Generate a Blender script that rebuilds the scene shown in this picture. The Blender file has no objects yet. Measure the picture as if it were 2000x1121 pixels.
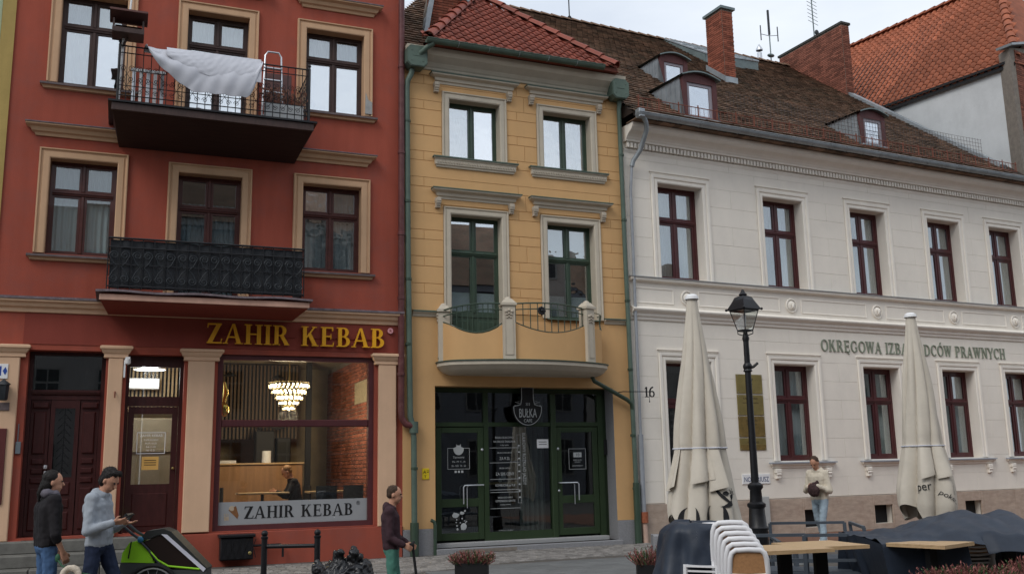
import bpy, math, random
import numpy as np
from mathutils import Vector, Matrix, noise
random.seed(7)
PI = math.pi
S = bpy.context.scene
COL = S.collection
R = math.radians
# ------------------------------------------------------------------ camera
PITCH, ROLL = R(10.590788), R(-1.169325)
ri0 = Vector((1, 0, 0)); fw = Vector((0, math.cos(PITCH), math.sin(PITCH))); up0 = Vector((0, -math.sin(PITCH), math.cos(PITCH)))
ri = ri0 * math.cos(ROLL) + up0 * math.sin(ROLL)
up = up0 * math.cos(ROLL) - ri0 * math.sin(ROLL)
cam = bpy.data.objects.new('camera', bpy.data.cameras.new('camera'))
COL.objects.link(cam)
cam.data.sensor_width = 36; cam.data.lens = 36 * 1889.13 / 2000
cam.data.clip_end = 600
m3 = Matrix((ri, up, -fw)).transposed()
cam.matrix_world = Matrix.Translation((0, 0, 1.6)) @ m3.to_4x4()
S.camera = cam
# ------------------------------------------------------------------ world
W = bpy.data.worlds.new('World'); S.world = W; W.use_nodes = True
nt = W.node_tree; nt.nodes.clear()
out = nt.nodes.new('ShaderNodeOutputWorld'); bg = nt.nodes.new('ShaderNodeBackground')
sky = nt.nodes.new('ShaderNodeTexSky'); sky.sky_type = 'NISHITA'; sky.sun_disc = False
SUN_EL, SUN_AZ = R(46), R(214)        # azimuth measured clockwise from +Y: behind the camera
sky.sun_elevation = SUN_EL; sky.sun_rotation = SUN_AZ
sky.air_density = 1.2; sky.dust_density = 2.0
tc = nt.nodes.new('ShaderNodeTexCoord')
mp = nt.nodes.new('ShaderNodeMapping'); mp.inputs['Scale'].default_value = (1, 1, 2.6)
nz = nt.nodes.new('ShaderNodeTexNoise'); nz.inputs['Scale'].default_value = 2.6; nz.inputs['Detail'].default_value = 7; nz.inputs['Roughness'].default_value = .52
cr = nt.nodes.new('ShaderNodeValToRGB')
cr.color_ramp.elements[0].position = .3; cr.color_ramp.elements[0].color = (5.2, 5.75, 6.6, 1)
cr.color_ramp.elements[1].position = .68; cr.color_ramp.elements[1].color = (7.6, 8.0, 8.5, 1)
mx = nt.nodes.new('ShaderNodeMixRGB'); mx.inputs[0].default_value = .88
L = nt.links.new
L(tc.outputs['Generated'], mp.inputs[0]); L(mp.outputs[0], nz.inputs['Vector']); L(nz.outputs['Fac'], cr.inputs[0])
L(sky.outputs[0], mx.inputs[1]); L(cr.outputs[0], mx.inputs[2]); L(mx.outputs[0], bg.inputs[0]); L(bg.outputs[0], out.inputs[0])
bg.inputs[1].default_value = .1
sun = bpy.data.objects.new('sun', bpy.data.lights.new('sun', 'SUN')); COL.objects.link(sun)
sun.data.energy = .9; sun.data.angle = R(25); sun.data.color = (1, .965, .91)
sd = Vector((math.sin(SUN_AZ) * math.cos(SUN_EL), math.cos(SUN_AZ) * math.cos(SUN_EL), math.sin(SUN_EL)))
sun.rotation_euler = sd.to_track_quat('Z', 'Y').to_euler()
S.view_settings.view_transform = 'Standard'; S.view_settings.look = 'None'; S.view_settings.gamma = 1
S.view_settings.use_curve_mapping = False; S.view_settings.exposure = 0.46
S.render.engine = 'CYCLES'
S.cycles.max_bounces = 7; S.cycles.transparent_max_bounces = 14; S.cycles.caustics_reflective = False; S.cycles.caustics_refractive = False

# ------------------------------------------------------------------ materials
MATS = {}
def M(name, col, rough=.8, var=.12, scale=2.0, bump=0.0, bscale=60, metal=0.0, streak=0.0, island=0.0, rnd=0.0, spec=.3, dirt=None, dirt_amt=0.0, coat=0.0, stretch=None):
    m = bpy.data.materials.new(name); m.use_nodes = True
    n = m.node_tree.nodes; l = m.node_tree.links.new
    p = n['Principled BSDF']
    p.inputs['Roughness'].default_value = rough; p.inputs['Metallic'].default_value = metal
    p.inputs['Specular IOR Level'].default_value = spec; p.inputs['Coat Weight'].default_value = coat
    t = n.new('ShaderNodeTexCoord'); src = t.outputs['Object']
    if stretch:
        mm = n.new('ShaderNodeMapping'); mm.inputs['Scale'].default_value = stretch; l(src, mm.inputs[0]); vec = mm.outputs[0]
    else: vec = src
    a = n.new('ShaderNodeTexNoise'); a.inputs['Scale'].default_value = scale; a.inputs['Detail'].default_value = 8; a.inputs['Roughness'].default_value = .65
    l(vec, a.inputs['Vector'])
    r = n.new('ShaderNodeMapRange'); r.inputs[1].default_value = .3; r.inputs[2].default_value = .7
    r.inputs[3].default_value = 1 - var; r.inputs[4].default_value = 1 + var
    l(a.outputs['Fac'], r.inputs[0]); f = r.outputs[0]
    def mul(x, y):
        q = n.new('ShaderNodeMath'); q.operation = 'MULTIPLY'; l(x, q.inputs[0]); l(y, q.inputs[1]); return q.outputs[0]
    def rng(x, lo, hi, a0=0, a1=1):
        q = n.new('ShaderNodeMapRange'); q.inputs[1].default_value = a0; q.inputs[2].default_value = a1
        q.inputs[3].default_value = lo; q.inputs[4].default_value = hi; l(x, q.inputs[0]); return q.outputs[0]
    if streak:
        mp2 = n.new('ShaderNodeMapping'); mp2.inputs['Scale'].default_value = (2.6, 2.6, .3); l(src, mp2.inputs[0])
        b = n.new('ShaderNodeTexNoise'); b.inputs['Scale'].default_value = 1.6; b.inputs['Detail'].default_value = 6
        l(mp2.outputs[0], b.inputs['Vector']); f = mul(f, rng(b.outputs['Fac'], 1 - streak, 1 + streak * .4, .35, .65))
    if island:
        g = n.new('ShaderNodeNewGeometry'); f = mul(f, rng(g.outputs['Random Per Island'], 1 - island, 1 + island))
    if rnd:
        g = n.new('ShaderNodeObjectInfo'); f = mul(f, rng(g.outputs['Random'], 1 - rnd, 1 + rnd))
    v = n.new('ShaderNodeVectorMath'); v.operation = 'SCALE'; v.inputs[0].default_value = col; l(f, v.inputs['Scale'])
    c = v.outputs[0]
    if dirt:
        d = n.new('ShaderNodeTexNoise'); d.inputs['Scale'].default_value = scale * 1.7; d.inputs['Detail'].default_value = 9; d.inputs['Roughness'].default_value = .75
        ad = n.new('ShaderNodeVectorMath'); ad.inputs[1].default_value = (13, 7, 3); l(src, ad.inputs[0]); l(ad.outputs[0], d.inputs['Vector'])
        k = n.new('ShaderNodeMixRGB'); l(rng(d.outputs['Fac'], 0, dirt_amt, .48, .72), k.inputs[0]); l(c, k.inputs[1]); k.inputs[2].default_value = (*dirt, 1); c = k.outputs[0]
    l(c, p.inputs['Base Color'])
    if bump:
        b2 = n.new('ShaderNodeTexNoise'); b2.inputs['Scale'].default_value = bscale; b2.inputs['Detail'].default_value = 6; l(vec, b2.inputs['Vector'])
        bm = n.new('ShaderNodeBump'); bm.inputs['Strength'].default_value = bump; bm.inputs['Distance'].default_value = .01
        l(b2.outputs['Fac'], bm.inputs['Height']); l(bm.outputs[0], p.inputs['Normal'])
    MATS[name] = m; return m
def glass(name, base, tint=(.85, .9, .9), rough=.0, wave=.0):
    m = bpy.data.materials.new(name); m.use_nodes = True; n = m.node_tree.nodes; l = m.node_tree.links.new
    n.remove(n['Principled BSDF']); o = n['Material Output']
    t = n.new('ShaderNodeBsdfTransparent'); t.inputs[0].default_value = (*tint, 1)
    g = n.new('ShaderNodeBsdfGlossy'); g.inputs['Roughness'].default_value = rough; g.inputs[0].default_value = (.95, .97, 1, 1)
    fr = n.new('ShaderNodeFresnel'); gm = n.new('ShaderNodeNewGeometry'); io = n.new('ShaderNodeMath'); io.operation = 'MULTIPLY_ADD'; io.inputs[1].default_value = -.8333; io.inputs[2].default_value = 1.5; l(gm.outputs['Backfacing'], io.inputs[0]); l(io.outputs[0], fr.inputs[0])
    a = n.new('ShaderNodeMath'); a.operation = 'MULTIPLY_ADD'; a.use_clamp = True; a.inputs[1].default_value = 1.4; a.inputs[2].default_value = base
    l(fr.outputs[0], a.inputs[0]); s = n.new('ShaderNodeMixShader'); l(a.outputs[0], s.inputs[0]); l(t.outputs[0], s.inputs[1]); l(g.outputs[0], s.inputs[2]); l(s.outputs[0], o.inputs[0])
    if wave:
        tx = n.new('ShaderNodeTexCoord'); z = n.new('ShaderNodeTexNoise'); z.inputs['Scale'].default_value = 2.2; l(tx.outputs['Object'], z.inputs['Vector'])
        bm = n.new('ShaderNodeBump'); bm.inputs['Strength'].default_value = wave; bm.inputs['Distance'].default_value = .02; l(z.outputs['Fac'], bm.inputs['Height']); l(bm.outputs[0], g.inputs['Normal'])
    MATS[name] = m; return m
def emit(name, col, s):
    m = bpy.data.materials.new(name); m.use_nodes = True; p = m.node_tree.nodes['Principled BSDF']
    p.inputs['Base Color'].default_value = (*col, 1); p.inputs['Emission Color'].default_value = (*col, 1); p.inputs['Emission Strength'].default_value = s
    MATS[name] = m; return m
def translucent(name, col, t=.5):
    m = bpy.data.materials.new(name); m.use_nodes = True; n = m.node_tree.nodes; l = m.node_tree.links.new
    n.remove(n['Principled BSDF']); d = n.new('ShaderNodeBsdfDiffuse'); d.inputs[0].default_value = (*col, 1)
    q = n.new('ShaderNodeBsdfTransparent'); s = n.new('ShaderNodeMixShader'); s.inputs[0].default_value = t
    l(d.outputs[0], s.inputs[1]); l(q.outputs[0], s.inputs[2]); l(s.outputs[0], n['Material Output'].inputs[0]); MATS[name] = m; return m

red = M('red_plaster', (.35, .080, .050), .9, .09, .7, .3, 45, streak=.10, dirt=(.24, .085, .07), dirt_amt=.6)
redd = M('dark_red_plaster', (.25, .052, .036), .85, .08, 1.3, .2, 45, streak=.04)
tan = M('tan_plaster', (.56, .355, .215), .85, .07, 2, .15, 60, streak=.05)
peach = M('peach_plaster', (.70, .46, .30), .85, .05, 2, .12, 60, streak=.06)
tanw = M('weathered_ledge', (.15, .12, .13), .7, .35, 9, .4, 40, dirt=(.33, .25, .28), dirt_amt=.6)
yel = M('ochre_plaster', (.64, .385, .175), .85, .05, 1.1, .12, 50, streak=.025, rnd=.025, dirt=(.52, .33, .16), dirt_amt=.3)
yelw = M('ochre_joint', (.47, .28, .12), .9, .05, 1.5)
stone = M('beige_stucco', (.54, .48, .385), .8, .07, 3, .15, 50, streak=.04)
stoned = M('beige_ornament', (.46, .40, .32), .8, .12, 9, .2, 50)
whi = M('white_plaster', (.82, .765, .68), .85, .035, 1.0, .10, 50, streak=.02, rnd=.012, dirt=(.5, .46, .42), dirt_amt=.15)
whij = M('white_joint', (.71, .66, .58), .9, .05, 1.2)
whit = M('white_trim', (.84, .79, .71), .8, .04, 2, .08, 50, streak=.03)
trav = M('travertine', (.44, .345, .275), .6, .2, 3, .1, 40, stretch=(1.1, 1, 4), dirt=(.3, .2, .15), dirt_amt=.5)
gran = M('grey_granite', (.25, .25, .26), .6, .3, 90, .1, 80)
grey = M('grey_render', (.56, .575, .58), .9, .08, .8, .3, 30, streak=.03, dirt=(.42, .43, .43), dirt_amt=.5)
woodr = M('oxblood_wood', (.052, .015, .014), .4, .25, 6, .1, 40, coat=.2, stretch=(3, 3, .6))
woodd = M('dark_brown_wood', (.06, .035, .03), .45, .25, 6, .1, 40, stretch=(3, 3, .6))
woodm = M('maroon_frame', (.075, .024, .020), .4, .2, 6, .05, 40, coat=.2)
shopm = M('aubergine_frame', (.10, .032, .035), .35, .12, 4, coat=.2)
green = M('green_paint', (.045, .072, .050), .35, .12, 4, .03, 30, coat=.15)
greens = M('shop_green', (.028, .047, .022), .4, .10, 4, .02, 30)
greenp = M('green_zinc', (.095, .135, .108), .45, .2, 3, .05, 30)
zinc = M('zinc', (.30, .33, .35), .4, .22, 3, .05, 20, metal=.35)
zincd = M('dark_zinc', (.16, .20, .20), .42, .25, 3, .05, 20, metal=.3)
pipep = M('purple_pipe', (.11, .035, .035), .45, .3, 5, dirt=(.22, .13, .12), dirt_amt=.4)
greyp = M('grey_pipe', (.30, .32, .35), .45, .15, 4)
iron = M('black_iron', (.012, .012, .014), .4, .3, 20, .1, 60)
ironb = M('anthracite', (.03, .035, .04), .45, .2, 10, .1, 60)
rust = M('rusty_iron', (.20, .07, .045), .8, .3, 20)
tileB = M('new_clay_tile', (.225, .054, .032), .55, .22, 5, .1, 50, rnd=.22)
tileC = M('old_clay_tile', (.180, .112, .075), .9, .3, 1.2, .2, 50, island=.5, dirt=(.075, .075, .05), dirt_amt=.75)
tileD = M('orange_pantile', (.31, .095, .047), .8, .25, 2.5, .15, 50, island=.15, rnd=.18, dirt=(.10, .05, .035), dirt_amt=.45)
brick = M('red_brick', (.235, .075, .045), .9, .2, 3, .3, 40, island=.35)
brickd = M('old_brick', (.20, .075, .05), .9, .2, 3, .3, 40, island=.38)
mortar = M('mortar', (.22, .19, .16), .95, .2, 8, .3, 60)
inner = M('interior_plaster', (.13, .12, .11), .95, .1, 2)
curt = translucent('lace_curtain', (.80, .82, .84), .22)
drape = translucent('pale_drape', (.80, .78, .72), .06)
curtd = translucent('grey_net', (.40, .45, .50), .45)
blind = M('roller_blind', (.78, .80, .80), .8, .03, 3)
cobm = M('cobble', (.16, .15, .14), .75, .25, 8, .4, 50, rnd=.3, island=.3)
flag = M('flagstone', (.145, .15, .15), .8, .15, 3, .3, 50, rnd=.1, dirt=(.09, .09, .09), dirt_amt=.4)
sand = M('joint_sand', (.10, .09, .08), .95, .2, 6, .4, 60)
asph = M('street_paving', (.11, .108, .10), .85, .2, 4, .5, 30)
stepm = M('worn_step_stone', (.15, .145, .13), .8, .2, 4, .3, 40, dirt=(.07, .065, .06), dirt_amt=.5)
terr = M('terrace_clay', (.17, .085, .055), .85, .2, 5, .3, 30)
canvas = M('cream_canvas', (.60, .545, .46), .9, .06, 2.5, .15, 300, dirt=(.45, .41, .35), dirt_amt=.3)
ink = M('black_print', (.02, .02, .022), .8, .1, 5)
tarp = M('navy_tarpaulin', (.020, .028, .044), .5, .25, 3, .6, 9, spec=.35)
plasw = M('white_plastic', (.74, .73, .74), .4, .03, 3, coat=.1)
rattan = M('tan_rattan', (.42, .22, .10), .6, .15, 40, .2, 60)
oak = M('pale_wood', (.50, .34, .185), .5, .14, 4, .1, 40, stretch=(1, 8, 8), dirt=(.32, .19, .10), dirt_amt=.5)
benchm = M('bench_grey_metal', (.075, .09, .11), .5, .1, 8)
gold = M('gold_letters', (.82, .40, .02), .35, .08, 6, coat=.3)
golds = M('gold_edge', (.25, .12, .02), .5, .1, 6)
signg = M('grey_green_letters', (.22, .25, .19), .6, .1, 6)
brass = M('brass_plate', (.33, .26, .10), .35, .2, 5, metal=.75)
white = M('white_paint', (.8, .8, .8), .5, .03, 5)
blk = M('black_matt', (.012, .012, .013), .7, .1, 5)
skin = M('skin', (.50, .26, .17), .55, .06, 14, .05, 80)
hairb = M('dark_hair', (.012, .009, .008), .6, .3, 60, .8, 120)
hairt = M('brown_hair', (.06, .035, .022), .7, .3, 60, .8, 120)
bagm = M('bin_liner', (.010, .010, .012), .3, .1, 10, 1.0, 26, spec=.5)
heath = M('heather', (.20, .075, .065), .9, .4, 30, rnd=.2, island=.5)
leafm = M('green_leaf', (.05, .09, .03), .7, .3, 20, island=.4)
alu = M('aluminium', (.6, .62, .65), .3, .1, 10, metal=.7)
brownb = M('brown_board', (.12, .06, .055), .6, .15, 6)
linen = M('white_linen', (.58, .59, .64), .9, .04, 6, .1, 200)
denim = M('blue_denim', (.06, .12, .24), .85, .2, 12, .2, 200)
denimd = M('navy_trousers', (.014, .022, .05), .85, .2, 12, .2, 200)
deniml = M('light_denim', (.30, .38, .44), .85, .15, 10, .2, 200)
teal = M('green_trousers', (.07, .20, .155), .85, .12, 12, .2, 200)
hoodg = M('grey_jersey', (.33, .36, .40), .9, .06, 12, .2, 200)
hoodc = M('cream_jersey', (.58, .52, .42), .9, .06, 12, .2, 200)
hoodp = M('plum_jersey', (.045, .022, .028), .9, .15, 12, .2, 200)
blkj = M('black_jersey', (.014, .012, .014), .9, .2, 12, .2, 200)
limeg = M('lime_fabric', (.28, .62, .02), .6, .08, 8, .15, 90)
fur = M('cream_fur', (.50, .42, .33), .95, .25, 30, .8, 120)
woodw = M('warm_wood_panel', (.30, .16, .075), .5, .2, 3, .05, 30, stretch=(6, 1, .4))
slat = M('dark_slat', (.10, .065, .04), .6, .2, 8)
wallw = M('warm_render', (.30, .25, .17), .9, .2, 2, .2, 30)
frost = M('frosted_film', (.32, .33, .34), .7, .03, 4)
gl = glass('clear_glass', .05); glm = glass('window_glass', .20, wave=.2); glh = glass('sky_glass', .56, wave=.25); gls = glass('shop_glass', .015, tint=(.9, .92, .9))
glk = glass('cafe_glass', .06, tint=(.6, .65, .65), wave=.03)

# ------------------------------------------------------------------ mesh builder
class MB:
    def __init__(s): s.v = []; s.f = []; s.smooth = []
    def add(s, vs, fs, sm=False):
        o = len(s.v); s.v += [tuple(q) for q in vs]; s.f += [tuple(i + o for i in f) for f in fs]; s.smooth += [sm] * len(fs); return s
    def box(s, x0, x1, y0, y1, z0, z1):
        return s.add([(x0, y0, z0), (x1, y0, z0), (x1, y1, z0), (x0, y1, z0), (x0, y0, z1), (x1, y0, z1), (x1, y1, z1), (x0, y1, z1)],
                     [(0, 3, 2, 1), (4, 5, 6, 7), (0, 1, 5, 4), (1, 2, 6, 5), (2, 3, 7, 6), (3, 0, 4, 7)])
    def cbox(s, x0, x1, y0, y1, z0, z1, c=.008):
        # box whose front edges are chamfered
        vs = [(x0, y1, z0), (x1, y1, z0), (x1, y1, z1), (x0, y1, z1), (x0, y0 + c, z0), (x1, y0 + c, z0), (x1, y0 + c, z1), (x0, y0 + c, z1),
              (x0 + c, y0, z0 + c), (x1 - c, y0, z0 + c), (x1 - c, y0, z1 - c), (x0 + c, y0, z1 - c)]
        fs = [(8, 9, 10, 11)]
        for i in range(4):
            j = (i + 1) % 4; fs += [(i, j, j + 4, i + 4), (i + 4, j + 4, j + 8, i + 8)]
        return s.add(vs, fs)
    def obox(s, c, ax, ay, az):
        c = Vector(c); ax = Vector(ax); ay = Vector(ay); az = Vector(az)
        vs = [c + ax * a + ay * b + az * d for d in (-1, 1) for a, b in ((-1, -1), (1, -1), (1, 1), (-1, 1))]
        return s.add(vs, [(0, 3, 2, 1), (4, 5, 6, 7), (0, 1, 5, 4), (1, 2, 6, 5), (2, 3, 7, 6), (3, 0, 4, 7)])
    def bar(s, p, q, w, h, upv=(0, 0, 1)):
        p = Vector(p); q = Vector(q); d = q - p; u = Vector(upv)
        if abs(d.normalized().dot(u)) > .98: u = Vector((0, 1, 0))
        x = d.cross(u).normalized(); u2 = x.cross(d).normalized()
        return s.obox((p + q) / 2, d / 2, x * w / 2, u2 * h / 2)
    def tube(s, pts, r, n=8, close=True, rr=None):
        pts = [Vector(p) for p in pts]; rings = []; prev = None
        for i, p in enumerate(pts):
            d = (pts[min(i + 1, len(pts) - 1)] - pts[max(i - 1, 0)]).normalized()
            if prev is None:
                a = Vector((0, 0, 1)) if abs(d.z) < .9 else Vector((0, 1, 0)); x = d.cross(a).normalized()
            else: x = (prev - d * prev.dot(d)).normalized()
            prev = x; y = d.cross(x); r1 = rr[i] if rr else r
            rings.append([p + x * math.cos(2 * PI * k / n) * r1 + y * math.sin(2 * PI * k / n) * r1 for k in range(n)])
        vs = [v for g in rings for v in g]; fs = []
        for i in range(len(pts) - 1):
            for k in range(n): fs.append((i * n + k, i * n + (k + 1) % n, (i + 1) * n + (k + 1) % n, (i + 1) * n + k))
        s.add(vs, fs, True)
        if close: s.add(rings[0], [tuple(reversed(range(n)))]); s.add(rings[-1], [tuple(range(n))])
        return s
    def lathe(s, prof, c, n=16, ax=None):
        c = Vector(c); vs = []; fs = []
        for r, z in prof:
            for k in range(n): vs.append(c + Vector((r * math.cos(2 * PI * k / n), r * math.sin(2 * PI * k / n), z)))
        for i in range(len(prof) - 1):
            for k in range(n): fs.append((i * n + k, i * n + (k + 1) % n, (i + 1) * n + (k + 1) % n, (i + 1) * n + k))
        s.add(vs, fs, True); return s
    def ball(s, c, rx, ry=None, rz=None, n=12, m=8, rot=None):
        ry = ry or rx; rz = rz or rx; vs = []; fs = []; c = Vector(c)
        for i in range(m + 1):
            t = PI * i / m
            for k in range(n):
                p = Vector((rx * math.sin(t) * math.cos(2 * PI * k / n), ry * math.sin(t) * math.sin(2 * PI * k / n), rz * math.cos(t)))
                if rot: p = rot @ p
                vs.append(c + p)
        for i in range(m):
            for k in range(n): fs.append((i * n + k, (i + 1) * n + k, (i + 1) * n + (k + 1) % n, i * n + (k + 1) % n))
        return s.add(vs, fs, True)
    def grid(s, fn, nu, nv, sm=True, thick=None):
        vs = [Vector(fn(i / nu, j / nv)) for j in range(nv + 1) for i in range(nu + 1)]
        fs = [(j * (nu + 1) + i, j * (nu + 1) + i + 1, (j + 1) * (nu + 1) + i + 1, (j + 1) * (nu + 1) + i) for j in range(nv) for i in range(nu)]
        s.add(vs, fs, sm)
        if thick:
            t = Vector(thick); s.add([v + t for v in vs], [tuple(reversed(f)) for f in fs], sm)
            N = len(vs); o = len(s.v) - 2 * N
            bd = [i for i in range(nu + 1)] + [j * (nu + 1) + nu for j in range(1, nv + 1)] + [nv * (nu + 1) + i for i in range(nu - 1, -1, -1)] + [j * (nu + 1) for j in range(nv - 1, 0, -1)]
            for a, b in zip(bd, bd[1:] + bd[:1]): s.f.append((o + b, o + a, o + a + N, o + b + N)); s.smooth.append(False)
        return s
    def poly(s, pts, y0, y1):
        # polygon in the x-z plane given depth along y
        n = len(pts); vs = [(x, y0, z) for x, z in pts] + [(x, y1, z) for x, z in pts]
        return s.add(vs, [tuple(range(n)), tuple(reversed(range(n, 2 * n)))] + [((i + 1) % n, i, i + n, (i + 1) % n + n) for i in range(n)])
    def moulding(s, u0, u1, prof, z=0, ret=True):
        # prof: (projection, height) from bottom to top; returns at both ends
        vs = []; n = len(prof)
        for w, h in prof:
            k = w if ret else 0
            vs += [(u0 - k, .02, z + h), (u0 - k, -w, z + h), (u1 + k, -w, z + h), (u1 + k, .02, z + h)]
        fs = []
        for i in range(n - 1):
            for j in range(3): fs.append((4 * i + j, 4 * i + j + 1, 4 * i + 5 + j, 4 * i + 4 + j))
        fs += [(3, 2, 1, 0), (4 * n - 4, 4 * n - 3, 4 * n - 2, 4 * n - 1)]
        if not ret: pass
        return s.add(vs, fs)
    def surround(s, uL, uR, z0, z1, prof, full=False):
        # prof: (outward offset, y) from inner/back edge to outer/wall edge
        vs = []; k = 4
        for t, y in prof:
            if t == 0 and not full: t = -.004
            vs += [(uL - t, y, z0 - (t if full else 0)), (uL - t, y, z1 + t), (uR + t, y, z1 + t), (uR + t, y, z0 - (t if full else 0))]
        fs = []
        for i in range(len(prof) - 1):
            for j in range(4 if full else 3): fs.append((4 * i + j, 4 * i + 4 + j, 4 * i + 4 + (j + 1) % 4, 4 * i + (j + 1) % 4))
        s.add(vs, fs)
        if not full:
            n = len(prof)
            for j in (0, 3):
                s.add([(vs[4 * i + j]) for i in range(n)] + [(vs[j + 4 * (n - 1)][0], vs[j][1], z0)], [tuple(range(n + 1))])
        return s
    def wall(s, u0, u1, z0, z1, holes, y0, y1):
        us = sorted({u0, u1, *[h[0] for h in holes], *[h[1] for h in holes]}); zs = sorted({z0, z1, *[h[2] for h in holes], *[h[3] for h in holes]})
        us = [u for u in us if u0 <= u <= u1]; zs = [z for z in zs if z0 <= z <= z1]
        def sol(i, j):
            if i < 0 or j < 0 or i >= len(us) - 1 or j >= len(zs) - 1: return False
            a = (us[i] + us[i + 1]) / 2; b = (zs[j] + zs[j + 1]) / 2
            return not any(h[0] < a < h[1] and h[2] < b < h[3] for h in holes)
        for i in range(len(us) - 1):
            for j in range(len(zs) - 1):
                if not sol(i, j): continue
                a, b, c, d = us[i], us[i + 1], zs[j], zs[j + 1]
                s.add([(a, y0, c), (b, y0, c), (b, y0, d), (a, y0, d)], [(0, 1, 2, 3)]); s.add([(a, y1, c), (b, y1, c), (b, y1, d), (a, y1, d)], [(3, 2, 1, 0)])
                if not sol(i - 1, j): s.add([(a, y0, c), (a, y0, d), (a, y1, d), (a, y1, c)], [(0, 1, 2, 3)])
                if not sol(i + 1, j): s.add([(b, y0, c), (b, y0, d), (b, y1, d), (b, y1, c)], [(3, 2, 1, 0)])
                if not sol(i, j - 1): s.add([(a, y0, c), (b, y0, c), (b, y1, c), (a, y1, c)], [(3, 2, 1, 0)])
                if not sol(i, j + 1): s.add([(a, y0, d), (b, y0, d), (b, y1, d), (a, y1, d)], [(0, 1, 2, 3)])
        return s
    def mesh(s, name, mat, off=(0, 0, 0)):
        me = bpy.data.meshes.new(name)
        vs = [(v[0] - off[0], v[1] - off[1], v[2] - off[2]) for v in s.v]
        me.from_pydata(vs, [], s.f); me.polygons.foreach_set('use_smooth', s.smooth)
        if any(s.smooth): me.set_sharp_from_angle(angle=R(40))
        for m in (mat if isinstance(mat, (list, tuple)) else [mat]): me.materials.append(m)
        me.update(); return me

def tag(o, label=None, cat=None, group=None, kind=None):
    for k, v in (('label', label), ('category', cat), ('group', group), ('kind', kind)):
        if v: o[k] = v
    return o
OFF = {}
def root_off(p):
    while p is not None and p.name not in OFF: p = p.parent
    return OFF[p.name] if p else (0, 0, 0)
def part(name, mb, mat, parent, label=None, kind=None):
    o = bpy.data.objects.new(name, mb.mesh(name, mat, root_off(parent))); COL.objects.link(o); o.parent = parent
    return tag(o, label, kind=kind)
def inst(name, me, parent, loc=(0, 0, 0), rot=None, sc=None):
    o = bpy.data.objects.new(name, me); COL.objects.link(o); o.parent = parent
    f = root_off(parent); o.location = (loc[0] - f[0], loc[1] - f[1], loc[2] - f[2])
    if rot is not None: o.rotation_euler = rot
    if sc: o.scale = sc
    return o
# building frames: local x along the facade, y into the building, z up
FR = {'A': ((-2.18088, 18.94254, 0), R(22.07)), 'B': ((2.54165 - 5.11982 * math.cos(R(22.72)), 20.91996 - 5.11982 * math.sin(R(22.72)), 0), R(22.72)), 'C': ((2.54165, 20.91996, 0), R(26.38))}
def frame(f):
    if f is None: return Matrix.Identity(4)
    o, a = FR[f]; return Matrix.Translation(o) @ Matrix.Rotation(a, 4, 'Z')
def thing(name, label, cat, f=None, loc=(0, 0, 0), group=None, rz=0):
    """Empty at the thing's base; parts are given in the coordinates of frame f (or the world)"""
    o = bpy.data.objects.new(name, None); COL.objects.link(o)
    o.matrix_world = frame(f) @ Matrix.Translation(loc) @ Matrix.Rotation(rz, 4, 'Z'); OFF[o.name] = (0, 0, 0) if rz or f is None else loc
    o.empty_display_size = .2
    return tag(o, label, cat, group)
def lone(name, mb, mat, label, cat, f=None, loc=(0, 0, 0), group=None, kind=None, rz=0):
    off = (0, 0, 0) if f is None else loc
    o = bpy.data.objects.new(name, mb.mesh(name, mat, off)); COL.objects.link(o)
    o.matrix_world = frame(f) @ Matrix.Translation(loc) @ Matrix.Rotation(rz, 4, 'Z'); return tag(o, label, cat, group, kind)
def copy_tree(o, parent=None):
    c = o.copy(); COL.objects.link(c); c.parent = parent
    for ch in list(o.children): copy_tree(ch, c)
    return c
# temp scene for evaluated meshes (text, remeshed bodies)
TMP = bpy.data.scenes.new('tmp')
def evaluated(o):
    TMP.collection.objects.link(o); vl = TMP.view_layers[0]; vl.update()
    dg = vl.depsgraph; me = bpy.data.meshes.new_from_object(o.evaluated_get(dg)); TMP.collection.objects.unlink(o); return me
def text_mesh(s, size, depth, mat, sx=1.0, align='LEFT'):
    c = bpy.data.curves.new('lettering', 'FONT'); c.body = s; c.size = size; c.extrude = depth; c.align_x = align; c.resolution_u = 3
    o = bpy.data.objects.new('lettering', c); me = evaluated(o); bpy.data.objects.remove(o)
    co = np.empty(len(me.vertices) * 3); me.vertices.foreach_get('co', co); co = co.reshape(-1, 3)
    co = np.stack([co[:, 0] * sx, -co[:, 2], co[:, 1]], 1)       # stand up: x-z plane
    me.vertices.foreach_set('co', co.ravel()); me.materials.clear(); me.materials.append(mat); me.update(); return me
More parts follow.
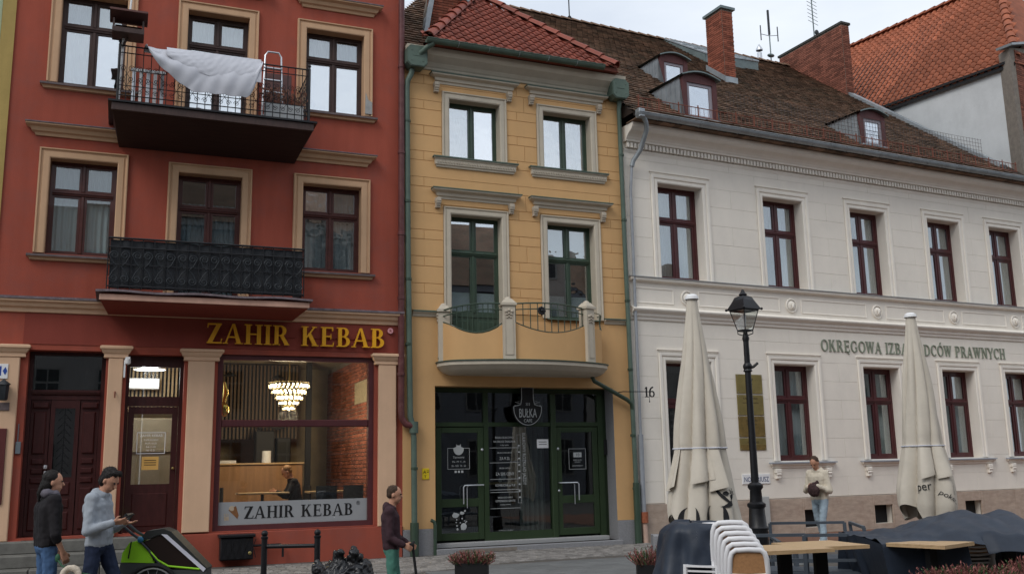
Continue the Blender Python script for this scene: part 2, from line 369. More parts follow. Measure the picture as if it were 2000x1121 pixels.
def blob(name, balls, vox, mat, smooth=3, disp=0, dscale=6, ridged=False):
    """balls: capsules (p0,p1,r0,r1) or ('e',c,rx,ry,rz,rot) fused into ONE continuous skin"""
    b = MB()
    for q in balls:
        if q[0] == 'e': b.ball(q[1], q[2], q[3], q[4], 16, 10, q[5] if len(q) > 5 else None)
        else:
            p0, p1, r0, r1 = Vector(q[0]), Vector(q[1]), q[2], q[3]
            n = max(2, int((p1 - p0).length / (min(r0, r1) * .45)) + 1); n = min(n, 26)
            for i in range(n):
                t = i / (n - 1); b.ball(p0.lerp(p1, t), r0 + (r1 - r0) * t, n=10, m=7)
    me = b.mesh(name, mat); o = bpy.data.objects.new('tmp_blob', me)
    r = o.modifiers.new('r', 'REMESH'); r.mode = 'VOXEL'; r.voxel_size = vox; r.use_smooth_shade = True
    sm = o.modifiers.new('s', 'SMOOTH'); sm.iterations = smooth; sm.factor = .6
    e = evaluated(o); bpy.data.objects.remove(o)
    if disp:
        n = len(e.vertices); co = np.empty(n * 3); e.vertices.foreach_get('co', co); co = co.reshape(-1, 3)
        for i in range(n):
            v = Vector(co[i]); nn = e.vertices[i].normal
            k = noise.noise(Vector((v.x * dscale, v.y * dscale, v.z * dscale * .5))) + .5 * noise.noise(v * dscale * 2.3)
            if ridged: k = .9 - 2.2 * abs(noise.noise(v * dscale)) - 1.1 * abs(noise.noise(v * dscale * 2.1))
            co[i] += np.array(nn) * k * disp
        e.vertices.foreach_set('co', co.ravel())
    e.materials.clear(); e.materials.append(mat); e.name = name; return e
# ------------------------------------------------------------------ serif lettering (own strokes)
def _diag(x0, x1, w):   # diagonal of horizontal thickness w, foot x0 -> head x1
    return [(x0, 0), (x0 + w, 0), (x1 + w, 1), (x1, 1)]
def _ser(x, w, z, o=.075, h=.045):
    return [(x - o, z), (x + w + o, z), (x + w + o, z + h), (x - o, z + h)]
def _bow(cx, cz, rx, rz, tx, tz, a0, a1, n=14):
    o = []; i = []
    for k in range(n + 1):
        a = R(a0 + (a1 - a0) * k / n)
        o.append((cx + rx * math.cos(a), cz + rz * math.sin(a))); i.append((cx + (rx - tx) * math.cos(a), cz + (rz - tz) * math.sin(a)))
    return [[o[k], o[k + 1], i[k + 1], i[k]] if a1 < a0 else [i[k], o[k], o[k + 1], i[k + 1]] for k in range(n)]
def glyph(c, T=.17, t=.07):
    st = lambda x, w=T, z0=0, z1=1: [(x, z0), (x + w, z0), (x + w, z1), (x, z1)]
    ss = lambda x, w=T: [_ser(x, w, 0), _ser(x, w, .955)]
    hb = lambda x0, x1, z, h=t: [(x0, z), (x1, z), (x1, z + h), (x0, z + h)]
    if c == 'I': return [st(.08)] + ss(.08), .33
    if c == 'H': return [st(.08), st(.55), hb(.2, .6, .48)] + ss(.08) + ss(.55), .80
    if c == 'A': return [_diag(.0, .31, t), [(.52, 0), (.52 + T * 1.1, 0), (.42, 1), (.31, 1)], hb(.13, .58, .3), _ser(-.0, t, 0), _ser(.52, T * 1.1, 0)], .78
    if c == 'Z': return [hb(.02, .62, .93), hb(0, .64, 0), _diag(0, .62 - T * 1.2, T * 1.2), [(0, .78), (.05, .78), (.08, .95), (.02, .95)], [(.58, .05), (.6, .05), (.66, .24), (.61, .24)]], .70
    if c == 'E': return [st(.08), hb(.2, .58, .93), hb(.2, .5, .48), hb(.2, .6, 0), [(.54, .80), (.58, .80), (.58, .95), (.52, .95)], [(.46, .38), (.5, .38), (.5, .64), (.46, .64)], [(.55, .05), (.6, .05), (.63, .22), (.59, .22)]] + ss(.08), .68
    if c == 'K': return [st(.08), [(.2, .42), (.28, .42), (.66, 1), (.57, 1)], [(.30, .56), (.44, .66), (.74, 0), (.55, 0)], _ser(.56, .08, .955), _ser(.56, .16, 0)] + ss(.08), .82
    if c == 'R': return [st(.08), [(.3, .5), (.46, .52), (.74, 0), (.55, 0)], hb(.2, .36, .46, t * .8), hb(.2, .36, .93)] + _bow(.34, .73, .26, .27, T, t, -90, 90) + ss(.08)[:1] + [_ser(.08, T * .5, .955), _ser(.56, .13, 0, .05)], .80
    if c == 'P': return [st(.08), hb(.2, .36, .44, t * .8), hb(.2, .36, .93)] + _bow(.34, .72, .27, .28, T, t, -90, 90) + [_ser(.08, T, 0), _ser(.08, T * .5, .955)], .68
    if c == 'B': return [st(.08), hb(.2, .36, .5, t * .8), hb(.2, .36, .93), hb(.2, .36, 0)] + _bow(.34, .755, .23, .245, T * .95, t, -90, 90) + _bow(.34, .27, .29, .27, T, t, -90, 90) + [_ser(.08, T * .5, 0), _ser(.08, T * .5, .955)], .72
    if c == 'D': return [st(.08), hb(.2, .36, .93), hb(.2, .36, 0)] + _bow(.34, .5, .40, .5, T, t, -90, 90, 18) + [_ser(.08, T * .5, 0), _ser(.08, T * .5, .955)], .82
    if c == 'O': return _bow(.42, .5, .40, .51, T, t, 0, 360, 26), .84
    if c == 'C': return _bow(.42, .5, .40, .51, T, t, 48, 312, 20) + [[(.64, .66), (.7, .66), (.7, .95), (.66, .95)]], .76
    if c == 'G': return _bow(.42, .5, .40, .51, T, t, 48, 322, 20) + [[(.64, .66), (.7, .66), (.7, .95), (.66, .95)], st(.60, T * .9, .08, .44), _ser(.60, T * .9, .42)], .84
    if c == 'W': return [[(.22, 0), (.32, 0), (.2, 1), (.02, 1)], [(.22, 0), (.30, 0), (.52, .95), (.45, .95)], [(.64, 0), (.74, 0), (.6, 1), (.43, 1)], [(.64, 0), (.72, 0), (.96, 1), (.88, 1)], _ser(.03, .16, .955), _ser(.45, .14, .955), _ser(.88, .08, .955)], 1.05
    if c == 'N': return [st(.08, t * 1.2), st(.62, t * 1.2), [(.58, 0), (.70, 0), (.26, 1), (.06, 1)], _ser(.08, t, 0), _ser(.62, t, .955), _ser(.03, .1, .955)], .80
    if c == 'Y': return [st(.3, T, 0, .48), [(.3, .42), (.46, .42), (.2, 1), (.02, 1)], [(.38, .42), (.47, .46), (.74, 1), (.65, 1)], _ser(.3, T, 0), _ser(.03, .16, .955), _ser(.65, .08, .955)], .76
    return [], .35
def serif_word(txt, h, width, depth, y, T=.17, t=.07, gap=.06):
    """list of (char, MB at x>=0, x offset); scaled so that the word is `width` wide"""
    items = []; x = 0
    for c in txt:
        base = {'Ę': 'E', 'Ó': 'O'}.get(c, c); p, w = glyph(base, T, t); p = [list(q) for q in p]
        if c == 'Ę': p += [[(.46, .0), (.52, .0), (.42, -.13), (.36, -.1)], [(.36, -.1), (.42, -.17), (.54, -.2), (.55, -.15)]]
        if c == 'Ó': p += [[(.38, 1.08), (.46, 1.08), (.6, 1.28), (.48, 1.28)]]
        items.append((c, p, x)); x += w + gap
    sx = width / (x - gap) ; res = []
    for c, p, x0 in items:
        if not p: continue
        b = MB()
        for k, q in enumerate(p):
            b.poly([((x0 + a) * sx, z * h) for a, z in q], y - depth - .0004 * (k % 9), y)
        res.append((c, b))
    return res

# ------------------------------------------------------------------ generic facade pieces
def shift(mb, du=0, dy=0, dz=0):
    mb.v = [(a + du, b + dy, c + dz) for a, b, c in mb.v]; return mb
def window(B, uL, uR, z0, z1, rev=.2, fm=None, g=None, trans=.66, fw=.05, cols=2, curtain=None, cdist=.16, name='window', low=None, label=None, gs=None, tilt=None, cz=0.0):
    """timber window: outer frame, transom, mullion, sashes; panes and curtains are sub-parts"""
    m = MB(); y = rev; e = .03
    m.box(uL - e, uL + fw, y, y + .09, z0 - e, z1 + e); m.box(uR - fw, uR + e, y, y + .09, z0 - e, z1 + e)
    m.box(uL + fw, uR - fw, y, y + .09, z1 - fw, z1 + e); m.box(uL + fw, uR - fw, y, y + .09, z0 - e, z0 + fw)
    zt = z0 + (z1 - z0) * trans if trans else z1
    rows = [(z0 + fw, zt - .04), (zt + .04, z1 - fw)] if trans else [(z0 + fw, z1 - fw)]
    if trans:
        m.moulding(uL + fw, uR - fw, [(-.0, -.045), (.015, -.04), (.02, -.01), (.035, 0), (.035, .02), (.01, .035), (0, .045)], 0, False)
        n0 = len(m.v) - 28; m.v[n0:] = [(a, b + y, c + zt) for a, b, c in m.v[n0:]]
    um = (uL + uR) / 2; cs = [(uL + fw, um), (um, uR - fw)] if cols == 2 else [(uL + fw, uR - fw)]
    panes = []
    for ri_, (a, b) in enumerate(rows):
        if cols == 2:
            m.cbox(um - .032, um + .032, y - .012, y + .05, a, b, .012)
        for ci, (c, d) in enumerate(cs):
            c2 = c + (.032 if ci == 1 else 0); d2 = d - (.032 if ci == 0 and cols == 2 else 0); s = fw * .75
            m.box(c2, c2 + s, y + .012, y + .06, a, b); m.box(d2 - s, d2, y + .012, y + .06, a, b)
            m.box(c2 + s, d2 - s, y + .012, y + .06, a, a + s); m.box(c2 + s, d2 - s, y + .012, y + .06, b - s, b)
            panes.append((c2 + s, d2 - s, a + s, b - s))
    w = part(name, m, fm, B, label)
    for k, (a, b, c, d) in enumerate(panes):
        t = (random.uniform(-.006, .006), random.uniform(-.005, .005))
        if tilt and k in tilt: t = tilt[k]
        p = MB().add([(a, y + .035 + t[0], c), (b, y + .035 - t[0], c), (b, y + .035 - t[0] + t[1], d), (a, y + .035 + t[0] + t[1], d),
                      (a, y + .039 + t[0], c), (b, y + .039 - t[0], c), (b, y + .039 - t[0] + t[1], d), (a, y + .039 + t[0] + t[1], d)],
                     [(0, 1, 2, 3), (7, 6, 5, 4), (1, 0, 4, 5), (2, 1, 5, 6), (3, 2, 6, 7), (0, 3, 7, 4)])
        part('pane', p, (gs[k] if gs else g), w)
    if curtain:
        for cm, a, b, c, d in curtain:      # material, fractions of width and height
            u0 = uL + (uR - uL) * a; u1 = uL + (uR - uL) * b; w0 = z0 + (z1 - z0) * c; w1 = z0 + (z1 - z0) * d
            fl = int((u1 - u0) / .055) + 2; ph = random.random() * 6
            if cm is blind: q = MB().box(u0, u1, y + .10, y + .106, w0, w1)
            else: q = MB().grid(lambda s_, t_: (u0 + (u1 - u0) * s_, y + cdist + .018 * math.sin(s_ * fl * PI + ph + .6 * math.sin(t_ * 3)) * (1.2 - .4 * t_) + .01 * math.sin(s_ * 9), w0 + (w1 - w0) * t_), fl * 5, 6)
            part('curtain' if cm is not blind else 'blind', q, cm, w)
    return w
def ashlar(parent, name, mat, u0, u1, courses, holes, y=-.012, gap=.006, c=.004):
    """stucco blocks: courses = [(z0,z1,[joint positions])]; blocks are cut round the holes"""
    for z0, z1, js in courses:
        cuts = [u0] + [j for j in js if u0 + .1 < j < u1 - .1] + [u1]
        for a, b in zip(cuts[:-1], cuts[1:]):
            rects = [(a, b, z0, z1)]
            for h in holes:
                nr = []
                for r in rects:
                    if h[0] >= r[1] or h[1] <= r[0] or h[2] >= r[3] or h[3] <= r[2]: nr.append(r); continue
                    if r[0] < h[0]: nr.append((r[0], h[0] + gap, r[2], r[3]))
                    if r[1] > h[1]: nr.append((h[1] - gap, r[1], r[2], r[3]))
                    m0 = max(r[0], h[0]); m1 = min(r[1], h[1])
                    if r[2] < h[2]: nr.append((m0 - gap, m1 + gap, r[2], h[2] + gap))
                    if r[3] > h[3]: nr.append((m0 - gap, m1 + gap, h[3] - gap, r[3]))
                rects = nr
            rects = [r for r in rects if r[1] - r[0] > .03 and r[3] - r[2] > .03]
            while rects:                                   # pieces that touch stay one block, others are separate
                grp = [rects.pop(0)]; ch = True
                while ch:
                    ch = False
                    for r in rects[:]:
                        if any(r[0] < g[1] + gap and g[0] < r[1] + gap and r[2] < g[3] + gap and g[2] < r[3] + gap for g in grp): grp.append(r); rects.remove(r); ch = True
                m = MB(); y_ = y - random.uniform(0, .0025)
                for k, r in enumerate(grp): m.cbox(r[0] + gap * (1 if r[0] == a or len(grp) == 1 else 0), r[1] - gap * (1 if r[1] == b or len(grp) == 1 else 0), y_ - .0003 * k, .002, r[2] + gap, r[3] - gap, c if len(grp) == 1 else .001)
                part(name, m, mat, parent)
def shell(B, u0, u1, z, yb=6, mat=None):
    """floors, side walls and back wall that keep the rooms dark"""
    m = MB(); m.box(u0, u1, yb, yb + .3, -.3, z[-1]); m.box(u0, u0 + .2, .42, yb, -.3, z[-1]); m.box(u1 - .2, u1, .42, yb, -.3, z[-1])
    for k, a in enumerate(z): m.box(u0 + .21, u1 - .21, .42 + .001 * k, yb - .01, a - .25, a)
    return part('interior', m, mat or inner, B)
def brickwork(mb, o, ax, up_, n, W, H, bl=.25, bh=.065, j=.012, d=.02):
    """bricks proud of a mortar face: o corner, ax unit along, up_ unit up, n outward"""
    o = Vector(o); ax = Vector(ax); up_ = Vector(up_); n = Vector(n); r = 0; z = 0
    while z + bh < H:
        x = -(bl / 2) * (r % 2)
        while x < W:
            a = max(x, 0) + j / 2; b = min(x + bl, W) - j / 2
            if b - a > .03:
                c = o + ax * (a + b) / 2 + up_ * (z + bh / 2) + n * (d / 2 + random.uniform(-.004, .002))
                mb.obox(c, ax * (b - a) / 2, up_ * (bh - j) / 2, n * d / 2)
            x += bl
        z += bh; r += 1

# ================================================================== RED HOUSE
A = thing('red_house', 'red plastered house with tan window surrounds, two balconies and a kebab shop at street level', 'building', 'A')
AW = {1: (-6.46, -5.34, 8.62, 10.40), 2: (-4.26, -3.11, 7.98, 10.40), 3: (-2.0, -.82, 8.66, 10.38), 4: (-6.48, -5.36, 5.46, 7.2), 5: (-4.31, -3.15, 4.68, 7.14), 6: (-2.01, -.85, 5.42, 7.15)}
gh = [(-6.6, -5.37, .62, 3.76), (-5.03, -4.06, .62, 3.72), (-3.48, -.56, .6, 3.76)]
holesA = list(AW.values()) + gh
wa = part('wall', MB().wall(-7.2, 0, .58, 13, holesA, 0, .4), red, A)
part('plinth', MB().cbox(-7.2, -6.52, -.06, .3, -.3, .585, .01), red, A); part('plinth', MB().cbox(-4.12, -.012, -.06, .3, -.3, .575, .01), red, A)
part('corner_strip', MB().box(-7.42, -7.2, -.03, .4, -.3, 13), M('mustard_plaster', (.42, .30, .10), .85, .1, 2, .2, 50, streak=.1), A)
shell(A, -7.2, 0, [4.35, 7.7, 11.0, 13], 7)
# ledges, hoods
led = [(0, 0), (.04, .01), (.05, .07), (.10, .10), (.12, .15), (.17, .18), (.17, .215)]
cp = part('string_cornice', MB().moulding(-7.2, -.01, led, 4.40, False), peach, A)
part('weathered_flashing', MB().box(-7.2, -.01, -.19, .02, 4.617, 4.66), tanw, cp)
hood = [(0, 0), (.03, 0), (.05, .05), (.09, .07), (.12, .13), (.19, .165), (.19, .19)]
for a, b, z in ((-6.9, -4.95, 7.59), (-2.35, -.58, 7.59), (-2.25, -.47, 10.83), (-4.6, -2.75, 10.83)):
    h = part('hood', MB().moulding(a + .19, b - .19, hood, z), tan, A)
    part('flashing', MB().box(a - .01, b + .01, -.205, .01, z + .192, z + .212), tanw, h)
sur = [(0, .22), (0, -.035), (.015, -.045), (.10, -.045), (.11, -.03), (.135, -.03), (.15, -.06), (.17, -.06), (.18, 0)]
for k, (a, b, c, d) in AW.items():
    dk = {1: ([(blind, .5, .97, 0.0, 1), (curtd, .02, .5, 0, 1)], [glass('half_glass', .34, wave=.2), glh, glm, glm]), 2: ([(blind, .02, .98, .0, .68), (curt, .02, .98, .66, 1)], [glh, glh, glm, glm]),
          3: ([(blind, .02, .98, .0, .64), (curt, .02, .98, .64, 1)], [glh, glh, glm, glm]), 4: ([(curt, .02, .98, 0, .70), (curtd, .02, .98, .68, .99)], None),
          5: ([(curtd, .02, .98, .3, .8), (curtd, .0, 1, 0, .62)], None), 6: ([(curt, .02, .98, .0, .62), (curtd, .02, .98, .6, 1)], [glm, glm, glh, glm])}[k]
    wmat = woodd if k < 4 else woodm
    w = window(A, a, b, c, d, .19, wmat, glm if k in (6,) else gl, .665 if k not in (2, 5) else .74, .055, curtain=dk[0], gs=dk[1])
    s_ = part('surround', MB().surround(a, b, c, d, sur), tan, w)
    if k not in (2, 5):
        q = part('sill', MB().moulding(a - .17, b + .17, [(0, 0), (.05, .01), (.06, .05), (.09, .06)], c - .135), tan, w)
        part('sill_flashing', MB().box(a - .27, b + .27, -.11, .2, c - .073, c - .035), M('sill_metal', (.13, .10, .10), .6, .3, 8) if 'sill_metal' not in MATS else MATS['sill_metal'], w)
# paler repair patch beside the upper right window
part('repair_patch', MB().poly([(-.80, 8.7), (-.66, 8.7), (-.655, 8.95), (-.74, 9.0), (-.79, 9.15)], -.064, -.05), M('bare_cement', (.33, .33, .32), .9, .2, 8), A)
# ground floor pilasters and fascia
def pilaster(u0, u1, z0, zc):
    p = part('pilaster', MB().cbox(u0, u1, -.07, .05, z0, zc, .012), peach, A)
    part('capital', MB().moulding(u0, u1, [(.072, 0), (.085, .015), (.078, .03), (.078, .07), (.10, .09), (.13, .15), (.15, .16), (.15, .20), (.12, .215)], zc), peach, p)
for a, b, z0, zc in ((-7.2, -6.72, .58, 3.62), (-5.33, -5.09, .6, 3.64), (-4.0, -3.54, .6, 3.62), (-.49, -.14, .575, 3.62)): pilaster(a, b, z0, zc)
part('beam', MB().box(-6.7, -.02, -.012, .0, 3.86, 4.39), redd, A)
# entrance door of the house
d = MB(); u0, u1 = -6.6, -5.37; y = .28
d.box(u0 - .02, u0 + .07, y, y + .1, .6, 3.78); d.box(u1 - .07, u1 + .02, y, y + .1, .6, 3.78); d.box(u0 + .07, u1 - .07, y, y + .1, 3.70, 3.78); d.box(u0 + .07, u1 - .07, y - .01, y + .1, 2.93, 3.10)
d.moulding(u0 + .08, u1 - .08, [(.0, 0), (.03, .02), (.05, .06), (.05, .08)], 0, False); n0 = len(d.v) - 16; d.v[n0:] = [(a, b + y - .01, c + 3.0) for a, b, c in d.v[n0:]]
door = part('house_door', d, woodr, A)
part('pane', MB().box(u0 + .07, u1 - .07, y + .05, y + .06, 3.10, 3.70), gl, door)
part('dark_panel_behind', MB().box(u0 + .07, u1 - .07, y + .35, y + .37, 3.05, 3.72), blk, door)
lf = MB(); xs = [u0 + .07, u0 + .38, u1 - .38, u1 - .07]
for k in range(3):
    a, b = xs[k] + .006, xs[k + 1] - .006
    if k == 1:
        lf.box(a, a + .07, y, y + .06, .63, 2.93); lf.box(b - .07, b, y, y + .06, .63, 2.93); lf.box(a + .07, b - .07, y, y + .06, 2.78, 2.93); lf.box(a + .07, b - .07, y, y + .06, .63, 1.6)
        for z0, z1 in ((.72, 1.02), (1.08, 1.24), (1.3, 1.52)): lf.cbox(a + .09, b - .09, y - .025, y, z0, z1, .02)
    else:
        lf.box(a, b, y + .012, y + .07, .63, 2.93)
        for z0, z1 in ((.72, 1.42), (1.50, 1.60), (1.66, 1.76), (1.82, 1.92), (2.0, 2.72)): lf.cbox(a + .05, b - .05, y - .02, y + .012, z0, z1, .02)
        lf.cbox(a + .02, b - .02, y - .04, y + .012, 2.78, 2.88, .02)
part('door_leaf', lf, woodr, door)
part('door_pane', MB().box(xs[1] + .07, xs[2] - .07, y + .03, y + .04, 1.6, 2.78), gl, door)
gr = MB(); cx = (xs[1] + xs[2]) / 2
for k in range(9):
    z = 1.66 + k * .13
    for sgn in (-1, 1):
        gr.tube([(cx + sgn * (.02 + .085 * math.sin(t)), y + .015, z + .05 * math.cos(t * 1.7) + .02 * t) for t in [i * .5 for i in range(8)]], .006, 5)
gr.tube([(cx, y + .015, 1.6), (cx, y + .015, 2.78)], .007, 5)
part('door_grille', gr, iron, door)
part('door_handle', MB().lathe([(0, -.03), (.03, -.03), (.035, 0), (.03, .03), (0, .03)], (xs[1] - .02, y - .05, 1.78)).lathe([(0, -.03), (.025, -.03), (.03, 0), (.025, .03), (0, .03)], (xs[1] - .02, y - .03, 1.68)), alu, door)
# shop door
u0, u1 = -5.03, -4.06; y = .22
d = MB(); d.box(u0 - .02, u0 + .06, y, y + .09, .6, 3.74); d.box(u1 - .06, u1 + .02, y, y + .09, .6, 3.74); d.box(u0 + .06, u1 - .06, y, y + .09, 3.52, 3.74); d.box(u0 + .06, u1 - .06, y - .01, y + .09, 2.82, 2.99)
door = part('shop_door', d, woodr, A)
part('pane', MB().box(u0 + .06, u1 - .06, y + .04, y + .046, 2.99, 3.52), gls, door)
lf = MB(); a, b = u0 + .065, u1 - .065
lf.box(a, a + .10, y + .005, y + .06, .63, 2.81); lf.box(b - .10, b, y + .005, y + .06, .63, 2.81); lf.box(a + .10, b - .10, y + .005, y + .06, 2.68, 2.81); lf.box(a + .10, b - .10, y + .005, y + .06, .63, 1.45)
lf.cbox(a + .12, b - .12, y - .012, y + .005, .72, 1.3, .02)
part('door_leaf', lf, woodr, door)
part('door_pane', MB().box(a + .10, b - .10, y + .03, y + .036, 1.45, 2.68), gls, door)
fr = MB(); fu0, fu1, fz0, fz1 = -4.80, -4.32, 1.98, 2.36
for q in ((fu0, fu1, fz0, fz0 + .012), (fu0, fu1, fz1 - .012, fz1), (fu0, fu0 + .012, fz0 + .012, fz1 - .012), (fu1 - .012, fu1, fz0 + .012, fz1 - .012)): fr.box(q[0], q[1], y + .026, y + .029, q[2], q[3])
st = part('opening_hours_print', fr, white, door)
for s, z, sz in (('ZAHIR KEBAB', 2.28, .062), ('ZAPRASZAMY', 2.21, .04), ('Pn-Pt 10-22', 2.15, .04), ('Sob 11-23', 2.09, .04), ('Nd 12-21', 2.03, .04)):
    inst('lettering', text_mesh(s, sz, .0008, white, 1, 'CENTER'), door, ((fu0 + fu1) / 2, y + .027, z))
part('paper_notice', MB().box(-4.70, -4.42, y + .022, y + .026, 1.70, 1.93), M('orange_paper', (.72, .42, .12), .8, .03, 6), door)
for z in (1.86, 1.82, 1.78): part('notice_line', MB().box(-4.66, -4.46, y + .0195, y + .0215, z, z + .012), blk, door)
part('door_handle', MB().ball((b - .05, y - .03, 1.72), .028).tube([(b - .05, y + .01, 1.72), (b - .05, y - .03, 1.72)], .012), brass, door)
# shop window
u0, u1, z0, z1 = -3.48, -.56, .6, 3.76; y = .06
f = MB(); fwd = .10
f.box(u0 - .02, u0 + fwd, y, y + .14, z0 - .02, z1 + .02); f.box(u1 - fwd, u1 + .02, y, y + .14, z0 - .02, z1 + .02)
f.box(u0 + fwd, u1 - fwd, y, y + .14, z1 - .09, z1 + .02); f.box(u0 + fwd, u1 - fwd, y, y + .14, z0 - .02, z0 + .09); f.cbox(u0 + fwd, u1 - fwd, y + .01, y + .12, 2.44, 2.57, .015)
sw = part('shop_window', f, shopm, A)
part('pane', MB().box(u0 + fwd, u1 - fwd, y + .06, y + .068, 2.57, z1 - .09), gls, sw)
part('pane', MB().box(u0 + fwd, u1 - fwd, y + .06, y + .068, z0 + .09, 2.44), gls, sw)
ff = part('frosted_band', MB().box(u0 + fwd + .005, u1 - fwd - .005, y + .052, y + .057, z0 + .095, 1.10), frost, sw)
for c, b in serif_word('ZAHIR KEBAB', .215, 2.0, .002, y + .05): part('letter', shift(b, -2.92, 0, .80), blk, sw)
lg = MB(); cxl = -3.17; yy = y + .0505
lg.poly([(cxl + .10, 1.03), (cxl - .03, .96), (cxl + .13, .80), (cxl + .15, .86)], yy - .002, yy)
part('logo', lg, M('logo_brown', (.22, .10, .04), .7, .2, 20), sw)
lg = MB(); lg.ball((cxl + .03, yy, .98), .055, .003, .055, 12, 6); lg.box(cxl - .10, cxl - .02, yy - .002, yy, .78, .84)
for k in range(3): lg.box(cxl - .10 + k * .03, cxl - .088 + k * .03, yy - .002, yy, .84, .90)
part('logo', lg, M('logo_cream', (.45, .36, .26), .7, .2, 20), sw)
inst('lettering', text_mesh('®', .10, .001, blk, 1), sw, (-.87, y + .05, .98))
# steps: worn stone blocks
sp = part('entrance_steps', MB().box(-7.0, -4.08, .0, .5, -.2, .585), stepm, A)
ys = [(-.30, .0, .58), (-.66, -.30, .385), (-1.02, -.66, .19)]
for a, b, z in ys:
    u = -7.15 + random.uniform(0, .1)
    while u < -4.02:
        w_ = random.uniform(.75, 1.15); e = min(u + w_, -4.0)
        m = MB(); m.cbox(u + .006, e - .006, a, b + .3 if b < 0 else b, z - .2, z, .018); part('step_stone', m, stepm, sp); u = e
# shop interior -------------------------------------------------
ir = MB(); uR_ = -.42; uL_ = -5.2; yb = 5.2
ir.box(uL_, uR_, yb, yb + .1, .3, 4.1); ir.box(uL_ - .1, uL_, .4, yb, .3, 4.1)
room = part('shop_room', ir, wallw, A)
part('shop_floor', MB().box(uL_, uR_, .41, yb, .42, .46), M('dark_floor_tile', (.10, .09, .08), .4, .2, 3), A)
part('shop_ceiling', MB().box(uL_, uR_, .41, yb, 4.04, 4.1), wallw, A)
part('partition_wall', MB().box(uR_, uR_ + .15, .41, yb, .3, 4.1), mortar, A)
bw = MB(); brickwork(bw, (uR_, yb, .5), (0, -1, 0), (0, 0, 1), (-1, 0, 0), yb - .45, 3.5, .26, .078, .014, .022)
part('brickwork', bw, brick, A, kind='stuff')
part('plaster_patch', MB().box(uR_ - .03, uR_ - .024, .6, 2.2, 3.0, 3.45), wallw, A)
sl = part('slatted_wall', MB().box(-3.1, -1.35, 4.0, 4.04, 2.35, 4.0), blk, A)
me = MB().box(0, .04, 0, .05, 0, 1.65).mesh('slat', slat)
for k in range(22): inst('slat', me, sl, (-3.09 + k * .08, 3.93, 2.35))
sl2 = part('slatted_wall', MB().box(-5.15, -3.6, 2.0, 2.04, 2.8, 4.0), blk, A)
me2 = MB().box(0, .035, 0, .05, 0, 1.15).mesh('slat', M('light_slat', (.30, .21, .11), .6, .15, 8))
for k in range(21): inst('slat', me2, sl2, (-5.13 + k * .073, 1.93, 2.82))
ct = part('service_counter', MB().cbox(-3.35, -1.35, 3.2, 3.7, .46, 1.78, .01), woodw, A)
part('counter_top', MB().cbox(-3.38, -1.32, 3.15, 3.75, 1.783, 1.82, .006), oak, ct)
bt = MB(); bt.cbox(-2.35, -1.95, 3.3, 3.6, 1.82, 2.5, .02); bt.cbox(-1.9, -1.6, 3.3, 3.6, 1.82, 2.35, .02); bt.tube([(-2.3, 3.35, 2.5), (-2.2, 3.3, 2.62), (-1.9, 3.3, 2.55), (-1.7, 3.35, 2.6)], .03)
tag(lone('coffee_machine', bt, blk, 'dark steam machine on the shop counter behind the big window', 'machine', 'A', (-2, 3.4, 1.82)))
lone('paper_roll', MB().lathe([(0, 0), (.10, 0), (.10, .25), (0, .25)], (-2.12, 3.28, 1.822), 14), white, 'white paper roll standing on the shop counter', 'paper roll', 'A', (-2.12, 3.28, 1.82))
pb = MB()
for k in range(5): pb.box(-3.1 + k * .004, -2.75, 3.25, 3.5, 1.822 + k * .012, 1.832 + k * .012)
lone('takeaway_boxes', pb, white, 'flat stack of white takeaway boxes on the left of the counter', 'boxes', 'A', (-2.9, 3.3, 1.82))
# black service door right of the counter
part('service_door', MB().cbox(-1.28, -1.16, 3.3, 3.4, .46, 4.0, .01), blk, A)
def table(u, y_, w, lab):
    t = thing('cafe_table', lab, 'table', 'A', (u, y_, .46), 'small tables inside the kebab shop')
    part('table_top', MB().cbox(u - w / 2, u + w / 2, y_ - .3, y_ + .3, 1.20, 1.235, .006), oak, t)
    part('leg', MB().tube([(u, y_, .47), (u, y_, 1.2)], .03), iron, t); part('foot', MB().lathe([(0, 0), (.22, 0), (.22, .02), (0, .03)], (u, y_, .46)), iron, t)
def shop_chair(u, y_, rz, lab):
    t = thing('shop_chair', lab, 'chair', 'A', (u, y_, .46), 'dark chairs inside the kebab shop', rz)
    part('seat', MB().cbox(-.2, .2, -.2, .2, .43, .47, .01), blk, t)
    part('backrest', MB().grid(lambda s, q: (-.2 + .4 * s, .19 + .04 * math.cos((s - .5) * 3), .5 + .38 * q), 6, 3, True, (0, .02, 0)), blk, t)
    for sx in (-1, 1):
        for sy in (-1, 1): part('leg', MB().tube([(sx * .17, sy * .17, .43), (sx * .2, sy * .2, 0)], .012, 6), iron, t)
table(-2.45, 1.3, .95, 'small wooden table in front of the seated diner, left one inside the kebab shop')
table(-1.15, 1.2, .9, 'small wooden table by the brick wall inside the kebab shop, right of the diner')
shop_chair(-3.0, 1.35, R(80), 'empty dark chair at the left end of the diner\'s table')
shop_chair(-1.75, 1.45, R(-80), 'dark chair on which the diner sits')
shop_chair(-1.35, .75, R(180), 'dark chair with its back to the window at the table by the brick wall')
shop_chair(-.70, .85, R(150), 'dark chair nearest the brick wall inside the kebab shop')
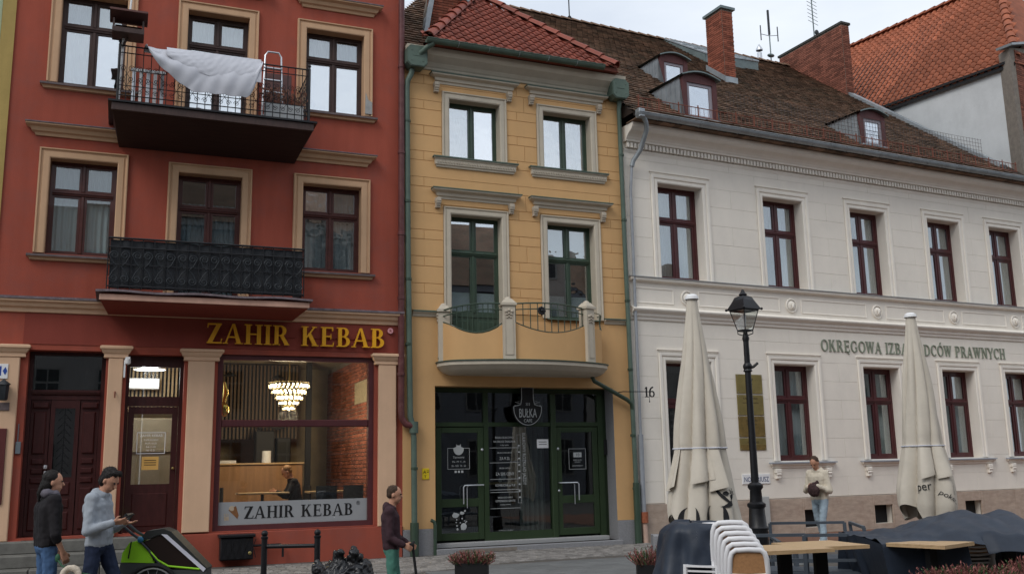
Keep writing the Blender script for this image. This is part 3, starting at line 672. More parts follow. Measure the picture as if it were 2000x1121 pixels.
# chandelier
ch = thing('chandelier', 'lit tiered crystal chandelier hanging behind the kebab shop window', 'chandelier', 'A', (-1.95, 1.5, 4.04))
cx, cy = -1.95, 1.5
crys = glass('crystal', .25, (.98, .95, .85)); bulb = emit('warm_bulb', (1, .80, .52), 22)
for k, (rr, z) in enumerate(((.40, 3.28), (.34, 3.16), (.27, 3.04), (.20, 2.93), (.12, 2.82))):
    t = MB(); n = int(rr * 70)
    t.lathe([(rr - .02, .10), (rr, .10), (rr, .115), (rr - .02, .115)], (cx, cy, z), 24); part('tier_ring', t, brass, ch)
    t = MB()
    for i in range(n):
        a = 2 * PI * i / n; t.tube([(cx + rr * math.cos(a), cy + rr * math.sin(a), z + .10), (cx + rr * math.cos(a), cy + rr * math.sin(a), z)], .011, 5)
    part('crystal_tier', t, crys, ch)
t = MB()
for k, (rr, z) in enumerate(((.36, 3.33), (.30, 3.21), (.23, 3.09), (.16, 2.98), (.08, 2.87))):
    for i in range(max(4, int(rr * 70))):
        a = 2 * PI * i / max(4, int(rr * 70)) + k; t.ball((cx + rr * math.cos(a), cy + rr * math.sin(a), z), .019, n=6, m=4)
part('bulb', t, bulb, ch)
part('rod', MB().tube([(cx, cy, 3.35), (cx, cy, 4.04)], .012), brass, ch)
def lamp(name, f, loc, e, col, r=.12):
    l = bpy.data.lights.new(name, 'POINT'); l.energy = e; l.color = col; l.shadow_soft_size = r
    o = bpy.data.objects.new(name, l); COL.objects.link(o); o.matrix_world = frame(f) @ Matrix.Translation(loc); return o
lamp('chandelier_light', 'A', (-1.95, 1.5, 2.70), 85, (1, .80, .55), .2)
for i, (u, y_) in enumerate(((-3.0, 2.6), (-1.95, 3.0))):
    t = MB().lathe([(0, .07), (.03, .07), (.14, 0), (.135, -.005), (0, .05)], (u, y_, 3.62)); t.tube([(u, y_, 3.68), (u, y_, 4.04)], .006, 5)
    lone('pendant_lamp', t, blk, ['dark flat pendant lamp behind the top left corner of the shop window', 'dark flat pendant lamp behind the chandelier'][i], 'lamp', 'A', (u, y_, 3.62), 'pendant lamps inside the kebab shop')
# lit disc lamp and air conditioner inside the shop door
t = thing('ceiling_lamp', 'round white lit ceiling lamp seen through the light above the shop door', 'lamp', 'A', (-4.62, 1.1, 3.62))
part('diffuser', MB().lathe([(0, 0), (.22, 0), (.26, .03), (.27, .07)], (-4.62, 1.1, 3.56), 24), emit('cool_lamp', (.92, .97, 1), 4.5), t)
part('ring', MB().lathe([(.27, 0), (.29, 0), (.29, .09), (.27, .09)], (-4.62, 1.1, 3.56), 24), white, t)
part('mount', MB().tube([(-4.62, 1.1, 3.64), (-4.62, 1.1, 4.04)], .05), white, t)
lamp('ceiling_lamp_light', 'A', (-4.62, 1.0, 3.42), 30, (.95, .97, 1), .15)
lone('air_conditioner', MB().cbox(-4.98, -4.42, 1.65, 1.9, 3.25, 3.45, .02), white, 'white wall air conditioner seen through the light above the shop door', 'air conditioner', 'A', (-4.7, 1.8, 3.25))
# shelf cabinet behind the shop door
lone('menu_cabinet', MB().cbox(-4.9, -4.0, 1.9, 1.98, .5, 2.7, .02).box(-4.85, -4.05, 1.86, 1.9, 1.2, 1.24).box(-4.85, -4.05, 1.86, 1.9, 2.05, 2.09), wallw, 'tall pale shelf cabinet seen through the glass of the shop door', 'cabinet', 'A', (-4.5, 1.9, .5))
# balloon shapes / foil figures by the left jamb
t = MB(); t.tube([(-3.30, .55, 3.3), (-3.27, .55, 3.1), (-3.31, .55, 2.9)], .05, rr=[.02, .055, .03]); t.ball((-3.30, .5, 2.78), .09, .05, .13)
lone('foil_balloon', t, M('foil', (.6, .42, .10), .15, .2, 6, metal=.9), 'shiny gold and silver foil balloon at the left edge of the shop window', 'balloon', 'A', (-3.3, .5, 2.7))
# ------------------------------------------------------------------ sign
sg = thing('shop_sign', 'raised golden ZAHIR KEBAB letters above the shop window of the red house', 'sign', 'A', (-3.73, -.02, 3.93))
for c, b in serif_word('ZAHIR KEBAB', .37, 3.34, .05, -.045):
    f0 = part('letter', shift(b, -3.70, 0, 3.945), gold, sg)
for u, w_ in ((-3.6, 1.5), (-1.95, 1.5)): part('mounting_rail', MB().box(u, u + w_, -.035, -.014, 4.10, 4.125), M('rail_red', (.2, .03, .02), .6), sg)
part('registered_mark', MB().poly([(-.26 + .055 * math.cos(2 * PI * k / 20), 4.29 + .055 * math.sin(2 * PI * k / 20)) for k in range(20)], -.06, -.03), M('pink_disc', (.75, .35, .38), .5), sg)
inst('lettering', text_mesh('R', .08, .001, redd, 1, 'CENTER'), sg, (-.26, -.063, 4.262))
# ------------------------------------------------------------------ balconies of the red house
def slab(u0, u1, w, z0, z1, zw, yin=.3):
    m = MB(); vs = [(u0, 0, z1), (u1, 0, z1), (u1, -w, z1), (u0, -w, z1), (u0, 0, zw), (u1 - 0, 0, zw), (u1, -w, z0), (u0, -w, z0), ]
    k = .12
    vs[4] = (u0 + k, 0, zw); vs[5] = (u1 - k, 0, zw)
    return m.add(vs, [(3, 2, 1, 0), (4, 5, 6, 7), (7, 6, 2, 3), (6, 5, 1, 2), (4, 7, 3, 0), (5, 4, 0, 1)])
b2 = part('upper_balcony', slab(-5.48, -2.06, 1.2, 7.80, 7.92, 7.52), M('dark_timber', (.045, .022, .018), .7, .25, 6, .2, 30, stretch=(.5, 4, 4)), A)
part('edge_board', MB().cbox(-5.5, -2.04, -1.235, -1.2, 7.79, 7.93, .006), woodd, b2)
part('edge_flashing', MB().box(-5.56, -1.98, -1.27, .0, 7.931, 7.965), iron, b2)
me = MB().box(-.02, .02, -1.12, -.1, 0, .03).mesh('soffit_batten', woodd)
for k in range(9): inst('soffit_batten', me, b2, (-5.2 + k * .36, 0, 7.66), (R(-13.5), 0, 0))
def volute(c, r, s1=1, s2=1, n=12, turns=1.4):
    return [(c[0] + s1 * r * (1 - i / n * .75) * math.cos(turns * 2 * PI * i / n), c[1], c[2] + s2 * r * (1 - i / n * .75) * math.sin(turns * 2 * PI * i / n)) for i in range(n + 1)]
rl = MB(); y = -1.16; u0, u1, zb, zt = -5.42, -2.12, 7.97, 9.0
for z, r in ((zt, .014), (zt - .13, .010), (zb + .12, .010), (zb + .30, .008)):
    rl.tube([(u0, -.02, z), (u0, y, z), (u1, y, z), (u1, -.02, z)], r, 6)
part('railing', rl, iron, b2)
me = MB().tube([(0, 0, 0), (0, 0, zt - zb)], .008, 5).mesh('baluster', iron)
for k in range(1, 25): inst('baluster', me, b2, (u0 + (u1 - u0) * k / 25, y, zb))
for k in range(1, 7):
    for u in (u0, u1): inst('baluster', me, b2, (u, y * k / 7, zb))
sc = MB()
for s1 in (-1, 1):
    sc.tube(volute((s1 * .07, 0, .62), .06, s1, 1), .006, 4); sc.tube(volute((s1 * .07, 0, .42), .06, s1, -1), .006, 4); sc.tube(volute((s1 * .07, 0, .20), .05, s1, 1), .005, 4)
    sc.tube([(s1 * .07, 0, .62), (0, 0, .52), (s1 * .07, 0, .42)], .005, 4); sc.tube([(s1 * .07, 0, .42), (0, 0, .3), (s1 * .07, 0, .20)], .005, 4)
sc = sc.mesh('scroll_panel', iron)
for k in range(12): inst('scroll_panel', sc, b2, (u0 + (u1 - u0) * (k + .5) / 12, y, zb))
for u in (u0, u1):
    part('corner_post', MB().tube([(u, y, zb), (u, y, zt + .02)], .022, 8).lathe([(0, .10), (.012, .09), (.03, .05), (.012, .02), (.022, 0)], (u, y, zt + .02), 10), iron, b2)
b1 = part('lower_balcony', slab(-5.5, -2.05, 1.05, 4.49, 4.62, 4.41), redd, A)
part('edge_band', MB().cbox(-5.52, -2.03, -1.085, -1.05, 4.50, 4.60, .006), M('faded_peach', (.60, .36, .27), .85, .12, 3, streak=.12), b1)
cr_ = MB().grid(lambda s, t: (-5.58 + 3.6 * s, -1.14 + 1.14 * t, 4.628 + .012 * math.sin(s * 17) * (1 - t)), 40, 4, False, (0, 0, .035))
part('weathered_top', cr_, tanw, b1)
y = -1.03; u0, u1, zb, zt = -5.42, -2.13, 4.70, 5.58
rl = MB()
for z, r in ((zt, .02), (zt - .16, .012), (zb + .05, .012), (zb + .42, .008)):
    rl.tube([(u0, -.02, z), (u0, y, z), (u1, y, z), (u1, -.02, z)], r, 6)
part('railing', rl, iron, b1)
def crumple(s, t): return (u0 + .03 + (u1 - u0 - .06) * s, y + .03 + .012 * math.sin(s * 60) + .012 * noise.noise(Vector((s * 20, t * 4, 0))), zb + .02 + (zt - zb - .04) * t)
part('privacy_screen', MB().grid(crumple, 120, 6, True, (0, .01, 0)), M('screen_fabric', (.022, .024, .028), .7, .2, 4, .2, 60), b1)
part('privacy_screen', MB().grid(lambda s, t: (u1 - .03, -.05 + (y + .08) * s, zb + .02 + (zt - zb - .04) * t), 20, 4, True, (-.01, 0, 0)), MATS['screen_fabric'], b1)
part('privacy_screen', MB().grid(lambda s, t: (u0 + .03, -.05 + (y + .08) * s, zb + .02 + (zt - zb - .04) * t), 20, 4, True, (.01, 0, 0)), MATS['screen_fabric'], b1)
me = MB().tube([(0, 0, 0), (0, 0, zt - zb)], .010, 5).mesh('baluster', iron)
for k in range(0, 19): inst('baluster', me, b1, (u0 + (u1 - u0) * k / 18, y, zb))
me = MB()
for s1 in (-1, 1):
    me.tube(volute((s1 * .085, 0, .60), .075, s1, 1, 14), .009, 4); me.tube(volute((s1 * .085, 0, .20), .07, s1, -1, 14), .009, 4)
    me.tube([(s1 * .16, 0, .60), (s1 * .10, 0, .47), (s1 * .03, 0, .40), (s1 * .10, 0, .32), (s1 * .155, 0, .2)], .008, 4)
me = me.mesh('scroll_panel', ironb)
for k in range(9): inst('scroll_panel', me, b1, (u0 + (u1 - u0) * (k + .5) / 9, y - .015, zb - .02))
# purple drain pipe between the houses
pp = part('drain_pipe', MB().tube([(-.06, -.12, 13), (-.06, -.12, 2.75), (-.05, -.12, 2.6), (.02, -.13, 2.48), (.14, -.14, 2.44), (.20, -.14, 2.43)], .065, 12), pipep, A)
for z in (11.5, 9.75, 7.9, 6.2, 4.9, 3.4): part('pipe_collar', MB().lathe([(.066, 0), (.078, .01), (.078, .06), (.066, .07)], (-.06, -.12, z), 12), pipep, pp)
# things on the balconies ---------------------------------------
def blanket():
    a, b = -5.02, -2.98; N = 70
    def fn(s, t):
        u = a + (b - a) * s
        L_ = .03 + .74 * (min(1, s / .40) ** .62) * (1 - max(0, (s - .86) / .14) ** 2 * .75)
        g = t * 1.25 - .25      # first quarter lies behind the rail
        fold = .035 * math.sin(s * 9 + t * 5 * (1 - s)) * min(1, abs(g) * 2) + .008 * math.sin(s * 47 + 8 * t) + .010 * noise.noise(Vector((s * 8, t * 5, 3)))
        if g < 0: return (u, -1.16 + .03 + .05 * (-g * 4), 9.02 - .25 * (-g))
        ycur = -1.16 - .03 - .14 * math.sin(min(1, g) * PI * .75) - abs(fold)
        return (u + .10 * g * (s - .5) * -1, ycur, 9.02 + .008 * math.sin(s * 40) - L_ * g)
    m = MB().grid(fn, N, 26, True, (0, -.012, 0))
    def fn2(s, t):
        s2 = .18 + .80 * s; u = a + (b - a) * s2; L_ = .50 * math.sin(min(1, .12 + s * 1.05) * PI * .62) ** .7
        fold = .006 * math.sin(s2 * 60 + t * 9) + .010 * noise.noise(Vector((s2 * 6, t * 6, 1)))
        return (u, -1.24 - .10 * math.sin(t * PI * .6) - abs(fold), 9.035 - L_ * t)
    m.grid(fn2, N, 16, True, (0, -.012, 0)); return m
lone('white_sheet', blanket(), linen, 'white bedsheet hung out over the railing of the upper balcony', 'bedsheet', 'A', (-4, -1.18, 9.0))
t = thing('step_ladder', 'folded aluminium step ladder standing on the upper balcony', 'ladder', 'A', (-2.72, -.6, 7.97))
lu = MB(); cx = -2.72
lu.tube([(cx - .19, -.62, 7.98), (cx - .15, -.60, 9.42), (cx - .10, -.60, 9.50), (cx + .10, -.60, 9.50), (cx + .15, -.60, 9.42), (cx + .20, -.62, 7.98)], .018, 8)
part('frame', lu, alu, t)
for k in range(5): part('rung', MB().cbox(cx - .17, cx + .17, -.64, -.56, 8.2 + k * .24, 8.225 + k * .24, .004), alu, t)
lone('board', MB().cbox(-2.82, -2.32, -.32, -.28, 7.98, 9.2, .01), brownb, 'brown board leaning on the wall behind the step ladder', 'board', 'A', (-2.6, -.3, 7.97))
t = thing('bird_feeder', 'brown wooden feeder box with a roof on the left post of the upper balcony', 'bird feeder', 'A', (-5.32, -1.15, 9.05))
part('base_tray', MB().cbox(-5.56, -5.04, -1.36, -.98, 9.16, 9.26, .01), woodd, t)
part('back_panel', MB().cbox(-5.52, -5.08, -1.02, -.99, 9.26, 9.44, .005), woodd, t)
for u in (-5.54, -5.06): part('side_post', MB().box(u - .015, u + .015, -1.3, -1.04, 9.26, 9.44), woodd, t)
part('roof', MB().obox((-5.3, -1.28, 9.50), (.31, 0, 0), (0, .15, -.05), (0, .006, .02)).obox((-5.3, -1.02, 9.505), (.31, 0, 0), (0, .13, .035), (0, -.004, .02)), M('feeder_roof', (.085, .035, .03), .7, .2, 8), t)
part('bracket', MB().tube([(-5.38, -1.14, 9.0), (-5.30, -1.15, 9.16)], .02), woodd, t)
lone('white_pole', MB().tube([(-5.40, -1.10, 7.98), (-5.37, -1.10, 9.15)], .022, 8).tube([(-5.30, -1.0, 9.5), (-5.28, -1.0, 9.95)], .016, 8), white, 'white pole at the left post of the upper balcony', 'pole', 'A', (-5.4, -1.1, 7.98))
t = thing('garden_chair', 'white slatted chair behind the sheet on the upper balcony', 'chair', 'A', (-4.9, -.7, 7.97))
for k in range(5): part('back_slat', MB().box(-5.2 + k * .12, -5.14 + k * .12, -.68, -.66, 8.0, 8.75), white if k % 2 else alu, t)
part('top_rail', MB().box(-5.22, -4.64, -.70, -.64, 8.75, 8.80), white, t)
t = thing('flower_box', 'grey flower box with dry plants at the right end of the upper balcony', 'flower box', 'A', (-2.5, -.95, 7.97))
part('box', MB().cbox(-2.9, -2.2, -1.06, -.86, 8.0, 8.32, .01), grey, t)
pl = MB()
for k in range(120):
    p = Vector((random.uniform(-2.9, -2.2), random.uniform(-1.05, -.88), 8.3)); q = p + Vector((random.uniform(-.12, .12), random.uniform(-.05, .05), random.uniform(.05, .35)))
    pl.bar(p, q, .008, .004); pl.obox(q, (.015, 0, 0), (0, .004, .01), (0, 0, .012))
part('dry_plants', pl, M('dry_stems', (.20, .09, .06), .9, .4, 20, island=.5), t, kind='stuff')
t = thing('toy_figure', 'small red and blue object standing behind the screen of the lower balcony', 'toy', 'A', (-4.1, -.3, 5.3))
part('body', MB().lathe([(0, 0), (.05, 0), (.06, .1), (.03, .22), (0, .24)], (-4.06, -.3, 5.32)), M('toy_red', (.5, .05, .05), .5), t)
part('wings', MB().obox((-4.12, -.3, 5.60), (.14, 0, .03), (0, .02, 0), (-.01, 0, .035)).obox((-4.05, -.3, 5.52), (.04, 0, -.05), (0, .02, 0), (.02, 0, .03)), M('toy_blue', (.03, .09, .16), .5), t)
part('stick', MB().tube([(-4.06, -.3, 4.66), (-4.06, -.3, 5.33)], .012), iron, t)
# small fittings on the ground floor
lone('wall_lantern', MB().lathe([(0, .22), (.10, .14), (.11, .12), (.09, .12), (.075, -.12), (.06, -.14), (0, -.14)], (-6.93, -.18, 3.02), 6).box(-6.96, -6.9, -.16, -.07, 2.98, 3.06), ironb, 'small dark lantern on the pilaster at the left edge of the picture', 'lantern', 'A', (-6.93, -.15, 3.0))
t = thing('house_number_plate', 'white and blue enamel plate on the pilaster left of the brown house door', 'plate', 'A', (-6.98, -.08, 3.3))
part('plate', MB().cbox(-7.12, -6.89, -.085, -.072, 3.25, 3.5, .004), white, t)
part('blue_print', MB().box(-7.05, -6.99, -.088, -.086, 3.30, 3.46).poly([(-6.97, 3.38), (-6.93, 3.45), (-6.90, 3.38), (-6.93, 3.31)], -.088, -.086), M('enamel_blue', (.03, .08, .35), .4), t)
lone('grey_plaque', MB().cbox(-7.15, -6.83, -.09, -.071, 2.72, 2.85, .004), MATS['sill_metal'], 'small dark plaque below the wall lantern on the left pilaster', 'plaque', 'A', (-7, -.08, 2.75))
lone('notice_board', MB().cbox(-7.18, -6.84, -.10, -.071, 1.18, 2.42, .008), M('board_red', (.11, .03, .03), .4, .15, 3), 'tall dark red board on the pilaster at the left edge', 'board', 'A', (-7, -.08, 1.2))
lone('intercom_box', MB().cbox(-6.70, -6.62, -.04, .0, 2.0, 2.2, .006).box(-6.68, -6.665, -.02, .0, 2.2, 2.5), M('grey_box', (.15, .17, .19), .5), 'small grey intercom box beside the brown house door', 'intercom', 'A', (-6.66, -.02, 2.0))
lone('security_camera', MB().lathe([(0, .10), (.05, .10), (.05, .04), (.045, .02), (0, 0)], (-5.02, -.1, 3.52)).box(-5.06, -4.98, -.12, .02, 3.6, 3.66).box(-5.08, -5.05, -.1, 0, 3.3, 3.6), white, 'white dome camera under the capital left of the shop door', 'camera', 'A', (-5.0, -.1, 3.52))
lone('hook', MB().tube([(-5.2, -.07, 3.05), (-5.2, -.12, 3.02), (-5.2, -.13, 2.94)], .012), rust, 'rusty hook on the pilaster between the two doors', 'hook', 'A', (-5.2, -.08, 3.0))
t = thing('cast_iron_box', 'black cast iron box with a crossed front fixed low on the red plinth', 'box', 'A', (-3.1, -.2, .1))
part('body', MB().cbox(-3.36, -2.80, -.34, -.062, .12, .50, .02), iron, t)
part('lid', MB().cbox(-3.39, -2.77, -.37, -.062, .502, .55, .01), iron, t)
x = MB()
for k in range(5):
    for s in (-1, 1): x.bar((-3.34 + k * .12 - (.02 * s), -.346, .15 if s > 0 else .47), (-3.34 + k * .12 + .10, -.346, .47 if s > 0 else .15), .012, .008, (0, 1, 0))
part('raised_pattern', x, iron, t)
part('lock', MB().ball((-2.86, -.35, .23), .03, .01, .03), brass, t)
part('bracket', MB().tube([(-2.8, -.16, .34), (-2.30, -.16, .34), (-2.26, -.16, .30), (-2.26, -.16, .12)], .02, 8), iron, t)
# neighbour beyond the corner strip
nb = thing('pale_green_house', 'pale green house wall beyond the red house at the top left corner', 'building', 'A', (-9, .1, 0))
part('wall', MB().box(-12, -7.43, .02, .4, -.3, 13.5), M('pale_green_plaster', (.40, .47, .33), .9, .08, 2), nb)
# ================================================================== OCHRE HOUSE
B = thing('ochre_house', 'narrow ochre house with green trim, curved balcony and green cafe front', 'building', 'B')
BW = {'ul': (1.0, 2.15, 7.98, 9.27), 'ur': (3.17, 4.33, 7.98, 9.27), 'll': (1.02, 2.15, 3.78, 6.77), 'lr': (3.2, 4.33, 4.68, 6.77)}
shopB = (.66, 4.64, .10, 3.23)
UB = 5.12
hB = list(BW.values()) + [shopB]
wb = part('wall', MB().wall(0, UB, -.3, 10.0, hB, 0, .4), yelw, B)
# smooth plaster below the string course, sheet set proud of the body
part('smooth_plaster', MB().wall(.001, UB - .001, .49, 4.60, [shopB, BW['ll'], BW['lr']], -.012, .002), yel, B)
part('granite_plinth', MB().cbox(.0, shopB[0], -.05, .01, -.3, .485, .006), gran, B); part('granite_plinth', MB().cbox(shopB[1], UB, -.05, .01, -.3, .485, .006), gran, B)
cs = []; z = 4.73; k = 0
while z < 9.85:
    h_ = .355 if k % 2 == 0 else .2
    if z + h_ > 9.85: h_ = 9.86 - z
    j = [.45, 2.55, 4.75] if k % 2 == 1 else [1.6 + .3 * (k % 4), 3.4]
    if k % 4 == 0: j = [2.72, 2.45][:1]
    cs.append((z, z + h_, j)); z += h_; k += 1
sb = [(a - .16, b + .16, c - (.0 if n[0] == 'l' else .22), d + .16) for n, (a, b, c, d) in BW.items()]
ashlar(wb, 'stucco_block', yel, 0, UB, cs, sb, -.013, .0032, .006)
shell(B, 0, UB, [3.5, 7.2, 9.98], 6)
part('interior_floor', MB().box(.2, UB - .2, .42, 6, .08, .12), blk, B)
gr_ = 0
sur = [(0, .22), (0, -.03), (.02, -.045), (.085, -.045), (.095, -.03), (.11, -.03), (.125, -.055), (.145, -.055), (.155, -.012)]
hood = [(0, 0), (.03, 0), (.04, .05), (.07, .06), (.085, .12), (.15, .15), (.17, .165), (.17, .19)]
def bracket(parent, u, z, mat):
    m = MB(); m.cbox(u - .055, u + .055, -.14, 0, z + .12, z + .2, .01); m.cbox(u - .045, u + .045, -.11, 0, z + .03, z + .12, .012); m.cbox(u - .05, u + .05, -.09, 0, z - .005, z + .03, .008)
    m.tube([(u - .05, -.10, z + .10), (u + .05, -.10, z + .10)], .035, 8)
    return part('bracket', m, mat, parent)
for n, (a, b, c, d) in BW.items():
    if n == 'ul': w = window(B, a, b, c, d, .2, green, glh, None, .05, curtain=[(curtd, .02, .5, 0, .8)], gs=[glass('mid_left', .44, wave=.3), glass('bright_pane', .72, wave=.2)])
    elif n == 'ur': w = window(B, a, b, c, d, .2, green, glh, None, .05, curtain=[(curtd, .02, .98, 0, 1)], gs=[glass('mid', .48, wave=.3), glass('mid_right', .40, wave=.3)])
    elif n == 'lr': w = window(B, a, b, c, d, .2, green, glm, .63, .05, curtain=[(blind, .04, .97, .64, .98), (blind, .04, .97, .03, .26)], gs=[glass('glass_open', .3), glm, glm, glm], tilt={0: (.05, .0)})
    else:
        w = window(B, a, b, 4.70, d, .2, green, glm, .63, .05, curtain=[(blind, .04, .97, .02, .24)], gs=[glass('low_glass', .16), MATS['low_glass'], glass('top_glass', .42), MATS['top_glass']])
        lp = MB(); um = (a + b) / 2
        for p, q in ((a, um - .004), (um + .004, b)):
            lp.box(p, q, .215, .26, 3.78, 4.69); lp.cbox(p + .09, q - .09, .195, .215, 3.9, 4.6, .02)
        part('lower_door_panel', lp, green, w)
    part('surround', MB().surround(a, b, c, d, sur), stone, w)
    h = part('hood', MB().moulding(a - .24, b + .24, hood, d + .30), stone, w)
    part('hood_flashing', MB().box(a - .425, b + .425, -.185, .01, d + .491, d + .512), greenp, w)
    bracket(w, a - .29, d + .10, stoned); bracket(w, b + .21, d + .10, stoned)
    if n[0] == 'u':
        part('sill', MB().moulding(a - .24, b + .25, [(0, 0), (.05, .01), (.055, .04), (.08, .06), (.085, .16), (.11, .18), (.11, .20)], c - .24), stone, w)
        bd = MB()
        for k in range(30): bd.ball((a - .27 + k * (b - a + .55) / 29, -.085, c - .13), .02, .02, .03, 6, 4)
        part('bead_row', bd, stoned, w, kind='stuff')
        part('sill_flashing', MB().box(a - .37, b + .38, -.13, .2, c - .038, c - .012), greenp, w)
    if n == 'lr':
        part('sill_flashing', MB().box(a - .05, b + .05, -.09, .2, c - .03, c - .006), greenp, w)
# string course
for a, b in ((.2, .78), (4.5, UB)):
    q = part('string_course', MB().moulding(a, b, [(0, 0), (.03, .01), (.05, .06), (.08, .08), (.08, .10)], 4.60, False), stone, B)
    part('flashing', MB().box(a, b, -.10, .01, 4.701, 4.725), greenp, q)
# cornice (coved)
part('cornice', MB().moulding(.32, UB - .30, [(.0, 0), (.05, .01), (.06, .05), (.08, .07), (.10, .10), (.13, .14), (.19, .19), (.26, .25), (.30, .33), (.31, .40)], 9.84), stone, B)
part('corner_post', MB().cbox(-.0, .18, -.06, .02, 9.8, 10.05, .01), yel, B)
# gutter
def gutter(parent, u0, u1, y, z, r, mat, name='gutter', brk=.6):
    m = MB()
    def fn(s, t): a = PI * (1 + t); return (u0 + (u1 - u0) * s, y + r * math.cos(a), z + r * math.sin(a) + .0)
    m.grid(fn, 20, 10, True, (0, 0, .004)); m.tube([(u0, y - r, z), (u1, y - r, z)], .011, 6)
    for u in (u0, u1): m.add([(u, y + r * math.cos(PI + PI * k / 10), z + r * math.sin(PI + PI * k / 10)) for k in range(11)], [tuple(range(11))])
    g = part(name, m, mat, parent); n = int((u1 - u0) / brk)
    bm = MB(); bm.tube([(0, r * 1.02 * math.cos(PI + PI * k / 10), r * 1.04 * math.sin(PI + PI * k / 10)) for k in range(11)], .006, 5)
    me = bm.mesh('gutter_bracket', zinc)
    for k in range(1, n): inst('gutter_bracket', me, g, (u0 + (u1 - u0) * k / n, y, z))
    return g
gutter(B, .36, 4.47, -.50, 10.31, .085, greenp, brk=.65)
# hip roof
kB = 1.0; ey, ez = -.42, 10.36; apex = (2.47, 2.1)
def rB(u, y): return ez + (y - ey) * kB
rm = MB(); e0, e1 = .40, 4.86
A0 = (apex[0], apex[1], rB(*apex)); back = (apex[0], 5.2, A0[2])
rm.add([(e0, ey, ez - .02), (e1, ey, ez - .02), (A0[0], A0[1], A0[2] - .02)], [(0, 1, 2)])
rm.add([(e0, ey, ez - .02), (A0[0], A0[1], A0[2] - .02), (back[0], back[1], back[2] - .02), (e0, 5.2, ez - .02)], [(0, 1, 2, 3)])
rm.add([(e1, ey, ez - .02), (e1, 5.2, ez - .02), (back[0], back[1], back[2] - .02), (A0[0], A0[1], A0[2] - .02)], [(0, 1, 2, 3)])
rm.add([(e0, ey, ez - .10), (e1, ey, ez - .10), (e1, 5.2, ez - .10), (e0, 5.2, ez - .10)], [(3, 2, 1, 0)]).add([(e0, ey, ez - .10), (e1, ey, ez - .10), (e1, ey, ez - .02), (e0, ey, ez - .02)], [(0, 1, 2, 3)])
rm.add([(e0, 5.2, ez - .1), (e1, 5.2, ez - .1), (back[0], 5.2, back[2] - .02)], [(2, 1, 0)])
roofB = part('hip_roof', rm, M('roof_underlay', (.10, .03, .02), .9), B)
def tile_mesh(w, l, mat, amp=.032, name='roof_tile', th=.018):
    """interlocking S tile lying in its own x (width) / y (up the slope) plane"""
    m = MB(); n = 7
    pr = [(-w / 2 + w * i / n, amp * (math.sin(2 * PI * i / n) * .6 + (.5 if i < 4 else 0))) for i in range(n + 1)]
    vs = [(x, 0, z + .03) for x, z in pr] + [(x, l, z) for x, z in pr] + [(x, 0, z + .03 - th) for x, z in pr]
    fs = [(i, i + 1, n + 2 + i, n + 1 + i) for i in range(n)] + [(2 * (n + 1) + i, 2 * (n + 1) + i + 1, i + 1, i) for i in range(n)]
    m.add(vs, fs, False); me = m.mesh(name, mat); me.polygons.foreach_set('use_smooth', [i < n for i in range(2 * n)]); return me
tm = tile_mesh(.225, .34, tileB, .028)
rows = int((apex[1] - ey) * math.hypot(1, kB) / .262); ang = math.atan(kB)
for r_ in range(rows + 1):
    y = ey - .02 + r_ * .262 * math.cos(ang); f = (y - ey) / (apex[1] - ey)
    a = e0 + (apex[0] - e0) * f + .02; b = e1 + (apex[0] - e1) * f - .02
    u = math.ceil((a) / .215) * .215
    while u < b:
        inst('roof_tile', tm, roofB, (u, y, rB(0, y) + .01 + random.uniform(-.003, .003)), (ang, 0, random.uniform(-.01, .01))); u += .215
def ridge_run(parent, p, q, mat, n, r=.10, name='ridge_tile'):
    p = Vector(p); q = Vector(q); d = (q - p) / n; L_ = d.length
    m = MB(); N = 9
    def fn(s, t): a = PI * t; rr = r * (1.12 - .2 * s); return (L_ * 1.12 * s, rr * math.cos(a), rr * math.sin(a) * .9 - .02 + .02 * (1 - s))
    m.grid(fn, 3, N, True); m.grid(lambda s, t: (0, (r * 1.12 - .02 * s) * math.cos(PI * t), ((r * 1.12 - .02 * s) * math.sin(PI * t) * .9)), 1, N, False)
    me = m.mesh(name, mat)
    x = d.normalized(); y_ = Vector((0, 0, 1)).cross(x).normalized(); zz = x.cross(y_); rot = Matrix((x, y_, zz)).transposed().to_euler()
    for k in range(n): inst(name, me, parent, p + d * k + Vector((0, 0, .02)), rot)
ridge_run(roofB, (e0 + .02, ey, ez + .02), (A0[0], A0[1], A0[2] + .04), tileB, 9, .12, 'hip_tile')
ridge_run(roofB, (e1 - .02, ey, ez + .02), (A0[0], A0[1], A0[2] + .04), tileB, 10, .12, 'hip_tile')
me = MB().cbox(-.09, .09, -.02, .3, 0, .02, .008).mesh('eave_tile', tileB)
for k in range(24): inst('eave_tile', me, roofB, (.50 + k * .187, -.40, 10.255), (0.05, 0, 0))
# older dark roof and brick gable left of the hip
def flat_tiles(mb, u0, u1, y0, y1, zfn, ang, du=.17, ds=.17, keep=None):
    dy = ds * math.cos(ang); r_ = 0; y = y0
    ax = Vector((1, 0, 0)); ay = Vector((0, math.cos(ang), math.sin(ang))); n = Vector((0, -math.sin(ang), math.cos(ang)))
    while y < y1:
        u = u0 + (du / 2 if r_ % 2 else 0)
        while u < u1:
            if keep is None or keep(u, y):
                k = random.uniform(-.006, .008); tlt = random.uniform(-.02, .02)
                b = Vector((u, y, zfn(u, y))); hw = du * .47; L_ = ds * 1.25
                p = [b - ax * hw + n * (.045 + k), b + ax * hw + n * (.045 + k + tlt * .4), b + ax * hw + ay * L_ + n * (.004 + k), b - ax * hw + ay * L_ + n * (.004 + k)]
                q = [b - ax * hw + n * (.008 + k), b + ax * hw + n * (.008 + k)]
                mb.add(p + q, [(0, 1, 2, 3), (4, 5, 1, 0)])
            u += du
        y += dy; r_ += 1
    return mb
kk = .93; zr = lambda u, y: 10.15 + (y - .05) * kk
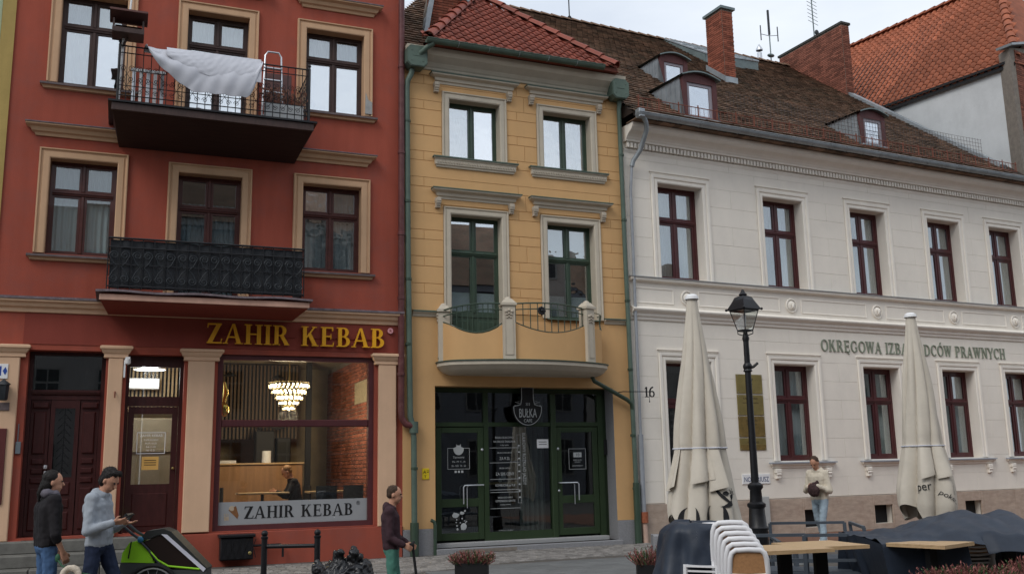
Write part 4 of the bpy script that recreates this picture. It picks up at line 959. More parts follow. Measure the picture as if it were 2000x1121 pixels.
om = MB().add([(-.05, .0, 10.12), (1.9, .0, 10.12), (1.9, 4, 13.8), (-.05, 1.2, 11.2)], [(0, 1, 2, 3)]).add([(-.05, .0, 10.02), (1.9, .0, 10.02), (1.9, 4, 13.7), (-.05, 1.2, 11.1)], [(3, 2, 1, 0)])
oldr = part('old_side_roof', om, blk, B)
part('tiles', flat_tiles(MB(), -.02, 1.9, -.05, 3.6, zr, math.atan(kk), keep=lambda u, y: y < 1.15 + 1.5 * max(0, u + .05)), tileC, oldr, kind='stuff')
gw = part('brick_gable', MB().poly([(.9, 10.6), (1.9, 11.2), (1.9, 14), (1.35, 14), (.95, 11.9)], 1.4, 1.6), mortar, B)
bk = MB(); brickwork(bk, (.98, 1.4, 11.2), (1, 0, 0), (0, 0, 1), (0, -1, 0), .8, 2.6); part('brickwork', bk, brick, gw, kind='stuff')
part('coping', MB().bar((.88, 1.40, 11.1), (1.38, 1.40, 14.0), .10, .25, (0, 1, 0)), zinc, gw)
part('flashing', MB().obox((1.75, 1.32, 12.45), (.20, 0, -.20), (0, .10, 0), (.03, 0, .03)), zinc, gw)
part('valley_flashing', MB().obox((3.75, 3.3, 13.15), (.75, .25, -.30), (.03, .35, .35), (0, -.02, .02)), zinc, B)
# downpipes with octagonal hoppers
def hopper(parent, u, z, w):
    k = .08; h_ = .46
    pts = [(u - w / 2 + k, z), (u + w / 2 - k, z), (u + w / 2, z + k), (u + w / 2, z + h_ - k), (u + w / 2 - k, z + h_), (u - w / 2 + k, z + h_), (u - w / 2, z + h_ - k), (u - w / 2, z + k)]
    m = MB().poly(pts, -.32, -.04); n0 = m.v[:8]; cx = u; cz = z + h_ / 2
    m.poly([(cx + (a - cx) * .93, cz + (b - cz) * .93) for a, b in pts], -.335, -.32)
    o = part('hopper', m, greenp, parent)
    for a, b in ((-.12, .12), (.12, .12), (-.12, .34), (.12, .34)): part('rivet', MB().ball((u + a, -.338, z + b), .014, .008, .014, 8, 4), greenp, o)
    part('seam', MB().box(u - .09, u + .09, -.343, -.335, z + .225, z + .24), greenp, o)
    return o
pl_ = part('left_downpipe', MB().tube([(.16, -.16, 9.75), (.14, -.15, 9.65), (.07, -.12, 9.5), (.06, -.11, 9.35), (.08, -.11, 6), (.12, -.12, 2.62), (.17, -.13, 2.45), (.19, -.13, 2.2), (.20, -.13, .30)], .058, 12), greenp, B)
part('foot', MB().tube([(.20, -.13, .62), (.20, -.13, .0)], .085, 12), green, pl_)
part('pipe_joint', MB().tube([(.19, -.13, 2.52), (.19, -.13, 2.3)], .088, 12), greenp, pl_)
for z in (8.6, 6.9, 5.3, 4.0, 1.6): part('pipe_collar', MB().lathe([(.059, 0), (.07, .008), (.07, .05), (.059, .06)], (.07 + (.13 if z < 2 else .02 if z < 6 else 0), -.11 - (.02 if z < 2 else 0), z), 12), green, pl_)
hopper(pl_, .22, 9.76, .44)
part('gutter_outlet', MB().tube([(.52, -.50, 10.24), (.40, -.42, 10.16), (.28, -.30, 10.05), (.25, -.22, 9.95)], .055, 10), greenp, pl_)
pr = part('right_downpipe', MB().tube([(5.02, -.16, 9.7), (5.02, -.12, 9.5), (5.03, -.11, 6), (5.06, -.12, .3)], .05, 12), greenp, B)
hopper(pr, 4.98, 9.70, .42)
for z in (8.4, 6.9, 5.1, 3.6, 2.2, 1.1): part('pipe_collar', MB().lathe([(.051, 0), (.062, .008), (.062, .05), (.051, .06)], (5.035, -.115, z), 12), green, pr)
part('foot', MB().tube([(5.06, -.12, 1.25), (5.06, -.12, .0)], .075, 12), green, pr)
part('pipe_branch', MB().tube([(4.04, -.25, 3.44), (4.10, -.22, 3.36), (4.9, -.16, 2.98), (5.02, -.13, 2.9), (5.05, -.12, 2.75)], .045, 10), green, pr)
# ---- curved balcony
def catmull(P, n):
    P = [Vector(p) for p in P]; P = [2 * P[0] - P[1]] + P + [2 * P[-1] - P[-2]]; o = []
    for i in range(1, len(P) - 2):
        for k in range(n):
            t = k / n; a, b, c, d = P[i - 1:i + 3]
            o.append(.5 * ((2 * b) + (c - a) * t + (2 * a - 5 * b + 4 * c - d) * t * t + (3 * b - a - 3 * c + d) * t ** 3))
    return o + [P[-2]]
path = catmull([(.80, 0), (.79, -.22), (1.02, -.52), (1.93, -.82), (2.9, -.86), (3.80, -.62), (4.24, -.34), (4.34, 0)], 8)
path = [Vector((p[0], p[1])) for p in path]
def off(i, d):
    a = path[max(i - 1, 0)]; b = path[min(i + 1, len(path) - 1)]; t = (b - a).normalized(); n = Vector((t.y, -t.x)); return path[i] + n * d
nP = len(path)
def ring(prof, mat, name, parent, close_bottom=True):
    vs = []; fs = []; n = len(prof)
    for d, z in prof:
        for i in range(nP):
            q = off(i, d); vs.append((q.x, min(q.y, .01), z))
    for j in range(n - 1):
        for i in range(nP - 1): fs.append((j * nP + i, j * nP + i + 1, (j + 1) * nP + i + 1, (j + 1) * nP + i))
    m = MB().add(vs, fs, True)
    if close_bottom: m.add(vs[:nP], [tuple(reversed(range(nP)))]); m.add(vs[-nP:], [tuple(range(nP))])
    return part(name, m, mat, parent)
bal = ring([(-.16, 3.44), (-.04, 3.48), (.02, 3.52), (.07, 3.58), (.10, 3.60), (.10, 3.67)], stone, 'balcony', B)
ring([(.0, 3.671), (.125, 3.673), (.13, 3.69), (.0, 3.71)], greenp, 'balcony_flashing', bal, False)
posts = [3, 24, 40]    # indices along the path
def seg_t(i, a, b):
    i0 = int(i); x = path[i0].x + (path[min(i0 + 1, nP - 1)].x - path[i0].x) * (i - i0)
    return max(0, min(1, (x - path[a].x) / (path[b].x - path[a].x)))
def parapet_h(i):
    for a, b in ((3, 24), (24, 40)):
        if a <= i <= b: t = seg_t(i, a, b); return 4.50 - .27 * math.sin(PI * t) ** .8 + (-.04 * (1 - t) if a == 3 else 0)
    return 4.42
pv = MB(); th = .11
rows_ = [[], [], [], []]
for i in range(nP):
    h_ = parapet_h(i); o = off(i, 0); q = off(i, -th)
    rows_[0].append((o.x, min(o.y, .01), 3.69)); rows_[1].append((o.x, min(o.y, .01), h_)); rows_[2].append((q.x, min(q.y, .01), h_)); rows_[3].append((q.x, min(q.y, .01), 3.69))
vs = sum(rows_, []); fs = [(j * nP + i, j * nP + i + 1, (j + 1) * nP + i + 1, (j + 1) * nP + i) for j in range(3) for i in range(nP - 1)]
part('parapet', pv.add(vs, fs, True), yel, bal)
for pi_, (i, hh, w_) in enumerate(zip(posts, (4.86, 4.93, 4.97), (.21, .25, .23))):
    p = path[i]; t = (path[i + 1] - path[i - 1]).normalized(); n = Vector((t.y, -t.x)); c = p - n * .04
    m = MB(); T3 = Vector((t.x, t.y, 0)); N3 = Vector((n.x, n.y, 0)); zz = 3.70
    m.obox((c.x, c.y, (zz + hh - .16) / 2), T3 * w_ / 2, N3 * .11, (0, 0, (hh - .16 - zz) / 2))
    m.obox((c.x, c.y, hh - .14), T3 * (w_ / 2 + .03), N3 * .14, (0, 0, .025))
    po = part('post', m, stone, bal)
    m = MB(); a_ = w_ / 2 + .02
    b4 = [Vector((c.x, c.y, hh - .115)) + T3 * x * a_ + N3 * y * .125 for x, y in ((-1, -1), (1, -1), (1, 1), (-1, 1))]; t4 = [Vector((c.x, c.y, hh - .03)) + T3 * x * .07 + N3 * y * .07 for x, y in ((-1, -1), (1, -1), (1, 1), (-1, 1))]
    m.add(b4 + t4, [(0, 1, 5, 4), (1, 2, 6, 5), (2, 3, 7, 6), (3, 0, 4, 7), (4, 5, 6, 7)]); m.ball((c.x, c.y, hh - .03), .07, .07, .05)
    part('cap', m, stone, po)
    f = c + n * .112; m = MB()
    for s in (-1, 1): m.obox((f.x + t.x * s * w_ * .32, f.y + t.y * s * w_ * .32, 4.2), T3 * .008, N3 * .008, (0, 0, .42))
    for z in (3.79, 4.62): m.obox((f.x, f.y, z), T3 * w_ * .32, N3 * .008, (0, 0, .01))
    for z, s in ((4.66, .035), (4.60, .028), (4.54, .022)):
        for k in (-1, 0, 1): m.ball((f.x + t.x * k * s * 1.6, f.y + t.y * k * s * 1.6, z - abs(k) * .02), s)
    part('relief', m, stoned, po)
def rail_between(a, b, top=4.80):
    m = MB(); idx = list(range(a, b + 1))
    tp = [(path[i].x, path[i].y + .03, top + .05 * math.sin(PI * seg_t(i, a, b)) - .08 * (a == 3) * (1 - seg_t(i, a, b))) for i in idx]
    m.tube(tp, .016, 6); m.tube([(x, y, z - .12) for x, y, z in tp], .012, 6); m.tube([(path[i].x, path[i].y + .03, parapet_h(i) + .03) for i in idx], .012, 6)
    rl = part('railing', m, green, bal)
    tot = 0; N = 12
    for k in range(1, N):
        tt = k / N; s = next(j for j in range(a, b) if seg_t(j + 1, a, b) >= tt); t0, t1 = seg_t(s, a, b), seg_t(s + 1, a, b); s += (tt - t0) / (t1 - t0 + 1e-6); i = int(s); f = s - i
        p = path[i].lerp(path[min(i + 1, nP - 1)], f); h0 = parapet_h(s if False else i) * (1 - f) + parapet_h(min(i + 1, nP - 1)) * f + .03
        zt = top + .05 * math.sin(PI * seg_t(s, a, b)) - .08 * (a == 3) * (1 - seg_t(s, a, b))
        part('baluster', MB().tube([(p.x, p.y + .03, h0), (p.x, p.y + .03, zt)], .010, 5), green, rl)
rail_between(3, 24); rail_between(24, 40)
m = MB()
for i0, i1 in ((42, 48), (49, 55)):
    if i1 < nP: m.tube([(path[i].x, path[i].y + .02, 4.75 - .01 * i0 * 0) for i in range(i0, i1 + 1)], .01, 5)
m.tube([(path[-8].x, path[-8].y, 4.42), (path[-6].x - .02, path[-6].y, 4.56), (path[-8].x, path[-8].y, 4.74)], .01, 5); m.tube([(path[-5].x, path[-5].y, 4.42), (path[-4].x, path[-4].y, 4.6), (path[-5].x, path[-5].y, 4.74)], .01, 5)
part('side_railing', m, green, bal)
# rosette fixed to the railing
t = MB()
for k in range(8):
    a = k * PI / 4; t.ball((2.62 + .06 * math.cos(a), -.90, 4.68 + .06 * math.sin(a)), .034, .02, .034, 8, 5)
t.ball((2.62, -.92, 4.68), .035)
lone('iron_rosette', t, iron, 'small black iron rosette fixed on the curved balcony railing', 'rosette', 'B', (2.62, -.9, 4.68))
# ---- cafe front
y = .30; u0, u1, z0, z1 = shopB
F = MB()
part('shop_reveal', MB().box(u1 - .004, u1 + .004, -.01, y + .2, z0, z1), gran, B)
th = .12
F.box(u0 - .02, u0 + .10, y, y + .14, z0, z1 + .02); F.box(4.41, 4.54, y, y + .14, z0, z1 + .02); F.box(u0 + .10, 4.41, y + .002, y + .138, z1 - .10, z1 + .02)
F.box(4.54, u1 + .02, y + .06, y + .14, z0, z1 + .02)
F.cbox(u0 + .10, 1.80, y - .012, y + .12, 2.44, 2.53, .01); F.cbox(1.90, 3.30, y - .012, y + .12, 2.44, 2.53, .01); F.cbox(3.42, 4.41, y - .012, y + .12, 2.44, 2.53, .01)
F.box(1.80, 1.90, y - .002, y + .13, z0 + .08, z1 - .1); F.cbox(3.30, 3.42, y - .03, y + .13, z0 + .08, z1 - .1, .012)
F.box(1.90, 3.30, y, y + .12, z0 + .08, z0 + .25)
shop = part('cafe_front', F, greens, B)
def leaf(a, b, rails, nm):
    m = MB(); yy = y + .01; s = .12
    m.cbox(a, a + s, yy, yy + .06, .22, 2.43, .006); m.cbox(b - s, b, yy, yy + .06, .22, 2.43, .006)
    for z_0, z_1 in rails: m.cbox(a + s, b - s, yy, yy + .06, z_0, z_1, .006)
    o = part(nm, m, greens, shop)
    for r0, r1 in zip(rails[:-1], rails[1:]): part('pane', MB().box(a + s, b - s, yy + .03, yy + .036, r0[1], r1[0]), glk, shop)
    return o
l1 = leaf(.775, 1.795, [(.22, .36), (.86, 1.02), (2.32, 2.43)], 'cafe_door')
l2 = leaf(3.425, 4.40, [(.22, .36), (.86, 1.02), (2.32, 2.43)], 'cafe_door')
part('pane', MB().box(1.90, 3.30, y + .05, y + .058, z0 + .25, 2.44), glk, shop)
for a, b in ((.76, 1.80), (1.90, 3.30), (3.42, 4.41)): part('pane', MB().box(a, b, y + .05, y + .058, 2.53, z1 - .10), glk, shop)
for u, s in ((1.76, -1), (3.46, 1)):
    part('door_handle', MB().tube([(u, y - .0, 1.28), (u, y - .055, 1.28), (u + s * .02, y - .06, 1.28), (u + s * .40, y - .06, 1.28), (u + s * .43, y - .06, 1.25), (u + s * .43, y - .06, .92)], .013, 8).tube([(u + s * .32, y - .03, 1.27), (u + s * .345, y - .03, 1.24), (u + s * .345, y - .03, .84)], .009, 8), alu, shop)
    part('door_lock', MB().lathe([(0, 0), (.03, 0)], (0, 0, 0)).ball((u, y - .0, 1.98), .028, .012, .028), alu, shop)
part('door_lock', MB().ball((3.46, y, 1.12), .026, .012, .026), alu, shop)
# granite doorstep
stp = part('doorstep', MB().cbox(u0 - .02, u1 + .05, -.14, .46, -.02, .10, .01), gran, B)
part('step_edge', MB().cbox(u0 - .0, 4.5, .10, .30, .10, .185, .008), M('pale_granite', (.34, .34, .34), .55, .25, 60), stp)
part('basement_grille', MB().box(1.1, 2.3, -.145, -.14, .01, .075), mortar, stp)
# prints on the glass
yg = y + .033
def frame_print(a, b, c, d, yy, t=.008):
    m = MB(); m.box(a, b, yy - .002, yy, c, c + t); m.box(a, b, yy - .002, yy, d - t, d); m.box(a, a + t, yy - .002, yy, c + t, d - t); m.box(b - t, b, yy - .002, yy, c + t, d - t); return m
pt = M('print_white', (.42, .44, .44), .6, .05, 20)
fp = part('opening_hours_print', frame_print(1.03, 1.50, 1.60, 2.02, yg), pt, shop)
sh = MB(); ys_ = yg - .001; cxp, czp = 1.265, 2.0
sh.poly([(cxp - .11, czp + .02)] + [(cxp + .11 * math.cos(PI + PI * k / 12), czp + .0 + .12 * math.sin(PI + PI * k / 12)) for k in range(13)] + [(cxp + .11, czp + .02), (cxp + .05, czp + .04), (cxp + .045, czp + .10), (cxp + .025, czp + .07), (cxp - .025, czp + .07), (cxp - .045, czp + .10), (cxp - .05, czp + .04)], ys_ - .004, ys_ - .002)
part('cafe_badge', sh, pt, shop)
for s, z, sz in (('Zapraszamy', 1.82, .055), ('PN - PT  9 - 19', 1.73, .05), ('SB - ND  10 - 20', 1.65, .05)): inst('lettering', text_mesh(s, sz, .0008, pt, .9, 'CENTER'), shop, (cxp, yg - .003, z))
for k in range(3): part('social_icon', MB().box(cxp - .09 + k * .07, cxp - .045 + k * .07, yg - .004, yg - .002, 1.53, 1.575), pt, shop)
# sticker sheet on the lower pane: bubbles
stc = MB(); rs = random.Random(3)
for k in range(26):
    stc.ball((cxp + .02 + rs.uniform(-.14, .14), yg - .003, .60 + rs.uniform(-.19, .19)), rs.uniform(.008, .022), .002, rs.uniform(.008, .022), 8, 4)
part('bubble_print', stc, pt, shop, kind='stuff')
for a, b, r1, r2 in ((-.08, .10, .07, .05), (.09, -.12, .065, .07), (.06, .14, .05, .03)): part('bubble_print', MB().ball((cxp + a, yg - .005, .60 + b), r1, .002, r2, 14, 5), pt, shop)
# window lettering
cw = 2.27; lines = [('BUŁKA BUŁKOWO', 2.20, .062), ('NA DRUGIE ŚNIADANIE', 2.12, .058), ('w ciągu tygodnia', 2.06, .035), ('DRUGA KAWA GRATIS', 1.90, .04), ('ZA 9 ZŁ', 1.77, .085), ('DRUGIE CIASTKO', 1.59, .04), ('ZA 50% CENY', 1.46, .085), ('KOMBUCHA za 9 zł', 1.24, .065), ('WODA DO KAWY', 1.0, .05), ('LEMONIADA GRATIS', .93, .06), ('do każdego zamówienia', .87, .03)]
for s, z, sz in lines: inst('lettering', text_mesh(s, sz, .0008, pt, .78, 'CENTER'), shop, (cw, y + .048, z))
for z in (2.01, 1.71, 1.38, 1.17, 1.12, .80): part('print_rule', MB().box(cw - .33, cw + .33, y + .046, y + .048, z, z + .008), pt, shop)
inst('lettering', text_mesh('ZAPRASZAMY  DO BUŁKI', .028, .0008, pt, 1, 'CENTER'), shop, (cw + .0, y + .048, .36))
inst('lettering', text_mesh('BUŁKOWY ROZKŁAD JAZDY', .105, .0008, pt, .78), shop, (2.67, y + .048, 2.32), (0, R(90), 0))
tbl = frame_print(2.55, 2.63, .90, 2.28, y + .048, .005)
for k in range(9): tbl.box(2.57, 2.61, y + .046, y + .048, 1.0 + k * .13, 1.03 + k * .13)
part('timetable_print', tbl, pt, shop)
part('paper_sheet', MB().box(3.0, 3.26, y + .042, y + .046, 2.0, 2.18), white, shop)
for z in (2.12, 2.07): part('paper_line', MB().box(3.04, 3.22, y + .040, y + .0415, z, z + .012), blk, shop)
part('address_print', frame_print(3.72, 4.12, 1.55, 1.98, yg), pt, shop)
part('address_badge', MB().cbox(3.83, 4.02, yg - .004, yg - .002, 1.80, 1.90, .001), pt, shop)
inst('lettering', text_mesh('10', .09, .0008, blk, 1, 'CENTER'), shop, (3.925, yg - .005, 1.82))
for s, z, sz in (('WEJŚCIE DO', 1.73, .035), ('LOKALU', 1.69, .035), ('APARTAMENTY', 1.61, .035)): inst('lettering', text_mesh(s, sz, .0008, pt, 1, 'CENTER'), shop, (3.92, yg - .003, z))
# hanging shield sign
hs = thing('cafe_sign', 'round black shield sign reading BUŁKA CAFE hanging over the cafe entrance', 'sign', 'B', (2.70, .05, 2.4))
cx, cz, rr = 2.70, 2.80, .335; ysn = .10
def shield(r, dz=0):
    p = [(cx + r * math.cos(PI + PI * k / 18), cz + dz + r * 1.08 * math.sin(PI + PI * k / 18)) for k in range(19)]
    p += [(cx + r, cz + .04), (cx + r * .5, cz + .08), (cx + r * .42, cz + .20), (cx + r * .42, cz + .43), (cx - r * .42, cz + .43), (cx - r * .42, cz + .20), (cx - r * .5, cz + .08), (cx - r, cz + .04)]
    return p
part('plate', MB().poly(shield(rr), ysn, ysn + .05), blk, hs)
prt = shield(rr * .93); ol = MB(); prt.append(prt[0])
for (a, b), (c, d) in zip(prt[:-1], prt[1:]): ol.bar((a, ysn - .006, b), (c, ysn - .006, d), .010, .010, (0, 1, 0))
part('outline', ol, pt, hs)
inst('lettering', text_mesh('BUŁKA', .26, .003, pt, .50, 'CENTER'), hs, (cx, ysn - .006, cz - .18))
inst('lettering', text_mesh('CAFE', .095, .003, pt, .85, 'CENTER'), hs, (cx, ysn - .006, cz - .28))
for k in (-1, 0, 1): part('steam_line', MB().tube([(cx + k * .035, ysn - .006, cz + .06), (cx + k * .035 + .01, ysn - .006, cz + .09), (cx + k * .035, ysn - .006, cz + .12)], .005, 5), pt, hs)
for k in (-1, 1):
    part('scroll_line', MB().tube([(cx + k * .30, ysn - .0, cz + .06), (cx + k * .21, ysn, cz + .06), (cx + k * .16, ysn, cz + .10), (cx + k * .28, ysn, cz + .13), (cx + k * .18, ysn, cz + .15)], .006, 5), pt, hs)
for k in (-1, 1): part('hanger', MB().tube([(cx + k * .09, ysn + .02, cz + .3), (cx + k * .09, ysn + .02, 3.25)], .008, 6), iron, hs)
# interior of the cafe
lone('bar_shelf', MB().cbox(1.95, 3.15, .8, 1.15, 1.27, 1.315, .006), oak, 'pale wooden bar shelf inside the cafe window', 'shelf', 'B', (2.5, .9, 1.27))
for k, (u, lab) in enumerate(((2.1, 'left dark bar stool under the wooden shelf in the cafe window'), (2.65, 'right dark bar stool under the wooden shelf in the cafe window'))):
    t = thing('bar_stool', lab, 'stool', 'B', (u, 1.3, .12), 'bar stools in the cafe window')
    part('seat', MB().cbox(u - .17, u + .17, 1.15, 1.45, .86, .9, .01), blk, t); part('backrest', MB().cbox(u - .17, u + .17, 1.43, 1.46, .95, 1.2, .008), blk, t)
    for a in (-.15, .15):
        for b in (1.17, 1.43): part('leg', MB().tube([(u + a, b, .87), (u + a * 1.2, b, .12)], .012, 6), iron, t)
t = thing('curtain', 'tall pale pleated curtain hanging inside the right half of the cafe window', 'curtain', 'B', (3.0, .7, .2))
part('fabric', MB().grid(lambda s, q: (2.75 + .6 * s, .75 + .04 * math.sin(s * 34), .2 + 2.9 * q), 60, 3), M('cafe_curtain', (.42, .40, .37), .9, .08, 3), t)
t = MB(); t.ball((2.5, 1.0, 1.42), .05, .05, .07); t.ball((2.42, 1.0, 1.36), .04, .04, .05)
lone('salt_cellars', t, white, 'small white jars on the bar shelf in the cafe window', 'jars', 'B', (2.5, 1.0, 1.315))
# small fittings
lone('entry_reader', MB().cbox(4.555, 4.625, .30, .35, 1.84, 2.16, .008).box(4.575, 4.61, .295, .30, 2.08, 2.12), blk, 'narrow black door phone on the frame right of the cafe entrance', 'door phone', 'B', (4.59, .3, 1.84))
t = thing('yellow_sign', 'small yellow sign on the ochre wall left of the cafe front', 'sign', 'B', (.46, -.02, 1.4))
part('plate', MB().cbox(.39, .53, -.028, -.013, 1.42, 1.63, .003), M('safety_yellow', (.75, .55, .02), .5), t)
inst('lettering', text_mesh('A', .09, .001, blk, 1), t, (.41, -.0295, 1.53)); inst('lettering', text_mesh('T', .07, .001, blk, 1), t, (.43, -.0295, 1.45))
for k in range(2): part('print_line', MB().box(.48, .52, -.0305, -.029, 1.55 + k * .03, 1.56 + k * .03), blk, t)
lone('vent_pipe', MB().tube([(.62, -.10, -.05), (.62, -.10, .56), (.60, -.10, .62), (.54, -.10, .65)], .035, 10), green, 'short green vent pipe with a bent top at the left foot of the cafe front', 'pipe', 'B', (.62, -.1, 0))
t = thing('house_number', 'iron house number 16 on a thin bracket between the ochre and the white house', 'house number', 'B', (4.9, -.3, 3.1))
part('bracket', MB().tube([(4.74, -.0, 3.14), (4.74, -.30, 3.14), (5.45, -.36, 3.14)], .010, 6), iron, t)
m = MB(); m.tube([(5.33, -.36, 3.08), (5.33, -.36, 2.93)], .006, 5); m.ball((5.33, -.36, 2.93), .015, .01, .02, 8, 4); part('pendant', m, iron, t)
d1 = MB(); d1.poly([(5.245, 3.03), (5.275, 3.03), (5.275, 3.24), (5.245, 3.24)], -.38, -.36); d1.poly([(5.215, 3.02), (5.305, 3.02), (5.305, 3.035), (5.215, 3.035)], -.3805, -.36); d1.poly([(5.215, 3.19), (5.245, 3.21), (5.245, 3.235)], -.3808, -.36)
part('digit', d1, iron, t)
d6 = MB()
for q in _bow(5.39, 3.09, .065, .068, .026, .02, 0, 360, 18): d6.poly(q, -.38, -.36)
for q in _bow(5.43, 3.12, .105, .13, .028, .03, 95, 185, 8): d6.poly(q, -.3806, -.36)
part('digit', d6, iron, t)
# ================================================================== WHITE HOUSE
C = thing('white_house', 'long white two-storey house with dark red windows, dentil cornice and old brown tiled roof', 'building', 'C')
UC = 14.6
up_ = [(.91, 2.17), (3.97, 5.22), (6.80, 8.02), (9.58, 10.80), (12.0, 13.22)]
zu = (5.70, 7.94); zl = (1.64, 3.88)
dr = (.90, 2.15, .42, 3.86)
hC = [(a, b, *zu) for a, b in up_] + [(a, b, *zl) for a, b in up_[1:]] + [dr]
vents = [(4.55, 5.15, .12, .52), (6.75, 7.35, .12, .55), (9.9, 10.5, .12, .55)]
wc = part('wall', MB().wall(0.03, UC, -.3, 9.1, hC + vents, 0, .42), whij, C)
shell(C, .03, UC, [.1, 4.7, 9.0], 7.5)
cs = []; z = .80; k = 0
while z < 4.70:
    h_ = min(.45, 4.70 - z)
    if h_ > .06: cs.append((z, z + h_, [(.75 if k % 2 else 0) + 1.5 * i for i in range(1, 10)]))
    z += .45; k += 1
z = 5.72; k = 0
while z < 8.55:
    h_ = min(.45, 8.58 - z); cs.append((z, z + h_, [(.75 if k % 2 else 0) + 1.5 * i for i in range(1, 10)])); z += .45; k += 1
sb = [(a - .19, b + .19, c - .0, d + .19) for a, b, c, d in hC]
ashlar(wc, 'ashlar_block', whi, .035, UC, cs, sb, -.012, .0016, .003)
# travertine base slabs
m = 0; u = .04; base = part('stone_base', MB().wall(.035, UC, -.3, .785, vents + [dr], -.02, .005), mortar, C)
js = [.78, 2.3, 3.35, 4.5, 5.2, 6.7, 7.4, 8.6, 9.85, 10.6, 11.8, 13, 14.2]
def slabs(z0, z1, js):
    cuts = [.04] + js + [UC]
    for a, b in zip(cuts[:-1], cuts[1:]):
        if (a + b) / 2 > dr[0] and (a + b) / 2 < dr[1] and b <= 2.35: continue
        mb = MB(); rects = [(a, b, z0, z1)]
        for h in vents:
            nr = []
            for r in rects:
                if h[0] >= r[1] or h[1] <= r[0] or h[2] >= r[3] or h[3] <= r[2]: nr.append(r); continue
                if r[0] < h[0]: nr.append((r[0], h[0], r[2], r[3]))
                if r[1] > h[1]: nr.append((h[1], r[1], r[2], r[3]))
                m0 = max(r[0], h[0]); m1 = min(r[1], h[1])
                if r[2] < h[2]: nr.append((m0, m1, r[2], h[2]))
                if r[3] > h[3]: nr.append((m0, m1, h[3], r[3]))
            rects = nr
        for r in rects:
            if r[1] - r[0] > .04 and r[3] - r[2] > .03: mb.cbox(r[0] + .003, r[1] - .003, -.06, -.021, r[2] + .002, r[3] - .002, .004)
        if mb.v: part('stone_slab', mb, trav, base)
slabs(-.05, .785, js)
for h in vents: part('basement_grille', MB().box(h[0], h[1], .15, .17, h[2], h[3]), blk, base)
# windows
sur = [(0, .32), (0, -.02), (.02, -.035), (.07, -.035), (.08, -.02), (.095, -.02), (.11, -.05), (.15, -.055), (.175, -.055), (.185, -.012)]
winC = M('maroon_paint', (.075, .019, .021), .4, .15, 5, .03, 40, coat=.15)
inw = M('inner_casement', (.55, .55, .53), .5, .05, 4)
def cwin(a, b, z0, z1, lower):
    w = window(C, a, b, z0, z1, .27, winC, glm, .64, .075, curtain=[(drape, .0, .34, 0, 1), (curt, .30, 1.12, 0, 1)] if random.random() < .5 else [(curt, .0, .6, 0, 1), (drape, .62, 1.12, 0, 1)], cdist=.24,
               gs=[glass_lo if lower else glass_up] * 4)
    i = MB(); um = (a + b) / 2
    for u in (a + .12, um - .05, um + .05, b - .12): i.box(u - .018, u + .018, .42, .45, z0 + .02, z1 - .02)
    part('inner_casement', i, inw, w)
    part('surround', MB().surround(a, b, z0, z1, sur), whit, w)
    part('head_moulding', MB().moulding(a - .16, b + .16, [(.0, 0), (.02, .0), (.03, .03), (.055, .045), (.055, .06)], z1 + .19), whit, w)
    if lower:
        q = part('sill', MB().moulding(a - .22, b + .27, [(0, 0), (.04, .01), (.05, .05), (.10, .08), (.10, .11)], z0 - .17), whit, w)
        part('sill_flashing', MB().box(a - .34, b + .39, -.13, .36, z0 - .058, z0 - .03), M('sill_lead', (.36, .39, .44), .5, .1, 5) if 'sill_lead' not in MATS else MATS['sill_lead'], w)
        for u in (a - .13, b + .16):
            m = MB(); m.cbox(u - .08, u + .08, -.10, -.0, z0 - .27, z0 - .175, .012); m.cbox(u - .06, u + .06, -.085, 0, z0 - .40, z0 - .27, .015); m.tube([(u - .06, -.07, z0 - .30), (u + .06, -.07, z0 - .30)], .035, 8); m.tube([(u - .05, -.06, z0 - .38), (u + .05, -.06, z0 - .38)], .028, 8)
            part('bracket', m, whit, w)
    return w
glass_up = glass('white_house_upper_glass', .16, wave=.05); glass_lo = glass('white_house_lower_glass', .10, wave=.05)
for a, b in up_: cwin(a, b, *zu, False)
for a, b in up_[1:]: cwin(a, b, *zl, True)
# blind in one upper window, panelled door
dm = MB(); a, b, c, d = dr; y = .42
dm.box(a - .02, a + .08, y, y + .1, c, d + .02); dm.box(b - .08, b + .02, y, y + .1, c, d + .02); dm.box(a + .08, b - .08, y, y + .1, 2.95, 3.07); dm.box(a + .08, b - .08, y, y + .1, d - .06, d + .02)
door = part('panelled_door', dm, winC, C)
um = (a + b) / 2
for p, q in ((a + .085, um - .003), (um + .003, b - .085)):
    m = MB(); m.box(p, p + .09, y + .01, y + .07, c + .03, 2.94); m.box(q - .09, q, y + .01, y + .07, c + .03, 2.94); m.box(p + .09, q - .09, y + .01, y + .07, c + .03, 1.45); m.box(p + .09, q - .09, y + .01, y + .07, 2.85, 2.94)
    m.cbox(p + .12, q - .12, y - .01, y + .01, .62, 1.3, .02); part('door_leaf', m, winC, door)
    part('pane', MB().box(p + .09, q - .09, y + .04, y + .046, 1.45, 2.85), gl, door)
    g = MB(); cx = (p + q) / 2
    for k in range(10):
        for s in (-1, 1): g.tube(volute((cx + s * .07, y + .0, 1.54 + k * .14), .055, s, 1 if k % 2 else -1, 9), .007, 4)
    g.tube([(cx, y, 1.45), (cx, y, 2.85)], .008, 4); part('lattice', g, iron, door)
part('light', MB().box(a + .08, b - .08, y + .04, y + .046, 3.07, d - .06), gl, door)
part('surround', MB().surround(a, b, c, d, [(0, .44)] + sur[1:]), whit, door)
part('head_moulding', MB().moulding(a - .16, b + .16, [(.0, 0), (.02, .0), (.03, .03), (.055, .045), (.055, .06)], d + .19), whit, door)
ds = part('door_steps', MB().box(.72, 2.4, -.35, .42, -.2, .21), stepm, C)
part('step_stone', MB().cbox(.72, 2.4, -.02, .42, .212, .41, .01), stepm, ds)
